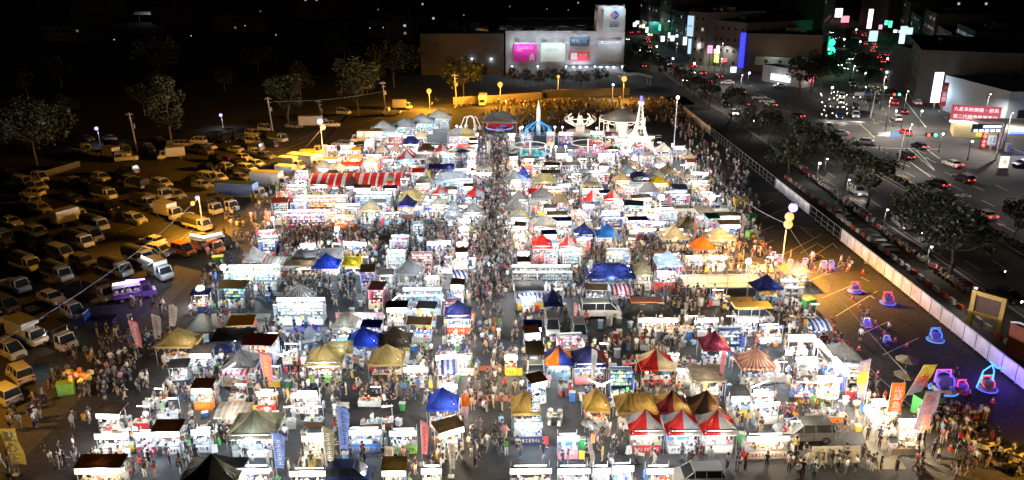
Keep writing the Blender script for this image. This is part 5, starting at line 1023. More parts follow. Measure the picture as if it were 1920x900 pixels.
p = at(350, 478); vehicle('food', (p.x + 3, p.y + 1, 0), LD + 5, 'orange', label='orange food truck with tan awning near the sedan row'); lamp(None, (p.x + 3, p.y - 2.4, 2.4), 100, WARM, .1); mark('orange food truck', p)
mark('long blue truck', at(455, 372)); mark('dark kiosks', at(425, 262)); mark('left lot trucks', at(165, 450)); mark('upper white sedans', at(470, 305)); mark('pale container', at(590, 238)); mark('lower left vans', at(30, 690))
lamp(None, (*(at(130, 648)).xy, 1.9), 120, WARM, .1); lamp(None, (*(at(72, 705)).xy, 1.7), 90, COOL, .1)
vehicle('bigbox', at(905, 196), -92, 'white', label='white truck parked by the far boundary wall under an orange lamp'); mark('far white truck', at(905, 196))
# market vehicles
def mveh(kind, px, py, deg, col, label, short=None, **k):
    vehicle(kind, at(px, py), deg, col, label=label, group='vehicles serving as stalls inside the market', **k)
    if short: mark(short, at(px, py))
mveh('van', 1125, 592, 0, 'white', 'white minibus parked side on behind the fried food counters', 'white minibus', sca=1.08); mveh('van', 1212, 594, 0, 'black', 'black minibus with its rear hatch up and orange awning on top', 'black minibus', sca=1.08); mveh('van', 1412, 602, 0, 'silver', 'silver minibus with golden roof cover near the stage', 'silver minibus')
mveh('suv', 1505, 822, 180, 'grey', 'grey hatchback parked behind the speckled white board', 'grey hatchback', sca=1.15); mveh('kei', 1035, 622, -90, 'white', 'white kei van facing the viewer under the slim navy canopy', 'white kei van'); mveh('kiosk', 1003, 700, -90, 'silver', 'silver truck with dark roof parked beside the yellow cart', 'dark roofed truck')
mveh('kei', 655, 905, 0, 'navy', 'dark blue small van shining under blue light at the bottom edge'); mveh('suv', 1305, 905, 180, 'white', 'white hatchback roof at the bottom edge of the picture'); mveh('kei', 1085, 632, -90, 'silver', 'silver kei van beside the folding sign boards'); mveh('pickup', 425, 665, 0, 'navy', 'navy pickup parked under the black arched canopy')
def box_cover(px, py, wd, m, label): 
    p = at(px, py, 2); o = build(G().box((0, 0, 0), (wd, 1.9, .12), 0, top=.97).tube((-wd / 2, -.9, .06), (wd / 2, -.9, .06), .07, .07, 6), 'roof_cover', m, None, (p.x, p.y, 2.02)); tag(o, label, 'cover')
box_cover(1410, 572, 4.6, mat('gold_cover', (.6, .42, .08), .4), 'golden cover lying on the roof of the silver minibus'); box_cover(1212, 563, 4, mat('orange_cover', (.55, .2, .1), .6), 'orange brown awning on the roof of the black minibus')
# right side traffic
veh([('sedan', 1845, 408, 96, 'white', 2), ('suv', 1805, 340, 100, 'black', 2), ('sedan', 1757, 349, 104, 'black', 2), ('sedan', 1785, 312, 100, 'white', 2), ('sedan', 1723, 278, 98, 'black', 2), ('suv', 1697, 297, 95, 'black', 2), ('sedan', 1620, 270, 160, 'white', 0), ('sedan', 1572, 254, 170, 'silver', 2), ('suv', 1680, 226, 84, 'white', 2), ('sedan', 1697, 252, 92, 'red', 2), ('sedan', 1691, 212, 80, 'black', 2), ('suv', 1675, 196, 78, 'red', 2), ('suv', 1719, 196, 75, 'white', 2), ('sedan', 1660, 150, 72, 'red', 2), ('sedan', 1684, 154, 72, 'black', 2), ('suv', 1634, 96, 70, 'red', 2), ('sedan', 1648, 110, 70, 'black', 2), ('sedan', 1655, 118, 70, 'white', 2), ('sedan', 1640, 90, 70, 'silver', 2), ('suv', 1630, 74, 70, 'black', 2), ('sedan', 1668, 116, 70, 'grey', 2), ('sedan', 1647, 132, 70, 'white', 2)], group='traffic on the roads at the right')
veh([('suv', 1607, 364, -86, 'white', 1), ('suv', 1722, 436, -88, 'black', 1), ('sedan', 1690, 425, -90, 'silver', 1), ('suv', 1604, 220, -112, 'white', 1), ('suv', 1604, 204, -112, 'black', 1), ('suv', 1577, 195, -112, 'white', 1), ('sedan', 1578, 183, -112, 'silver', 1), ('suv', 1574, 222, -112, 'navy', 1), ('sedan', 1575, 124, -112, 'silver', 1), ('suv', 1590, 120, -112, 'white', 1), ('sedan', 1568, 104, -112, 'white', 1), ('sedan', 1595, 112, -112, 'black', 1), ('sedan', 1360, 198, -90, 'silver', 1), ('sedan', 1375, 215, -90, 'white', 1),
     ('sedan', 1423, 186, 175, 'white', 0), ('sedan', 1437, 193, 172, 'silver', 0), ('sedan', 1445, 200, 100, 'white', 2), ('sedan', 1492, 221, 120, 'black', 2), ('sedan', 1315, 140, 100, 'black', 2), ('sedan', 1346, 146, 100, 'black', 2), ('sedan', 1364, 158, 170, 'white', 0), ('suv', 1205, 126, 95, 'black', 2), ('sedan', 1258, 127, 120, 'maroon', 2), ('sedan', 1298, 126, 100, 'red', 2), ('suv', 1196, 62, 92, 'red', 2), ('suv', 1212, 75, 92, 'black', 2), ('sedan', 1885, 562, -60, 'black', 1), ('sedan', 1461, 164, 175, 'white', 0), ('sedan', 1295, 138, -80, 'white', 1), ('sedan', 1215, 98, -85, 'white', 1), ('sedan', 1200, 96, -85, 'silver', 1), ('sedan', 1190, 98, -85, 'white', 1), ('sedan', 1916, 312, 200, 'navy', 0)], group='traffic on the roads at the right')
for i in range(46):
    main = i % 2; t = rv.uniform(0, 1)
    if main: X = rv.choice((67, 71, 75, 79.5)); p = Vector((X, 225 + 260 * t, 0)); hd = -90 if X < 73 else 90
    else: b = rv.choice((6.5, 11, 24, 29)); p = on2(60 + 230 * t, b * (1 - t * .3)); hd = 69 + (180 if b < 15 else 0)
    if free(p.x, p.y, 2): vehicle(rv.choice(('sedan', 'suv', 'van')), p, hd, rv.choice(('white', 'black', 'silver', 'red')), 1 if abs(hd) != 90 and hd > 100 or hd == -90 else 2, far=True, group='traffic on the roads at the right')
# a few of the lit headlights throw real light on the road
for px, py, c, d in ((1604, 226, NEUT, 400), (1574, 228, NEUT, 400), (1550, 226, NEUT, 400), (1607, 370, NEUT, 160), (1722, 442, NEUT, 160)):
    p = at(px, py); lamp(None, (p.x, p.y - 2, .9), d, c, .2)
mark('white sedan', at(1845, 408)); mark('waiting cars', at(1604, 210)); mark('oncoming white car', at(1607, 364))
rs = random.Random(11)
CB = ('black', 'white', 'silver', 'red', 'white', 'grey')
def sc_at(px, py, deg, on=0, far=None, **k):
    p = at(px, py)
    scooter(p, deg + rs.uniform(-8, 8), rs.choice(CB), on, far=(py < 430) if far is None else far, **k)
for i in range(34): sc_at(rs.uniform(1538, 1588), rs.uniform(176, 226), -112, rs.random() < .8, True, group='scooters waiting at the stop line')
for i in range(6): sc_at(1600 + i * 3, 184 + rs.uniform(-4, 4), -112, 1, True, group='scooters waiting at the stop line')
y = 88.
while y < 163:
    x = 61.4 + rs.uniform(-.3, .3) + max(0, (y - 120) * .045); scooter((x, y, 0), 165 + rs.uniform(-10, 10), rs.choice(CB), 0, far=y > 118, group='scooters parked in the long kerbside row'); y += rs.uniform(.75, 1.05)
for i in range(46):
    t = rs.random(); px = 1770 + 150 * t + rs.uniform(-30, 30); py = 745 + 150 * t + rs.uniform(-15, 25); 
    if px < 1930: sc_at(px, py, rs.choice((20, 200, -30)), 0, False, group='scooters parked at the lower right')
for i in range(64): sc_at(rs.uniform(785, 1260), rs.uniform(188, 205), 90, 0, True, group='scooters parked along the far crowd')
sc_at(1877, 518, -90, 1, False, base='lone scooter with bright headlight on the main road', group='scooters'); mark('twin orange lamp', at(1463, 505)); mark('open stage', at(1360, 550))
sc_at(1660, 650, 140, 0, False, group='scooters in the empty lot')

# ================================================================ MARKET CANOPIES
STALLQ = []
def can(*a, st=None, **k):
    e, x, y, wm = canopy(*a, **k)
    if st is not False: STALLQ.append((x, y - a[3] / 2 + 1.0, wm * .86, st or {}))
    return e, x, y, wm
can(605, 683, 70, 3.2, 'pyramid', 'plain', ['mustard'], label='mustard canopy over a steel kitchen counter with lime front', short='left mustard canopy', st=dict(kind='cart', panel='lime', pal=5))
can(722, 683, 66, 3.2, 'pyramid', 'plain', ['mustard'], label='second mustard canopy, right of the one with the lime counter', short='right mustard canopy', st=dict(kind='table', pal=2, panel='brown'))
can(678, 647, 62, 3.0, 'pyramid', 'plain', ['royal'], label='royal blue canopy directly behind the gap between the mustard canopies', short='royal blue canopy', st=dict(kind='table', pal=1))
can(738, 648, 62, 3.0, 'pyramid', 'plain', ['darkbrown'], label='dark brown canopy touching the royal blue one', short='dark brown canopy', st=dict(kind='table', pal=5, watts=60))
can(858, 595, 50, 3.0, 'pyramid', 'plain', ['navy'], label='navy canopy over a red lit snack counter beside the centre aisle', short='navy aisle canopy', st=dict(kind='cart', panel='red', pal=3, light=WARM))
can(829, 767, 60, 2.6, 'pyramid', 'plain', ['royal'], label='flat blue canopy left of the centre aisle near the viewer', short='near blue canopy', st=dict(kind='table', pal=0, light=WARM), hz=1.05)
can(987, 775, 56, 3.0, 'pyramid', 'plain', ['amber'], label='amber canopy at the right edge of the centre aisle', short='amber aisle canopy', st=dict(kind='table', pal=2, light=WARM, watts=80))
can(1121, 770, 48, 2.9, 'pyramid', 'plain', ['amber'], label='amber canopy left of the three red and white tents', short='small amber canopy', st=dict(kind='table', pal=2, light=WARM))
can(1197, 773, 78, 3.0, 'hip', 'plain', ['amber'], label='wide amber roof directly behind the left red and white tent', short='wide amber roof', st=dict(kind='table', pal=2, light=WARM))
can(1265, 773, 62, 3.0, 'pyramid', 'wedge', ['maroon', 'amber'], label='maroon and amber peaked tent between the wide amber roof and the brown one', short='maroon amber tent', st=dict(kind='table', pal=2, light=WARM))
can(1331, 775, 62, 3.0, 'pyramid', 'half', ['darkbrown', 'brown'], label='two tone brown canopy behind the right red and white tent', short='two tone canopy', st=dict(kind='table', pal=2, watts=50))
for cx, l_, s_, pn in ((1215, 'left', 'left striped tent', 'red'), (1284, 'middle', 'middle striped tent', 'white'), (1352, 'right', 'right striped tent', 'white')):
    can(cx, 812, 66, 3.0, 'pyramid', 'wedge', ['red', 'white'], label=f'{l_} one of the three adjoining red and white tents near the viewer', short={'left': 'left red tent', 'middle': 'middle red tent', 'right': 'right red tent'}[l_], group='three red and white tents', st=dict(kind='cart', panel=pn, pal=2 if pn == 'red' else 0, watts=170))
can(468, 820, 92, 4.0, 'pyramid', 'half', ['olive', 'khaki'], label='large olive canopy at the near left with a white counter below', short='olive canopy', st=dict(kind='cart', pal=1, light=COOL))
can(388, 905, 110, 3.4, 'pyramid', 'wedge', ['black', 'olive'], label='dark peaked canopy cut off by the bottom edge, left', short='dark bottom canopy', st=False)
can(1107, 686, 66, 3.4, 'pyramid', 'quarter', ['navy', 'maroon', 'brown'], label='navy and maroon canopy behind the pink flag', short='navy maroon canopy', st=dict(kind='cart', pal=3, panel='pink'))
can(1049, 682, 52, 2.6, 'pyramid', 'wedge', ['orange', 'navy'], label='small orange and navy canopy over a pale blue stall', short='orange navy canopy', st=dict(kind='case', pal=1, light=COOL, sign=LBC, panel='skyblue'))
can(1235, 692, 66, 3.2, 'pyramid', 'wedge', ['red', 'cream'], label='lone red and cream tent in the middle of the right block', short='lone red tent', st=dict(kind='table', pal=0, light=WARM, panel='red'))
can(1424, 690, 68, 3.2, 'pyramid', 'stripe', ['stripered', 'cream'], label='finely striped red and cream tent left of the bright kitchen ring', short='candy striped tent', st=dict(kind='table', pal=1, light=COOL))
can(1345, 655, 52, 2.8, 'pyramid', 'quarter', ['maroon', 'orange', 'navy'], label='maroon, orange and navy canopy with blue lit stall below', short='tricolour canopy', st=dict(kind='table', pal=1, light=COOL))
can(326, 650, 74, 3.2, 'pyramid', 'plain', ['mustard'], label='leftmost mustard canopy beside the white flags', short='leftmost mustard canopy', st=dict(kind='table', pal=2, light=WARM, watts=160))
can(430, 643, 76, 3.0, 'flat', 'plain', ['black'], label='black flat canopy right of the leftmost mustard canopy', short='black flat canopy', st=False)
can(555, 563, 56, 3.2, 'pyramid', 'stripe', ['black', 'white'], label='black and white striped tent above the long white counter', short='black striped tent', st=dict(kind='table', pal=5, watts=200))
can(608, 501, 50, 3.0, 'pyramid', 'plain', ['royal'], label='bright blue canopy beside the yellow sheet in the left block', short='mid blue canopy', st=dict(kind='table', pal=0))
can(657, 499, 34, 2.6, 'flat', 'plain', ['yellow'], label='flat bright yellow canopy in the left block', short='yellow canopy', st=dict(kind='table', pal=1, light=COOL))
can(560, 500, 60, 2.5, 'flat', 'plain', ['beige'], label='peach awning with three lamps left of the bright blue canopy', short='peach awning', st=dict(kind='table', pal=4, light=WARM))
can(1147, 520, 92, 4.2, 'hip', 'plain', ['navy'], label='large dark navy hipped canopy in the right block', short='large navy canopy', st=dict(kind='rack', pal=1, light=COOL))
can(1038, 572, 36, 2.8, 'pyramid', 'plain', ['navy'], label='slim navy canopy behind the white kei van', short='slim navy canopy', st=False)
can(1257, 497, 50, 3.2, 'pyramid', 'half', ['pale', 'pale'], label='pale blue peaked canopy over a blue white prize rack', short='pale blue canopy', st=dict(kind='rack', pal=1, light=COOL, watts=200))
can(1018, 464, 38, 3.0, 'pyramid', 'plain', ['red'], label='left of the twin red canopies right of the aisle', short='left twin canopy', st=dict(kind='cart', pal=0, panel='red')); can(1066, 464, 34, 3.0, 'pyramid', 'wedge', ['red', 'white'], label='right of the twin red canopies, with one white side', short='right twin canopy', st=dict(kind='cart', pal=3))
can(1141, 443, 44, 3.0, 'pyramid', 'plain', ['blue'], label='clear blue canopy in the right block behind the navy one', short='clear blue canopy', st=dict(kind='table', pal=3, light=WARM))
can(1267, 447, 52, 3.4, 'pyramid', 'wedge', ['cream', 'cream'], label='cream peaked canopy right of the orange banner', short='left cream canopy', st=dict(kind='rack', pal=5, light=WARM)); can(1354, 449, 54, 3.4, 'pyramid', 'plain', ['cream'], label='cream peaked canopy at the right edge of the market', short='right cream canopy', st=dict(kind='rack', pal=5, light=WARM)); can(1322, 466, 42, 2.8, 'pyramid', 'plain', ['orange'], label='vivid orange canopy between the two cream ones', short='orange canopy', st=dict(kind='table', pal=2, light=WARM))
can(975, 410, 36, 3.2, 'pyramid', 'wedge', ['grey', 'mustard'], label='grey canopy with yellow side at the right of the centre aisle', short='grey yellow canopy', st=dict(kind='cart', pal=1, light=COOL)); can(974, 377, 34, 3.2, 'pyramid', 'plain', ['grey'], label='grey canopy just behind the grey and yellow one at the aisle', short='plain grey canopy')
can(850, 401, 36, 3.2, 'pyramid', 'plain', ['grey'], label='left of two joined grey canopies facing the centre aisle', short='left grey pair'); can(887, 401, 36, 3.2, 'pyramid', 'plain', ['grey'], label='right of two joined grey canopies facing the centre aisle', short='right grey pair'); can(822, 386, 30, 3, 'pyramid', 'plain', ['beige'], label='small beige canopy behind the joined grey ones', short='small beige canopy')
can(824, 366, 30, 3, 'pyramid', 'wedge', ['red', 'grey'], label='small red and grey canopy, left one of two behind the grey pair', short='left small red'); can(892, 366, 32, 3, 'pyramid', 'wedge', ['red', 'grey'], label='small red and grey canopy beside the aisle crowd, right one of two', short='right small red', st=dict(light=COOL))
can(770, 374, 50, 3.6, 'hip', 'plain', ['khaki'], label='khaki hipped canopy right of the blue white prize walls', short='khaki canopy', st=dict(light=WARM)); can(847, 338, 70, 4.2, 'hip', 'plain', ['grey'], label='broad grey hipped canopy left of the aisle', short='broad grey canopy', st=dict(kind='rack', pal=1))
can(1008, 364, 34, 2.6, 'flat', 'plain', ['red'], label='flat bright red canopy right of the aisle', short='flat red canopy', st=dict(kind='case', pal=1, light=COOL)); can(1022, 341, 48, 3.8, 'hip', 'plain', ['khaki'], label='khaki hipped canopy behind the flat red one', short='rear khaki canopy', st=dict(light=WARM)); can(982, 331, 26, 3, 'pyramid', 'plain', ['navy'], label='little navy canopy at the far right of the aisle', short='little navy canopy', st=dict(light=COOL))
can(1112, 375, 34, 3, 'pyramid', 'wedge', ['red', 'white'], label='left of two small red and white tents in the right block', short='left small tent', st=dict(light=COOL)); can(1151, 375, 34, 3, 'pyramid', 'wedge', ['red', 'white'], label='right of two small red and white tents in the right block', short='right small tent', st=dict(light=COOL)); can(1112, 356, 42, 3, 'arch', 'plain', ['tan'], label='tan arched canopy just behind the small red and white tents', short='tan arch')
can(1170, 341, 34, 3.4, 'pyramid', 'plain', ['tan'], label='tan canopy left of the dark arched one', short='far tan canopy', st=dict(light=WARM)); can(1203, 338, 34, 3.6, 'arch', 'plain', ['navy'], label='dark navy arched canopy beside the far tan one', short='navy arch'); can(1238, 346, 34, 3.4, 'pyramid', 'plain', ['yellow'], label='glowing yellow canopy at the right end of the far row', short='glowing yellow canopy', st=dict(light=WARM, watts=260)); can(1228, 331, 34, 3, 'pyramid', 'plain', ['beige'], label='beige canopy behind the glowing yellow one', short='far beige canopy')
can(629, 318, 30, 3, 'pyramid', 'plain', ['cream'], label='cream canopy at the left end above the striped awning', short='left end cream'); can(694, 307, 28, 3, 'pyramid', 'plain', ['cream'], label='small cream canopy behind the striped awning', short='small far cream', st=dict(light=COOL, watts=200)); can(764, 293, 26, 3, 'pyramid', 'wedge', ['red', 'white'], label='farthest red and white canopy by the kiddie track', short='farthest red canopy', st=dict(light=COOL)); can(655, 312, 40, 2.4, 'flat', 'plain', ['red'], label='flat red awning left behind the striped one', short='flat red awning')
can(664, 347, 172, 4.2, 'barrel', 'awning', ['red', 'white'], label='very long curved awning with red and white stripes at the far left', short='long striped awning', st=False); can(827, 317, 48, 3, 'flat', 'plain', ['navy'], label='flat navy awning behind the broad grey canopy', short='flat navy awning'); can(1034, 330, 36, 3.4, 'flat', 'plain', ['darkbrown'], label='dark tarpaulin sheet above the rear khaki canopy', short='dark tarpaulin'); can(907, 325, 30, 3.4, 'arch', 'plain', ['beige'], label='beige arched canopy at the far left of the aisle', short='beige arch'); can(918, 355, 34, 3, 'flat', 'plain', ['olive'], label='dull olive awning standing in the aisle crowd', short='olive awning', st=False) if 0 else None
for cx, cy, w_, l_ in ((716, 245, 52, 'first and nearest'), (756, 238, 46, 'second'), (790, 231, 46, 'third'), (822, 222, 46, 'last and palest')):
    can(cx, cy, w_, 6, 'pyramid', 'plain', ['grey' if cx < 800 else 'beige'], label=f'{l_} of four grey arcade tents in a slanting row', group='grey arcade tents', short=f'{l_.split()[0]} arcade tent', hz=1.3, st=dict(kind='rack', pal=4, light=COOL, watts=230))
can(865, 255, 54, 5, 'hip', 'wedge', ['grey', 'mustard'], label='grey and yellow ticket tent with striped booth by the rides', short='ticket tent', hz=1.25, st=dict(kind='cart', panel='red', light=COOL)); can(937, 228, 66, 6, 'hip', 'plain', ['grey'], label='large grey roof over the spinning dish ride', short='dish ride roof', hz=1.6, st=False)
rnd = random.Random(21)
for x, y, wd, d in STALLQ:
    d = dict(d); k = d.pop('kind', rnd.choice(('cart', 'table', 'rack', 'cart'))); d.setdefault('pal', rnd.randrange(6)); d.setdefault('watts', 200)
    if wd > 5 and k in ('cart', 'table', 'case'): k = 'rack'
    stall(x, y, min(wd, 12), k, **d)
# named stalls: (px, py of front foot, width px, kind, options)
def st(px, py, wpx, kind, label, short=None, **k):
    p = at(px, py); return stall(p.x, p.y + .85 if kind != 'rack' else p.y + .3, wpx / ppm(py), kind, label=label, short=short, **k)
st(190, 925, 78, 'kiosk', 'brown roofed grill stall at the bottom left corner', 'brown grill stall', roof='brown', pal=2, light=WARM, sign=LBW, watts=190)
st(470, 925, 74, 'cart', 'turquoise lit drink stall at the bottom edge left of the pale flag', 'turquoise stall', pal=1, light=COOL, sign=LBC, panel='teal', watts=170)
st(580, 930, 62, 'cart', 'cream signed stall at the bottom edge below the striped awning cart', 'cream signed stall', pal=5, sign=LBW); st(740, 930, 42, 'kiosk', 'olive roofed stall with warm bulbs at the bottom edge', 'olive roofed stall', roof='khaki', pal=2, light=WARM, sign=LBW)
st(810, 925, 34, 'cart', 'small white stall at the bottom edge left of the aisle', 'small white stall', pal=5); st(995, 925, 74, 'cart', 'wide blank white lightbox stall at the bottom edge right of the aisle', 'wide lightbox stall', pal=3, sign=LB); st(1075, 925, 58, 'cart', 'white lightbox stall with faint red marks at the bottom edge', 'second lightbox stall', pal=0)
st(1128, 925, 30, 'cart', 'narrow white topped stall at the bottom edge', 'narrow stall', pal=1); st(1168, 920, 34, 'cart', 'white topped cart standing alone at the bottom edge', 'lone white cart', roof='white', pal=1, light=COOL); st(1235, 925, 46, 'cart', 'pinkish signed stall below the left red tent', 'pinkish stall', sign=LBW, panel='pink', pal=2, light=WARM)
st(210, 858, 46, 'cart', 'white curved counter stall left of the yellow cart', 'white curved stall', pal=5, light=NEUT, watts=140); st(232, 854, 26, 'cart', 'narrow bright yellow cart with purple characters', 'yellow cart', panel='yellow', pal=2, sign=LBW); st(277, 855, 36, 'cart', 'pink and white snack cart', 'pink cart', panel='maroon', pal=3, sign=glow('pink_box', (1, .45, .7), 2)); st(316, 854, 50, 'kiosk', 'dark brown roofed white counter between pink cart and red trimmed cart', 'brown roofed counter', roof='brown', pal=5, watts=170); st(381, 850, 34, 'cart', 'white cart with red trim lines', 'red trimmed cart', panel='white', pal=1, light=COOL, sign=LBC)
st(590, 862, 38, 'cart', 'cart under a black and white striped awning', 'striped awning cart', pal=3, light=WARM); st(683, 850, 66, 'cart', 'blue lit stall with white banner roof behind the blue flag', 'blue lit stall', pal=1, light=COOL, sign=LBC, panel='blue', watts=180); st(757, 852, 50, 'cart', 'cart with yellow and pink banner and lime front', 'lime front cart', pal=1, light=COOL, panel='lime', sign=glow('yellow_pink', (1, .85, .7), 2))
st(840, 852, 46, 'kiosk', 'angled white cart with orange edge and black box on its roof', 'angled cart', roof='beige', pal=1, rz=R(28)) ; st(990, 835, 52, 'cart', 'navy signed stall with a round lime disc', 'lime disc stall', pal=1, light=COOL, panel='navy', sign=glow('navy_sign', (.08, .22, .6), .8), watts=120); st(1065, 862, 40, 'cart', 'pale pink cart with a pink lit front', 'pale pink cart', pal=0, panel='pink', sign=glow('pinkish', (1, .75, .78), 1.8))
p = at(990, 835); o = letters('6月酒釀湯', .42, WHITE, None, (p.x + .35, p.y - .08, 2.15)); tag(o, 'white characters on the navy signed stall', 'lettering'); o = build(G().tube((0, 0, 0), (0, .06, 0), .38, .38, 16), 'round_sign', glow('lime_disc', (.7, 1, .2), 1.1), None, (p.x - .85, p.y - .1, 2.15)); tag(o, 'round lime disc on the navy signed stall', 'sign')
st(1437, 862, 74, 'cart', 'long cream counter stall left of the speckled board', 'long cream stall', pal=2, light=WARM, sign=LBW, watts=200); st(1385, 785, 32, 'kiosk', 'upright white vending cart with golden front', 'vending cart', roof='white', panel='yellow', pal=1, light=COOL); st(1428, 775, 32, 'cart', 'small white awning cart right of the vending cart', 'white awning cart', pal=5)
st(1540, 795, 62, 'table', 'long white buffet table in front of the bright kitchen ring', 'white buffet table', pal=0, light=WARM, watts=200); st(1570, 800, 44, 'table', 'table with mint cloth beside the red cordon', 'mint table', pal=4, panel='orange', light=WARM); st(500, 775, 30, 'cart', 'red topped cart left of the white cabinet', 'red topped cart', panel='red', sign=glow('redbox', (1, .12, .15), 2), light=WARM); st(575, 778, 42, 'cart', 'bright white cabinet stall in the near left block', 'bright cabinet', pal=5, watts=160); st(382, 770, 32, 'kiosk', 'small orange lit kiosk with brown roof', 'small orange kiosk', roof='brown', panel='orange', pal=2, light=WARM, sign=LBW); st(312, 795, 40, 'table', 'white table cart under a blue white tube', 'white tube cart', pal=5, light=COOL); st(380, 702, 38, 'kiosk', 'white topped kiosk in the dining area', 'dining kiosk', roof='white', pal=1, light=COOL)
st(780, 728, 44, 'cart', 'white signed cart left of the wide tray counter', 'white signed cart', pal=0); st(850, 705, 62, 'cart', 'wide tray counter beside the open aisle', 'tray counter', pal=5, watts=180); st(850, 650, 40, 'table', 'counter of white bowls behind the tray counter', 'bowl counter', pal=5); st(958, 705, 22, 'cart', 'bright yellow cart standing in the open aisle', 'bright yellow cart', panel='yellow', pal=2, sign=glow('yellowbox', (1, .75, .05), 1.4), light=WARM)
st(1290, 730, 36, 'case', 'white freezer case right of the lone red tent', 'white freezer', pal=0); st(560, 610, 92, 'rack', 'long blazing white counter under the black striped tent', 'blazing white counter', pal=5, watts=420, sdeep=1.8); st(675, 622, 86, 'cart', 'white grill stall with a long pink characters banner', 'pink banner stall', pal=5, watts=330, sign=glow('pink_banner', (.9, .12, .25), .9)); st(745, 612, 34, 'kiosk', 'black roofed cream stall right of the pink banner', 'black roofed stall', roof='black', pal=5, light=WARM)
p = at(675, 622); o = letters('炭烤鐵板大魷魚煎', .42, WHITE, None, (p.x, p.y - .1, 2.12), sx=1.2); tag(o, 'white characters across the long pink banner', 'lettering')
st(790, 592, 74, 'rack', 'blue lit stall with tubes slanting on both sides', 'blue tube stall', pal=1, light=COOL, watts=200); st(470, 545, 96, 'rack', 'wide brilliant prize booth at the left end of the market', 'wide brilliant booth', pal=4, watts=330); st(985, 545, 46, 'rack', 'white photo panel booth, left half, right of the aisle', 'left panel booth', pal=5, watts=260); st(1040, 545, 66, 'rack', 'white photo panel booth, right half', 'right panel booth', pal=5, watts=260); st(572, 432, 74, 'rack', 'maroon fronted booth with white sign strip', 'maroon booth', panel='maroon', pal=3, watts=200); st(640, 430, 50, 'cart', 'orange panelled booth right of the maroon one', 'orange booth', panel='orange', pal=2, light=WARM, sign=glow('orangebox', (1, .4, .1), 1.5))
st(600, 402, 96, 'rack', 'white slatted pavilion full of wares below the striped awning', 'slatted pavilion', pal=2, light=WARM, watts=260); st(700, 395, 66, 'rack', 'blue white wall of prizes left of the khaki canopy', 'blue prize wall', pal=1, light=COOL, watts=330); st(1265, 700, 20, 'case', 'small white box stand by the lone red tent', None, pal=0)
for i, (px, l_) in enumerate(((1215, 'orange lamp'), (1200, 'small'), (1250, 'yellow'), (1290, 'plain'), (1325, 'pale'), (1360, 'white'), (1400, 'far right'))):
    if px > 1205: st(px, 632, 36, 'table' if i % 2 else 'cart', f'{l_} snack counter in the row in front of the minibuses', f'{l_.split()[0]} counter', pal=2 if i < 4 else 1, light=WARM if i < 4 else NEUT)
# bright kitchen ring of long lightboxes
def beam(p0, p1, z, label, h=.6, d=.5):
    a, b = at(*p0, z), at(*p1, z); v = b - a; e = empty('lightbox_run', ((a.x + b.x) / 2, (a.y + b.y) / 2, 0), math.atan2(v.y, v.x)); L = v.length
    build(G().box((0, 0, z), (L, d, h), 0), 'lit_panel', LB, e); build(G().box((0, d / 2 + .03, z), (L + .1, .05, h + .1), 0), 'frame', STEEL, e)
    for i in range(max(2, int(L / 2.5) + 1)): build(G().box((-L / 2 + L * i / max(1, int(L / 2.5)), 0, z / 2 - h / 4), (.07, .07, z - h / 2), 0), 'post', STEEL, e)
    for i in range(max(1, int(L / 2.5))): lamp(e, (-L / 2 + L * (i + .5) / max(1, int(L / 2.5)), -.9, z - .5), 260, NEUT, .15)
    tag(e, label, 'lightbox', 'lightboxes of the bright kitchen ring')
beam((1480, 634), (1528, 634), 2.5, 'back lightbox of the bright kitchen ring'); beam((1530, 640), (1588, 700), 2.5, 'long slanting right lightbox of the kitchen ring'); beam((1625, 765), (1648, 790), 2.4, 'slanting lightbox in front of the orange flag'); mark('bright kitchen ring', at(1530, 700)); p = at(935, 720); lamp(None, (p.x + 1, p.y, 3.2), 900, (1, .84, .32), .15); lamp(None, (*at(1125, 606).xy, 3), 260, NEUT, .2); lamp(None, (*at(1410, 616).xy, 3), 260, NEUT, .2); lamp(None, (*at(1212, 608).xy, 3), 200, WARM, .2)  # last three lamps are unseen, added to brighten the minibuses
for px, py, w_, k, pl in ((1490, 665, 44, 'table', 5), (1540, 690, 36, 'table', 5), (1510, 700, 40, 'case', 5), (1545, 740, 42, 'cart', 5), (1575, 725, 24, 'case', 1), (1455, 715, 34, 'table', 0), (1655, 815, 40, 'table', 5), (1690, 850, 50, 'table', 5), (1640, 785, 36, 'cart', 5), (1700, 820, 34, 'case', 0), (1480, 830, 30, 'table', 2)):
    p = at(px, py); stall(p.x, p.y, w_ / ppm(py), k, pal=pl, light=WARM if py > 750 else NEUT, watts=300)
e = build(G().box((0, 0, .85), (4.2, .08, 1.5), 0, rx=R(-12)), 'speckled_board', mat('speckled_board', (.6, .55, .42), .7), None, at(1565, 868)); 
g = G(); r = random.Random(2); [g.box((r.uniform(-2, 2), -.06, r.uniform(-.6, .6)), (.06, .02, .05), 0) for _ in range(60)]; build(g, 'speckles', DARK, e, (0, 0, .85), (R(-12), 0, 0)); tag(e, 'long white board with dark specks in front of the grey hatchback', 'board'); mark('speckled board', at(1565, 868)); lamp(e, (1.2, -2.6, 2.8), 260, WARM, .2); lamp(e, (-1.2, -2.6, 2.8), 260, WARM, .2)  # two unseen lamps added in front to brighten the board
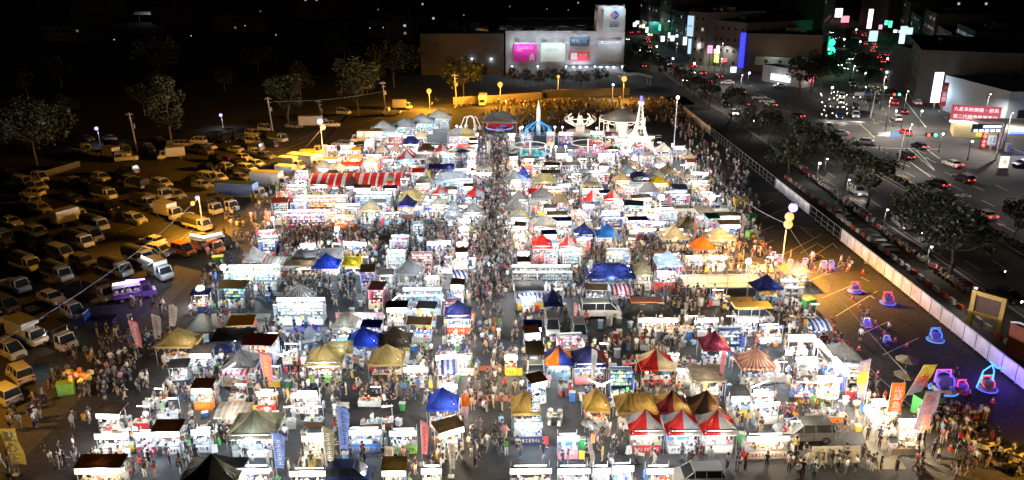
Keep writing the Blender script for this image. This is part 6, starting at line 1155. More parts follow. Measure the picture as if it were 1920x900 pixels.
# open stage and scaffolding
def scaffold(px, py, wd, dp, hh, label, short, deck=1.0):
    p = at(px, py); e = empty('open_stage', p); g = G(); n = max(2, int(wd / 2.2))
    for i in range(n + 1):
        for y in (0, dp): g.tube((-wd / 2 + wd * i / n, y, 0), (-wd / 2 + wd * i / n, y, hh), .05, .05, 5)
    for z in (deck, deck + .6, hh): [g.tube((-wd / 2, y, z), (wd / 2, y, z), .04, .04, 5) for y in (0, dp)]; [g.tube((x, 0, z), (x, dp, z), .04, .04, 5) for x in (-wd / 2, wd / 2)]
    build(g, 'scaffold_frame', STEEL, e); build(G().box((0, dp / 2, deck - .06), (wd, dp, .1), 0), 'deck', CREAM, e); tag(e, label, 'stage', 'metal framed decks'); mark(short, p); occ(p.x, p.y + dp / 2, wd / 2, dp / 2)
    for i in range(2): lamp(e, (-wd / 4 + i * wd / 2, dp / 2, hh), 200, WARM, .2)
    return e
scaffold(1362, 552, 10.5, 4.5, 2.6, 'open white framed stage with tiered rails in the right block', 'framed stage'); scaffold(1290, 412, 16, 5, 1.4, 'low wooden terrace with rails behind the cream canopies', 'low terrace', .4)
# ================================================================ RIDES
NW = glow('warm_rope_light', (1, .82, .6), 1.7); NC = glow('cool_rope_light', (.6, .75, 1), .5); NR, NB, NP, NG, NT = glow('neon_red', (1, .04, .06), 1.6), glow('neon_blue', (.08, .07, 1), 2.2), glow('neon_pink', (.9, .08, .6), 1.3), glow('neon_green', (.05, 1, .4), 1.), glow('neon_cyan', (.03, .3, 1), 1.5)
p = at(1197, 292); e = empty('lattice_tower', p); IV = mat('ivory_steel', (.75, .68, .6), .4)
lit = G()
def leg4(g, w0, z0, w1, z1, t0, t1):
    for sx in (-1, 1):
        for sy in (-1, 1): g.tube((sx * w0, sy * w0, z0), (sx * w1, sy * w1, z1), t0, t1, 6)
for (w0, z0, w1, z1, t0, t1) in ((3.9, 0, 1.8, 3.6, .34, .26), (1.6, 3.9, .85, 6.2, .22, .16), (.7, 6.4, .25, 11.5, .15, .06)): g = G(); leg4(g, w0, z0, w1, z1, t0, t1); build(g, 'tower_leg', NW, e)
g = G(); g.box((0, 0, 3.75), (4.2, 4.2, .4), 0).box((0, 0, 6.3), (2.2, 2.2, .3), 0).box((0, 0, 11.6), (1.1, 1.1, .5), 0); build(g, 'platform', NW, e)
g = G()
for s in range(4):
    q = Matrix.Rotation(s * math.pi / 2, 3, 'Z')
    for k in range(5):
        z0, z1 = 7 + k * .9, 7.9 + k * .9; a0, a1 = .7 - (z0 - 6.4) * .088, .7 - (z1 - 6.4) * .088; g.tube(q @ Vector((-a0, -a0, z0)), q @ Vector((a1, -a1, z1)), .04, .04, 4)
    pts = [q @ Vector((2.4 * math.cos(math.pi * i / 8), -2.4, .8 + 2.2 * math.sin(math.pi * i / 8))) for i in range(9)]; g.path(pts, .1)
build(g, 'bracing', IV, e); build(G().box((0, 0, 12.3), (.5, .5, 1.6), 0), 'beacon', NB, e); lamp(e, (0, -4, 3), 900, (1, .8, .6), .5); tag(e, 'glowing ivory lattice tower taller than the other rides', 'tower'); mark('lattice tower', p)
# carousel
p = at(1180, 262); p = Vector((p.x - 1, p.y + 5.5, 0)); e = empty('carousel', p); g = G(); n = 16; RAD = 5.6
g.tube((0, 0, 4.2), (0, 0, 6.6), RAD, .5, n, 0, cap=False); build(g, 'roof', cloth('carousel_grey', (.22, .21, .2)), e); build(G().tube((0, 0, 6.6), (0, 0, 7.2), .4, .1, 8), 'finial', IV, e)
build(G().tube((0, 0, .1), (0, 0, .5), RAD, RAD, n), 'platform', IV, e); build(G().tube((0, 0, .5), (0, 0, 4.2), 1.5, 1.5, 10), 'centre_drum', IV, e)
g = G()
for i in range(n):
    a0, a1 = 2 * math.pi * i / n, 2 * math.pi * (i + 1) / n; P0, P1 = Vector((RAD * math.cos(a0), RAD * math.sin(a0), 4.2)), Vector((RAD * math.cos(a1), RAD * math.sin(a1), 4.2)); g.path([P0.lerp(P1, k / 4) - Vector((0, 0, .7 * math.sin(math.pi * k / 4) ** .5)) for k in range(5)], .09); g.tube(P0, P1, .08, .08, 4)
    if i % 2 == 0: g.tube(P0, (P0.x, P0.y, .5), .07, .07, 5)
build(g, 'rope_light', NW, e)
for i in range(8):
    a = i * math.pi / 4 + .3; x, y = 3.8 * math.cos(a), 3.8 * math.sin(a); h = G().ball((0, 0, .9), .35, 0, 8, 5, .8).box((.45, 0, 1.25), (.2, .16, .5), 0).ball((.6, 0, 1.5), .16, 0, 6, 4).tube((-.2, .12, .8), (-.4, .12, .3), .06, .04, 5).tube((-.2, -.12, .8), (0, -.12, .35), .06, .04, 5).tube((.2, .12, .8), (.45, .12, .4), .06, .04, 5).tube((.2, -.12, .8), (.3, -.12, .3), .06, .04, 5).tube((0, 0, .5), (0, 0, 3.6), .03, .03, 5)
    build(h, 'horse', WHITE, e, (x, y, .6), (0, 0, a + R(90)))
lamp(e, (2.5, -3, 3.6), 300, WARM, .3); lamp(e, (-2.5, -3, 3.6), 300, WARM, .3); tag(e, 'carousel with dark conical roof and scalloped rim lights', 'carousel'); mark('carousel', p)
# ring of curved lit arms
p = at(1090, 256); e = empty('flying_ring_ride', (p.x, p.y + 3.5, 0)); build(G().tube((0, 0, 0), (0, 0, .6), 3.4, 3.4, 16).box((0, 0, 1.5), (2, 2, 2), 0), 'base', IV, e)
for i in range(8):
    a = i * math.pi / 4; g = G(); g.path([Vector(((2 + 1.5 * math.sin(t) + .6 * t / 3) * math.cos(a), (2 + 1.5 * math.sin(t) + .6 * t / 3) * math.sin(a), 2.2 + 2.4 * t / 3)) for t in [k * 3 / 8 for k in range(9)]], .14, 5); g.ball((3.2 * math.cos(a), 3.2 * math.sin(a), 3.2), .4, 0, 7, 4); build(g, 'arm', NW if i % 2 else IV, e)
build(G().torus((0, 0, 3.0), 3.1, .12, 24), 'ring', NW, e); build(G().box((0, 0, 3.6), (1.4, 1.4, 1.6), 0, top=.6), 'crown', NW, e); lamp(e, (0, -4, 3.6), 300, WARM, .3); tag(e, 'round ride of curled glowing arms left of the carousel', 'fairground ride'); mark('curled arm ride', p)
# tower swing
p = at(1010, 256); e = empty('tower_ride', (p.x, p.y + 2, 0)); build(G().tube((0, 0, 0), (0, 0, 6.5), .55, .5, 8).tube((0, 0, 6.5), (0, 0, 8.5), .45, .08, 8), 'mast', IV, e)
for i in range(12):
    a = i * math.pi / 6; build(G().tube((.5 * math.cos(a), .5 * math.sin(a), 3.4), (3.2 * math.cos(a), 3.2 * math.sin(a), 1.8), .1, .1, 5).box((3.1 * math.cos(a), 3.1 * math.sin(a), 1.0), (.5, .5, .8), 0), 'arm', NT if i % 2 else mat('ride_blue', (.05, .3, .5), .4), e)
lamp(e, (0, -3, 3), 300, (.4, .8, 1), .3); tag(e, 'pointed white mast ride with blue lit radiating arms', 'fairground ride'); mark('blue mast ride', p)
# dish ride under the grey roof
p = at(937, 252); e = empty('dish_ride', (p.x, p.y + 2.5, 0)); build(G().tube((0, 0, .3), (0, 0, 1.2), .9, .9, 10), 'base', IV, e); build(G().tube((0, 0, 1.2), (0, .4, 1.6), 3.2, 3.3, 20), 'dish', colr('red'), e); build(G().torus((0, 0, 1.3), 3.35, .14, 24), 'ring_light', NT, e); build(G().box((.8, -.2, 1.75), (1.6, 1.5, .4), 0).box((-1.2, .3, 1.75), (1.2, 1.4, .4), 0), 'seat', colr('blue'), e); lamp(e, (0, -1, 3), 300, COOL, .3); tag(e, 'spinning red dish ride with cyan rim under the grey roof', 'fairground ride'); mark('dish ride', p)
# white spider ride
p = at(882, 250); e = empty('spider_ride', (p.x, p.y + 2, 0)); [build(G().path([Vector((0, 0, 4)), Vector((1.5 * math.cos(a), 1.5 * math.sin(a), 3.6)), Vector((2.4 * math.cos(a), 2.4 * math.sin(a), 1.4))], .13).ball((2.4 * math.cos(a), 2.4 * math.sin(a), 1), .55, 0, 8, 5), 'arm', WHITE, e) for a in [i * math.pi / 3 for i in range(6)]]; lamp(e, (0, -2, 4.6), 350, COOL, .3); tag(e, 'white spider armed ride left of the dish ride', 'fairground ride'); mark('spider ride', p)
# ring rides in front
for px, py, m_, l_, s_ in ((995, 300, NC, 'low round ride with pale railings left of the centre post', 'low round ride'), (1105, 296, STEEL, 'wide hoop ride with pink centre cups', 'hoop ride')):
    p = at(px, py); e = empty('round_ride', (p.x, p.y + 3, 0)); build(G().tube((0, 0, .1), (0, 0, .35), 4.6, 4.6, 20), 'deck', mat('ride_deck', (.2, .24, .3), .5), e); build(G().torus((0, 0, 1.3), 4.6, .05, 24), 'railing', m_, e); build(G().torus((0, 0, 2.6), 3.6, .1, 24), 'hoop', WHITE, e); build(G().tube((0, 0, 0), (0, 0, 3.6), .2, .15, 6), 'mast', IV, e)
    [build(G().ball((2.4 * math.cos(a), 2.4 * math.sin(a), .8), .7, 0, 8, 4, .8), 'cup', colr('pink' if px > 1000 else 'teal'), e) for a in [i * math.pi / 3 for i in range(6)]]; lamp(e, (0, -3, 3.4), 350, COOL, .3); tag(e, l_, 'fairground ride', 'round rides'); mark(s_, p); occ(p.x, p.y + 3, 4.6, 4.6)
p = at(1143, 300); e = empty('neon_ride', p); r = random.Random(4)
for i, m_ in enumerate((NP, NR, NR, NB, NB, NG, NT, NP)):
    g = G(); g.torus((-2.4 + i * .75, 0, 2.2 + math.sin(i * 1.4) * 1.0), .55, .08, 12, 4, 0, R(90)); g.tube((-2.4 + i * .75, 0, .6), (-2.2 + i * .75, 0, 1.6), .07, .07, 4); build(g, 'neon_tube', m_, e)
build(G().tube((-3, .1, 0), (-3, .1, 3.4), .08, .08).tube((3, .1, 0), (3, .1, 3.4), .08, .08).tube((-3, .1, 3.4), (3, .1, 3.4), .08, .08), 'frame', STEEL, e); lamp(e, (0, -1.5, 2), 160, (.8, .3, 1), .3); tag(e, 'tangle of red, blue and violet neon loops left of the lattice tower', 'neon ride'); mark('neon loops', p)
def rail(pts, label, h=1.1):
    e = empty('railing', at(*pts[0])); o = at(*pts[0]); g = G()
    for a, b in zip(pts, pts[1:]):
        A, Bq = at(*a) - o, at(*b) - o; n = max(1, int((Bq - A).length / 1.6))
        for z in (.5, h): g.tube(A + Vector((0, 0, z)), Bq + Vector((0, 0, z)), .035, .035, 4)
        for i in range(n): q = A.lerp(Bq, i / n); g.tube(q, q + Vector((0, 0, h)), .035, .035, 4)
    build(g, 'rail', WHITE, e); tag(e, label, 'railing', 'white ride railings')
rail(((632, 298), (650, 285), (700, 276), (800, 276), (868, 281), (887, 290), (885, 305)), 'oval white railing of the kiddie train track'); rail(((910, 262), (1000, 258), (1240, 262)), 'white railing behind the round rides'); rail(((955, 300), (1040, 312), (1130, 312), (1240, 315)), 'white railing in front of the round rides'); rail(((705, 303), (800, 305), (880, 306)), 'low white railing in front of the kiddie track')
for i, (px, py) in enumerate(((662, 270), (691, 268), (731, 276), (783, 274), (811, 277), (876, 280), (848, 248), (857, 236), (864, 238), (979, 238), (975, 240), (1040, 238), (1054, 238), (1118, 240), (1023, 275), (1033, 276), (1042, 277), (1060, 276), (1114, 274), (1259, 272), (745, 248), (1168, 240))):
    post(px, py + 16, 2.3, ((0, -.1, BULBW),), 'small white lamp in the ride ground', 260, COOL, r=.22, spot=None)
# ================================================================ FLAGS
flag(262, 668, 4.4, .8, ('rose', 'rose'), None, 'white', 'tall faded pink flag left of the leftmost mustard canopy', 'faded pink flag', lean=-.6); flag(293, 650, 4.0, .9, ('white',), None, 'grey', 'plain white flag, left one of two behind the mustard canopy', 'white flag'); flag(318, 625, 3.6, .9, ('white',), None, 'grey', 'white flag leaning right behind the mustard canopy', None, lean=.4)
flag(500, 735, 4.4, 1.0, ('coral',), None, 'yellow', 'orange red flag standing in the dining area', 'orange red flag', lean=-.3); flag(30, 892, 4.6, 1.3, ('lemon', 'lemon'), '點心王', 'white', 'broad yellow flag at the bottom left corner', 'broad yellow flag', kind='square', lean=-.5); flag(520, 900, 4.6, .9, ('periwinkle',), None, 'white', 'periwinkle blue flag right of the olive canopy', 'periwinkle flag'); flag(614, 900, 5.2, .8, ('khaki',), None, 'white', 'pale khaki flag beside the striped awning cart', 'khaki flag')
flag(640, 868, 5.6, .9, ('periwinkle',), None, 'navy', 'tallest pale blue flag left of the blue lit stall', 'tall blue flag'); flag(724, 885, 2.6, .7, ('cream',), '梅花', 'brown', 'short cream flag in front of the lime front cart', 'short cream flag'); flag(792, 872, 4.4, .6, ('rose',), None, 'red', 'pink pennant flag right of the lime front cart', 'pink pennant'); flag(846, 895, 3.4, .5, ('white',), None, 'grey', 'thin white flag below the angled cart', None, lean=-.2)
flag(866, 800, 3.4, .7, ('mauve', 'orange'), None, 'orange', 'purple and orange flag beside the near blue canopy', 'purple orange flag'); flag(1011, 812, 4.2, .7, ('black',), '澎湖花枝', 'white', 'black flag with white characters beside the amber aisle canopy', 'black flag', fw=-1); flag(1345, 745, 5.2, .4, ('rose',), None, 'red', 'narrow pink flag right of the white freezer', 'narrow pink flag'); flag(1617, 770, 5.6, 1.0, ('mauve', 'lemon', 'mauve'), None, 'yellow', 'curved mauve flag with yellow squares near the kitchen ring', 'mauve flag', fw=-1)
flag(1658, 800, 4.6, 1.3, ('orange',), '麻辣魚蛋', 'red', 'orange banner with four red characters', 'orange banner', kind='square'); flag(1700, 835, 5.4, 1.2, ('mauve', 'mauve'), '炸干貝燒', 'coral_', 'mauve banner with tall orange characters', 'mauve banner', kind='square', lean=.7, fw=-1) if 0 else None
COL['salmon'] = (.8, .18, .08)
flag(1700, 838, 5.6, 1.4, ('mauve',), '炸干貝燒', 'salmon', 'mauve banner with tall orange red characters', 'mauve banner', kind='square', lean=.8); flag(1688, 760, 4.4, 1.3, ('mauve', 'lemon'), '烤', 'red', 'mauve pennant blown to the right above the mauve banner', None, kind='square', lean=1.6)
flag(1388, 455, 4.6, .4, ('white',), None, 'orange', 'tall thin pale flag at the right edge of the market', 'thin pale flag'); flag(1299, 462, 4.6, .45, ('coral',), None, 'white', 'thin orange flag between cream canopies', None); flag(499, 425, 2.8, .9, ('coral',), None, 'white', 'short coral flag left of the maroon booth', 'short coral flag'); flag(994, 452, 3.4, .5, ('coral',), None, 'white', 'coral flag beside the grey and yellow canopy', None); flag(883, 615, 2.2, .5, ('coral',), None, 'white', 'small coral flag at the navy aisle canopy', None); flag(782, 612, 2.2, .6, ('lemon',), '炸', 'black', 'small yellow flag left of the navy aisle canopy', 'small yellow flag'); flag(1408, 900, .9, .3, ('white',), None, 'red', 'tiny white flag', None) if 0 else None
flag(1075, 620, 3.6, .4, ('rose',), None, 'white', 'pink flag beside the white minibus', 'pink flag'); flag(1107, 730, 4.6, .5, ('white',), None, 'grey', 'white flag in front of the navy maroon canopy', None); flag(975, 300, 3, .5, ('white',), None, 'grey', 'far white flag by the low round ride', None); flag(913, 300, 4, .7, ('white',), None, 'grey', 'far white flag at the head of the aisle', 'far white flag'); flag(958, 290, 3.6, .3, ('white',), None, 'grey', 'thin far white flag right of the aisle head', None); flag(608, 308, 4.2, .9, ('white',), None, 'red', 'white flag with marks beside the long pale trucks', 'far left flag', kind='square')
flag(1150, 470, 3.6, .4, ('beige',), None, 'grey', 'thin beige flag near the clear blue canopy', None); flag(1262, 455, 3.4, .3, ('orange',), None, 'white', 'thin bright orange flag left of the cream canopies', None); flag(1103, 540, 4, .4, ('white',), None, 'grey', 'thin white flag left of the large navy canopy', None); flag(560, 330, 2.4, .5, ('white',), None, 'grey', 'small white flag left of the striped awning', None); flag(800, 350, 3.2, .9, ('amber',), None, 'white', 'square amber sign flag left of the broad grey canopy', None, kind='square')
# wavy air dancer
p = at(1103, 880); e = empty('air_dancer', p); g = G(); pts = [Vector((.25 * math.sin(k * .9) + k * .06, 0, k * .5)) for k in range(9)] + [Vector((.2, 0, 4.6)), Vector((-.3, 0, 4.9)), Vector((-.6, 0, 4.4))]
for a, b in zip(pts, pts[1:]): g.tube(a, b, .2, .2, 8, 0)
build(g, 'tube_body', cloth('dancer', (.7, .6, .52)), e, smooth=True); build(G().box((.3, -.1, 3.2), (.3, .25, .9), 0), 'stripe', colr('orange'), e); build(G().box((0, 0, .2), (.6, .6, .4), 0), 'blower', DARK, e); tag(e, 'bending white air dancer tube in front of the small amber canopy', 'air dancer'); mark('air dancer', p)
# ================================================================ LED KIDDIE CARS
rp0 = random.Random(3)
def ledcar(px, py, deg, ms, label, kind='car', s=1.):
    p = at(px, py); e = empty('ride_on_car', p, R(deg), (s,) * 3); build(G().tube((0, 0, .12), (0, 0, .5), .85, .7, 14).box((0, .1, .75), (.9, .5, .5), 0, top=.8), 'body', mat('ride_plastic', (.2, .2, .3), .3), e)
    build(G().torus((0, 0, .2), .85, .045, 18), 'bumper_light', ms[0], e); build(G().torus((0, 0, .8), .6, .05, 14, 4, 0, R(50)), 'rim_light', ms[1], e); build(G().tube((-.5, .3, .6), (-.45, .3, 1.4), .05, .05).tube((.5, .3, .6), (.45, .3, 1.4), .05, .05).tube((-.45, .3, 1.4), (.45, .3, 1.4), .05, .05), 'frame_light', ms[-1], e)
    if kind == 'arch': build(G().path([Vector((-1, 0, .3)), Vector((-.7, 0, 2)), Vector((0, 0, 2.6)), Vector((.3, 0, 2.0)), Vector((.4, 0, .6))], .07).path([Vector((-.3, 0, 3.0)), Vector((.5, 0, 2.3)), Vector((1.4, 0, 2.3))], .08), 'arch_light', NB if 0 else glow('arch_blue', (.04, .3, 1), 2.5), e)
    tag(e, label, 'ride-on car', 'lit ride-on cars in the empty lot'); lamp(e, (0, -.6, 1.6) if kind != 'arch' else (1.2, 1.2, 1.8), 60 if kind != 'arch' else 800, (.13, .06, 1), .2)
    if s >= .9: person(p.x, p.y + .15, rp0.uniform(-.6, .6), 'sitting', rp0.choice(('white', 'red', 'navy', 'grey')), 'black', base='small child riding ' + label.split(' ')[0] + ' lit car', sca=.72, z=.25, group='children riding the lit cars')
    mark(label.split(' in ')[0] if len(label.split()) < 6 else 'ride-on cars', p); return p
ledcar(1602, 548, 0, (NB, NR, NR), 'small red and blue lit ride-on car, farthest in the lot'); ledcar(1664, 570, 0, (NB, NR, NR), 'red lit ride-on car by the white fence', s=1.1); ledcar(1753, 640, 0, (NT, NT, NB), 'cyan and blue lit ride-on car by the fence', s=1.1); ledcar(1768, 735, 0, (NT, NB, NP), 'largest cyan and pink lit ride-on car with crowned top', s=1.6); ledcar(1803, 735, 0, (NB, NP, NR), 'small pink and blue lit ride-on car between two larger ones', s=.9); ledcar(1850, 732, 0, (NB, NR, NG), 'ride-on car with a tall blue neon arch', 'arch', 1.1)
for i, (px, py) in enumerate(((1450, 485), (1462, 490), (1482, 500), (1510, 497), (1545, 502), (1558, 501), (1625, 612), (1662, 645))): ledcar(px, py, 0, ((NP, NB, NW), (NB, NC, NC))[i % 2], ('nearest parked ride-on car left of the lamp', 'second parked ride-on car by the lamp foot', 'third parked ride-on car at the lamp foot', 'parked ride-on car just right of the lamp', 'ride-on car with white light in the cordon row', 'rightmost ride-on car of the cordon row', 'dim ride-on car alone in the middle of the lot', 'yellow lit ride-on car beside the cone line')[i], s=.7)
mark('lit arch car', at(1850, 732))
g0 = G().tube((0, 0, .03), (0, 0, .65), .2, .04, 8).box((0, 0, .02), (.45, .45, .04), 0).mesh('traffic_cone', [mat('cone_red', (.6, .06, .03), .5)]); bandm = G().tube((0, 0, .3), (0, 0, .45), .135, .1, 8).mesh('reflective_band', [WHITE])
for px, py in [(1598, 562), (1612, 576), (1626, 590), (1641, 606), (1700, 650), (1658, 627), (1678, 640), (1610, 656), (1563, 615), (1573, 640), (1545, 690 - 60), (1503, 508), (1527, 506), (1556, 508), (1588, 508), (1618, 512), (1646, 703), (1581, 650), (1595, 665), (1770, 755), (1861, 755), (1782, 842), (1566, 628), (1588, 672), (1600, 690), (1483, 512), (1560, 600), (1645, 745), (1596, 680)]:
    o = put(g0, 'traffic_cone', None, at(px, py)); put(bandm, 'reflective_band', o); pend(o, 'red traffic cone', 'cone', 'red cones in the right lot')
cable(hang((*at(1598, 562, .6).xy, .6), (*at(1665, 628, .6).xy, .6), .05), 'pale rope strung along the line of cones'); 
# ================================================================ MARKET FILL
def canopy_at(x, y, wd, dp):
    pat, cols = rnd.choice((('plain', ('grey',)), ('plain', ('olive',)), ('plain', ('grey',)), ('plain', ('navy',)), ('plain', ('beige',)), ('half', ('grey', 'beige')), ('plain', ('darkbrown',)), ('plain', ('white',)), ('sides', ('tan', 'grey')), ('wedge', ('maroon', 'grey'))))
    sh = rnd.choice(('pyramid', 'pyramid', 'hip', 'flat')); k = (sh, pat)
    if k not in _cp: _cp[k] = (canopy_cover(sh, TYPES[pat]).mesh('canopy_cover', [mat('tent_a', (0, 0, 0)), mat('tent_b', (0, 0, 0)), mat('tent_c', (0, 0, 0))]), valance(sh, TYPES[pat]).mesh('valance', [mat('tent_a', (0, 0, 0)), mat('tent_b', (0, 0, 0)), mat('tent_c', (0, 0, 0))]))
    c = [cloth(q, TC[q]) for q in cols]; ov = {'tent_a': c[0], 'tent_b': c[-1], 'tent_c': c[0]}; e = empty('canopy_tent', (x, y, 0), R(rnd.uniform(-6, 6)), (wd / 3, dp / 3, rnd.uniform(.98, 1.12)))
    put(_cp[k][0], 'canopy_cover', e, ov=ov); put(_cp[k][1], 'valance', e, ov=ov); [put(LEGM, 'leg', e, (a, b, 0)) for a in (-1.44, 1.44) for b in (-1.44, 1.44)]
    pend(e, f'{" and ".join(cols)} {dict(pyramid="peaked", hip="hipped", flat="flat")[sh]} canopy', 'canopy', 'pop up canopies over the stalls')
KW = (('cart', 5), ('table', 4), ('rack', 4), ('kiosk', 2), ('case', 1)); kinds = [k for k, n in KW for _ in range(n)]
rows = [(64.5, -36, 34), (68.5, -34, 36), (72.5, -33, 34), (77, -32, 36), (81.5, -30, 38), (86, -22, 38), (97, -27, 38), (91.5, -37, 38), (103, -34, 37), (112.8, 2, 36), (119, 2, 37), (125.3, -36, 38), (131.8, -37, 38), (138.3, -37, 38), (145, -37, 38), (109.5, -34, 38), (116, -36, 38), (122, -37, 38), (128.5, -37, 38), (135, -38, 38), (141.5, -38, 39), (148, -38, 39), (154.5, -38, 40), (161, -38, 40), (168, -38, 40), (175, -37, 38), (182, -36, 36)]
yl = 62.
while yl < 186:      # carts lining both sides of the centre aisle
    for xx in (-4.7, 3.9):
        if free(xx, yl, .75) and free(xx, yl + 1, .5) and free(xx + .8, yl, .3): stall(xx, yl, 1.5, rnd.choice(('cart', 'cart', 'kiosk', 'table')), pal=rnd.choice((0, 5, 3, 2)), top=rnd.choice(('lit', 'lit', 'printed', 'awning')), tcol=rnd.choice(('red', 'white', 'orange', 'navy')), rz=R(rnd.uniform(-25, 25)), watts=110, sh=rnd.uniform(.9, 1.05))
    yl += rnd.uniform(3.0, 4.4)
for yy, xa, xb in rows:
    x = xa
    while x < xb:
        wd = rnd.uniform(1.5, 3.4); far = yy > 96
        y = yy + rnd.uniform(-.5, .5)
        if not (-3.6 < x + wd / 2 < 2.6 + (.6 if yy < 90 else 0)) and not (-32 < x < -18 and 84 < yy < 100) and not (5 < x < 29 and 79 < yy < 88) and not (yy in (116, 122) and -34 < x < -6 and rnd.random() < .8) and not (yy == 109.5 and x > 18):
            k = rnd.choice(kinds); cxx = x + wd / 2
            if free(cxx - wd / 2, y, .35) and free(cxx + wd / 2, y, .35) and free(cxx, y + 1, .2) and rnd.random() < (.95 if far else .85):
                if k in ('cart', 'table', 'case') and rnd.random() < .3: canopy_at(cxx, y + .5, max(2.4, wd + .4), rnd.uniform(2.6, 3.2))
                tp = rnd.choice(('lit', 'lit', 'printed', 'awning', 'none', 'none', 'printed'))
                stall(cxx, y, wd, k, rz=R(rnd.uniform(-9, 9)), top=tp, tcol=rnd.choice(('red', 'red', 'navy', 'blue', 'yellow', 'white', 'maroon', 'orange', 'beige', 'teal', 'pink')), sh=rnd.uniform(.9, 1.08), pal=rnd.choice((0, 1, 5, 5, 3, 2, 4)), panel=rnd.choice(('white', 'white', 'silver', 'red', 'yellow', 'skyblue', 'beige', 'black', 'grey', 'maroon', 'navy', 'brown', 'white')), sign=rnd.choice((LB, LB, LB, LBW, LBC)), roof=rnd.choice(('brown', 'white', 'beige', 'grey', 'navy')), watts=(190 if far else 80) * (1.1 if yy > 130 else 1))
        x += wd + rnd.uniform(.1, .8 if far else 1.1)
# ================================================================ LOOSE THINGS
rc = random.Random(31)
tm = G().box((0, 0, .72), (1.5, .75, .04), 0).mesh('table_top', [SIGNP]); tl = G().box((0, 0, .35), (.04, .04, .7), 0).mesh('leg', [STEEL]); sm_ = G().tube((0, 0, .42), (0, 0, .46), .17, .17, 8).mesh('seat', [PANEL]); sl_ = G().tube((0, 0, 0), (.0, 0, .42), .2, .12, 6).mesh('leg', [PANEL])
nst = 0
def dining(x, y, rz, tc, sc_, n=4):
    global nst
    e = empty('folding_table', (x, y, 0), rz); put(tm, 'table_top', e, ov={'sign_panel': colr(tc)}); [put(tl, 'leg', e, (a * .68, b * .32, 0)) for a in (-1, 1) for b in (-1, 1)]; put(cached(('dish', int(x) % 3), lambda: goods(1.4, .6, .75, 7, int(x) % 3, .12).mesh('tableware', GSLOT)), 'tableware', e, ov=gov(5)); pend(e, f'{tc} folding dining table', 'table', 'dining tables', (x, y))
    for i in range(n):
        dx = (-.45, .45)[i % 2]; dy = (-.62, .62)[i // 2]; p = Matrix.Rotation(rz, 3, 'Z') @ Vector((dx, dy, 0)); s = empty('stool', (x + p.x, y + p.y, 0)); put(sm_, 'seat', s, ov={'front_panel': colr(sc_)}); put(sl_, 'leg', s, ov={'front_panel': colr(sc_)}); pend(s, f'{sc_} plastic stool', 'stool', 'plastic stools at the dining tables')
        if rc.random() < .75 and nst < 46: nst += 1; person(x + p.x, y + p.y, rz + (0 if dy > 0 else math.pi) , 'sitting', rc.choice(('white', 'black', 'grey', 'pink', 'navy', 'beige', 'red')), rc.choice(('black', 'navy', 'grey')), hair=rc.random() < .5, bare=rc.random() < .5)
    occ(x, y, .9, .9)
for px, py, tc, s_ in ((430, 700, 'white', 'red'), (465, 705, 'silver', 'red'), (520, 665, 'white', 'red'), (545, 690, 'white', 'red'), (400, 730, 'white', 'blue'), (450, 735, 'white', 'red'), (535, 720, 'brown', 'red'), (395, 675, 'brown', 'red'), (465, 665, 'brown', 'red'), (690, 765, 'brown', 'blue'), (640, 770, 'white', 'white'), (735, 790, 'white', 'white'), (640, 800, 'white', 'white'), (700, 830, 'white', 'skyblue'), (1040, 790, 'white', 'white'), (1150, 770, 'white', 'white'), (1060, 735, 'white', 'red'), (1180, 690, 'white', 'red'), (1170, 650, 'brown', 'blue'), (1120, 640, 'white', 'red'), (1300, 690, 'white', 'red'), (1320, 720, 'skyblue', 'blue'), (220, 800, 'silver', 'white'), (350, 815, 'white', 'white'), (270, 810, 'white', 'silver'), (1140, 800, 'white', 'white'), (1440, 745, 'white', 'red'), (1480, 770, 'brown', 'red'), (440, 770, 'white', 'beige'), (580, 650, 'white', 'blue'), (1090, 720, 'white', 'red'), (770, 690, 'silver', 'white')):
    p = at(px, py)
    if free(p.x, p.y, .3): dining(p.x, p.y, rc.uniform(-.3, .3), tc, s_)
cm = [G().box((0, 0, .22), (.6, .42, .4), 0).mesh('lid_box', [PANEL]), G().box((0, 0, .3), (.5, .5, .6), 0, top=.9).mesh('tub', [PANEL]), G().tube((0, 0, 0), (0, 0, .75), .24, .3, 10).mesh('bin', [PANEL]), G().box((0, 0, .5), (.55, .5, 1.0), 0).mesh('cooler', [PANEL])]
lidm = G().box((0, 0, 0), (.64, .46, .05), 0).mesh('lid', [SIGNP])
for i in range(330):
    y = rc.uniform(58, 92) if i < 250 else rc.uniform(92, 150); x = rc.uniform(-34, 36)
    if -4 < x < 3 or not free(x, y, .3): continue
    k = rc.randrange(4); c = rc.choice(('white', 'white', 'blue', 'red', 'beige', 'silver', 'yellow', 'green', 'skyblue', 'grey', 'orange')); o = put(cm[k], ('lidded_crate', 'plastic_tub', 'round_bin', 'cool_box')[k], None, (x, y, 0), (0, 0, rc.uniform(-.5, .5)), {'front_panel': colr(c)})
    put(lidm, 'lid', o, (0, 0, (.44, .62, .77, 1.02)[k])); pend(o, f'{c} {("lidded crate", "plastic tub", "round bin", "cool box")[k]}', 'container', 'crates, tubs and bins behind the stalls')
def wheelie(px, py, c, base, s=1.0):
    p = at(px, py); e = empty('waste_container', p, R(20), (s,) * 3); build(G().box((0, 0, .65), (1.5, 1.0, 1.2), 0, top=1.0).box((0, 0, 1.27), (1.6, 1.1, .06), 0), 'body', mat('bin_' + c, COL[c], .5), e); [build(G().ball((x, y, .08), .09, 0, 6, 4), 'wheel', RUBBER, e) for x in (-.6, .6) for y in (-.4, .4)]; tag(e, base, 'waste container', 'green waste containers')
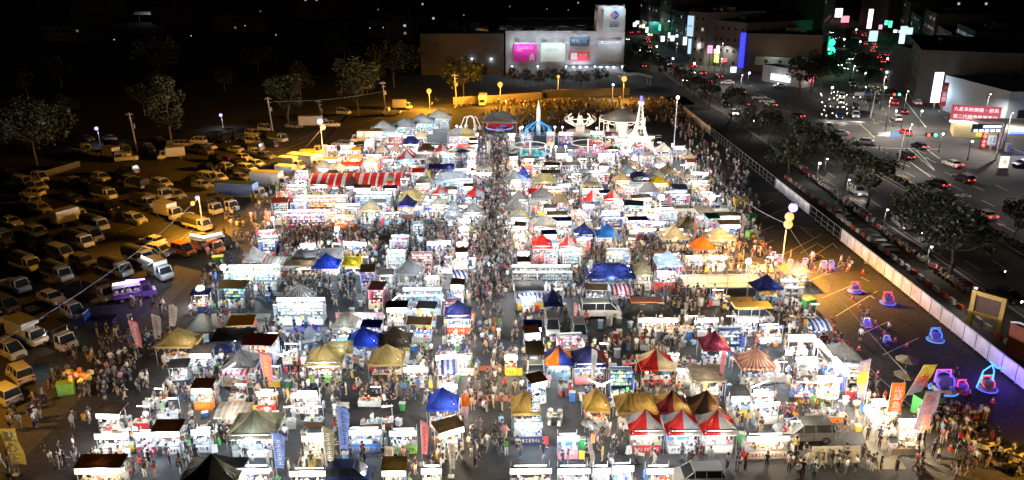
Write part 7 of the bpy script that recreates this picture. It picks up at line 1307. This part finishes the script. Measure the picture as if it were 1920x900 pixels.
for px, py, l_ in ((410, 496, 'dark green waste container left of the market'), (1515, 578, 'bright green waste container beside the lot'), (1408, 415, 'green waste container by the rightmost floodlight'), (1408, 448, 'lime green waste container near the right cream canopy'), (126, 738, 'lime waste container by the balloon seller'), (1735, 775, 'large green waste container behind the banners')): wheelie(px, py, 'green' if 'lime' not in l_ else 'lime', l_, 1.0 if px != 1735 else 1.5)
p = at(1388, 388); e = empty('waste_skip', p); build(G().box((0, 0, .9), (2.2, 1.4, 1.6), 0, top=1.1), 'body', mat('skip_yellow', (.6, .38, .05), .5), e); tag(e, 'small yellow cabin at the top of the empty lot', 'cabin')
e = empty('balloon_bunch', at(155, 735)); r = random.Random(8)
for i in range(22): build(G().ball((r.uniform(-1.1, 1.1), r.uniform(-.7, .7), 1.9 + r.uniform(-.5, .6)), .24, 0, 8, 6, 1.15), 'balloon', colr(('orange', 'yellow', 'yellow', 'pink', 'orange')[i % 5]), e, smooth=True)
build(G().tube((0, 0, 0), (0, 0, 1.6), .02, .02), 'string', WHITE, e); tag(e, 'orange and yellow balloon bunch in the lower left crowd', 'balloons'); lamp(e, (.5, -1.4, 2.2), 60, WARM, .1); mark('balloon bunch', at(155, 735))
e = empty('balloon_bunch', at(575, 640)); [build(G().ball((r.uniform(-1.4, 1.4), r.uniform(-.5, .5), 1.7 + r.uniform(-.3, .4)), .24, 0, 8, 6, 1.15), 'balloon', colr(('navy', 'blue', 'purple')[i % 3]), e, smooth=True) for i in range(18)]; tag(e, 'dark blue balloon bunch left of the blazing white counter', 'balloons')
def umbrella(px, py, c, base, s=1.):
    p = at(px, py); e = empty('umbrella', p, 0, (s,) * 3); n = 8; vs = [(0, 0, 2.35)] + [(1.15 * math.cos(i * math.pi / 4), 1.15 * math.sin(i * math.pi / 4), 1.9) for i in range(8)]; build(G().add(vs, [(0, 1 + i, 1 + (i + 1) % 8) for i in range(8)]), 'canopy', cloth('umb_' + c, TC.get(c) or COL[c]), e); build(G().tube((0, 0, 0), (0, 0, 2.4), .03, .03), 'pole', STEEL, e); tag(e, base, 'umbrella', 'umbrellas')
umbrella(1695, 705, 'cream', 'cream umbrella at the lot edge behind the flags'); umbrella(1692, 735, 'beige', 'beige umbrella half hidden behind the orange banner'); umbrella(1335, 352, 'yellow', 'small yellow umbrella in the dark right crowd', .8); umbrella(868, 305, 'navy', 'dark violet umbrella beside the kiddie track', 1.3)
# red queue barriers at the lot edge
for i in range(7):
    p = at(1576 + i * 7, 652 + i * 10); e = empty('queue_barrier', p, R(-45)); build(G().tube((-.8, 0, 1), (.8, 0, 1), .03, .03).tube((-.8, 0, .2), (.8, 0, .2), .03, .03).tube((-.8, 0, 0), (-.8, 0, 1), .03, .03).tube((.8, 0, 0), (.8, 0, 1), .03, .03).tube((0, 0, .2), (0, 0, 1), .02, .02), 'frame', colr('red'), e); pend(e, 'red metal queue barrier', 'barrier', 'red queue barriers', (p.x, p.y))
# loose tubes over dining
for px, py, a, l_ in ((515, 662, 25, 'left of two white tubes over the dining area'), (540, 660, -20, 'right of two white tubes over the dining area'), (428, 690, -35, 'single slanting tube over the dining tables'), (438, 640, 0, 'short white tube under the black flat canopy'), (985, 560, 30, 'slanting tube left of the slim navy canopy'), (1118, 718, 25, 'left tube of the pair over the white flag stall'), (1136, 718, -25, 'right tube of the pair over the white flag stall'), (1425, 720, -25, 'slanting tube under the candy striped tent'), (740, 560, -40, 'left slanting tube of the blue tube stall'), (828, 560, 40, 'right slanting tube of the blue tube stall')):
    p = at(px, py, 2.3); e = empty('tube_lamp', (p.x, p.y, 0)); build(G().tube((-.9 * math.cos(R(a)), 0, 2.3 + .9 * math.sin(R(a))), (.9 * math.cos(R(a)), 0, 2.3 - .9 * math.sin(R(a))), .05, .05, 6), 'tube', TUBE, e); build(G().tube((0, .1, 0), (0, .1, 2.3), .03, .03), 'pole', STEEL, e); lamp(e, (0, -.2, 2.15), 90, COOL, .1); tag(e, l_, 'tube lamp', 'tube lamps on poles')

# ================================================================ PEOPLE
rp_ = random.Random(77); SPOTS = []
def crowd(x0, y0, x1, y1, n, tries=3, face=None):
    for _ in range(n):
        for _t in range(tries):
            t = rp_.random(); px = rp_.uniform(x0, x1)
            # even on the ground rather than in the picture
            Y0, Y1 = at(960, y1).y, at(960, y0).y; Y = rp_.uniform(Y0, Y1)
            s0 = (y0 + y1) / 2; a = at(x0, s0).x, at(x1, s0).x; X = rp_.uniform(*a)
            if free(X, Y, .22): SPOTS.append((X, Y)); break
def quad(P, n):
    """P: four picture corners tl, tr, br, bl"""
    q = [at(*c) for c in P]
    for _ in range(n):
        for _t in range(3):
            u, v = rp_.random(), rp_.random(); a = q[0].lerp(q[1], u); b = q[3].lerp(q[2], u); p = a.lerp(b, v)
            if SPOTS and rp_.random() < .5: p = Vector((SPOTS[-1][0] + rp_.gauss(0, .6), SPOTS[-1][1] + rp_.gauss(0, .6), 0))
            if free(p.x, p.y, .22): SPOTS.append((p.x, p.y)); break
quad(((908, 255), (958, 255), (960, 430), (902, 430)), 520); quad(((900, 430), (962, 430), (950, 560), (880, 560)), 190); quad(((885, 560), (955, 560), (950, 680), (875, 680)), 26); quad(((880, 690), (960, 690), (955, 765), (870, 765)), 52); quad(((860, 765), (955, 765), (950, 900), (845, 900)), 24)
quad(((925, 192), (1265, 188), (1260, 232), (905, 235)), 520); quad(((1245, 192), (1275, 200), (1440, 345), (1265, 260)), 230); quad(((1265, 262), (1400, 320), (1420, 430), (1300, 420)), 230); quad(((1300, 340), (1390, 360), (1400, 440), (1330, 440)), 60)
quad(((600, 300), (1250, 300), (1340, 440), (480, 440)), 1500); quad(((480, 440), (1390, 440), (1440, 560), (400, 560)), 1300); quad(((530, 440), (900, 440), (900, 492), (500, 492)), 420); quad(((590, 325), (905, 325), (905, 380), (560, 380)), 120)
quad(((960, 460), (1400, 470), (1420, 500), (960, 500)), 60); quad(((400, 560), (1460, 560), (1500, 660), (370, 660)), 260); quad(((370, 660), (870, 660), (860, 760), (300, 760)), 190); quad(((960, 640), (1500, 640), (1560, 760), (960, 760)), 120)
quad(((140, 640), (260, 600), (250, 740), (60, 760)), 74); quad(((190, 640), (290, 620), (270, 740), (170, 760)), 46); quad(((30, 760), (160, 740), (150, 895), (0, 895)), 40); quad(((150, 860), (560, 860), (560, 898), (130, 898)), 34); quad(((300, 790), (640, 790), (640, 860), (300, 860)), 20); quad(((560, 860), (860, 860), (860, 895), (560, 895)), 22); quad(((960, 830), (1180, 830), (1180, 890), (960, 890)), 18)
quad(((1200, 872), (1640, 868), (1660, 898), (1200, 898)), 34); quad(((1380, 745), (1560, 745), (1590, 800), (1380, 800)), 24); quad(((1600, 790), (1720, 780), (1730, 895), (1620, 895)), 24); quad(((1715, 760), (1770, 765), (1900, 895), (1700, 895)), 95)
quad(((1395, 420), (1420, 450), (1530, 620), (1460, 600)), 100); quad(((1460, 600), (1530, 610), (1660, 760), (1600, 740)), 70); quad(((380, 330), (560, 330), (500, 440), (400, 450)), 80); quad(((400, 440), (500, 440), (430, 560), (370, 560)), 46); quad(((180, 590), (330, 560), (340, 600), (210, 640)), 16); quad(((560, 300), (620, 300), (570, 380), (520, 380)), 40); quad(((1460, 480), (1600, 495), (1600, 512), (1480, 512)), 14); quad(((1560, 380), (1640, 425), (1640, 440), (1560, 400)), 6)
for px, py in ((914, 636), (926, 634), (935, 637), (924, 702), (930, 690), (897, 815), (898, 830), (928, 850), (939, 852), (880, 845), (884, 855), (1615, 610), (1625, 600), (1664, 625), (1790, 715), (1845, 790), (1612, 640), (1577, 640), (1475, 600)): p = at(px, py); SPOTS.append((p.x, p.y))
for x, y, wd, k in STALLS:
    if k != 'rack':
        for _ in range(rp_.choice((1, 1, 2))): SPOTS.append((x + rp_.uniform(-wd / 2 + .25, wd / 2 - .25), y + rp_.uniform(.22, .5)))
    for _ in range(rp_.choice((0, 1, 2, 3, 4))):
        a, b = x + rp_.uniform(-wd / 2, wd / 2), y - (1.35 if k != 'rack' else .6) - rp_.uniform(0, .9)
        if free(a, b, .12): SPOTS.append((a, b))
SPOTS.sort(key=lambda q: q[1])
WT = ['white'] * 52 + ['black'] * 56 + ['grey'] * 10 + ['navy'] * 9 + ['beige'] * 7 + ['pink'] * 4 + ['red'] * 4 + ['skyblue'] * 4 + ['yellow'] * 3 + ['green'] * 2 + ['blue'] * 3 + ['orange'] * 2 + ['maroon'] * 2
PW = ['standing'] * 5 + ['walking'] * 6 + ['holding a snack'] * 4 + ['looking down at a phone'] * 3 + ['reaching forward'] * 2 + ['hand raised']
SHORT = {'standing': 'standing', 'walking': 'walking', 'holding a snack': 'eating', 'looking down at a phone': 'on phone', 'reaching forward': 'reaching', 'hand raised': 'waving', 'sitting': 'sitting', 'riding': 'riding'}
# one figure per 0.45 m
kept = []; grid = {}
for x, y in SPOTS:
    k = (int(x / .45), int(y / .45))
    if any((k[0] + i, k[1] + j) in grid for i in (-1, 0, 1) for j in (-1, 0, 1) if (abs(grid.get((k[0] + i, k[1] + j), (99, 99))[0] - x) < .4 and abs(grid.get((k[0] + i, k[1] + j), (99, 99))[1] - y) < .4)): continue
    grid[k] = (x, y); kept.append((x, y))
N_IND = 296 - NPERS[0]
for x, y in kept[:N_IND]:
    pose = rp_.choice(PW); top = rp_.choice(WT); bot = rp_.choice(('black', 'black', 'navy', 'grey', 'beige', 'white', 'black')); bare = rp_.random() < .45; child = rp_.random() < .09
    person(x, y, rp_.uniform(0, 6.28), pose, top, bot, base=f'{"child" if child else "person"} in {top} top, {bot} {"shorts" if bare else "trousers"}, {SHORT[pose]}', hair=rp_.random() < .45, sca=rp_.uniform(.62, .75) if child else rp_.uniform(.95, 1.06), bare=bare)
# the rest of the crowd, too many to count one by one
import numpy as np
rest = kept[N_IND:]; AV, AF, AM = [], [], []; slots = [SKIN, SHOE, HAIR]; cidx = {}
for c in COL: cidx[c] = len(slots); slots.append(colr(c))
off = 0; lk = ['standing', 'standing', 'walking', 'walking', 'holding a snack', 'sitting']
arr = {k: (np.array(g.v), [list(f) for f in g.f], g.m) for k, g in LOWP.items()}
for x, y in rest:
    k = rp_.choice(lk); V, Fs, Ms = arr[k]; a = rp_.uniform(0, 6.28); s = rp_.uniform(.9, 1.06) if rp_.random() > .08 else .7; ca, sa = math.cos(a) * s, math.sin(a) * s
    AV.append(np.stack([V[:, 0] * ca - V[:, 1] * sa + x, V[:, 0] * sa + V[:, 1] * ca + y, V[:, 2] * s], 1)); top, bot = cidx[rp_.choice(WT)], cidx[rp_.choice(('black', 'navy', 'grey', 'beige'))]; leg = 0 if rp_.random() < .45 else bot
    mm = (0, top, bot, 1, leg, 2); AF += [[i + off for i in f] for f in Fs]; AM += [mm[m] for m in Ms]; off += len(V)
me = bpy.data.meshes.new('distant_crowd'); me.from_pydata(np.concatenate(AV).tolist(), [], AF); [me.materials.append(m) for m in slots]; me.polygons.foreach_set('material_index', AM); me.update()
o = put(me, 'distant_crowd', None); o['kind'] = 'stuff'; tag(o, 'dense crowd of small figures filling the far aisles and ride ground', 'crowd')
resolve_labels()
print('people', len(kept))
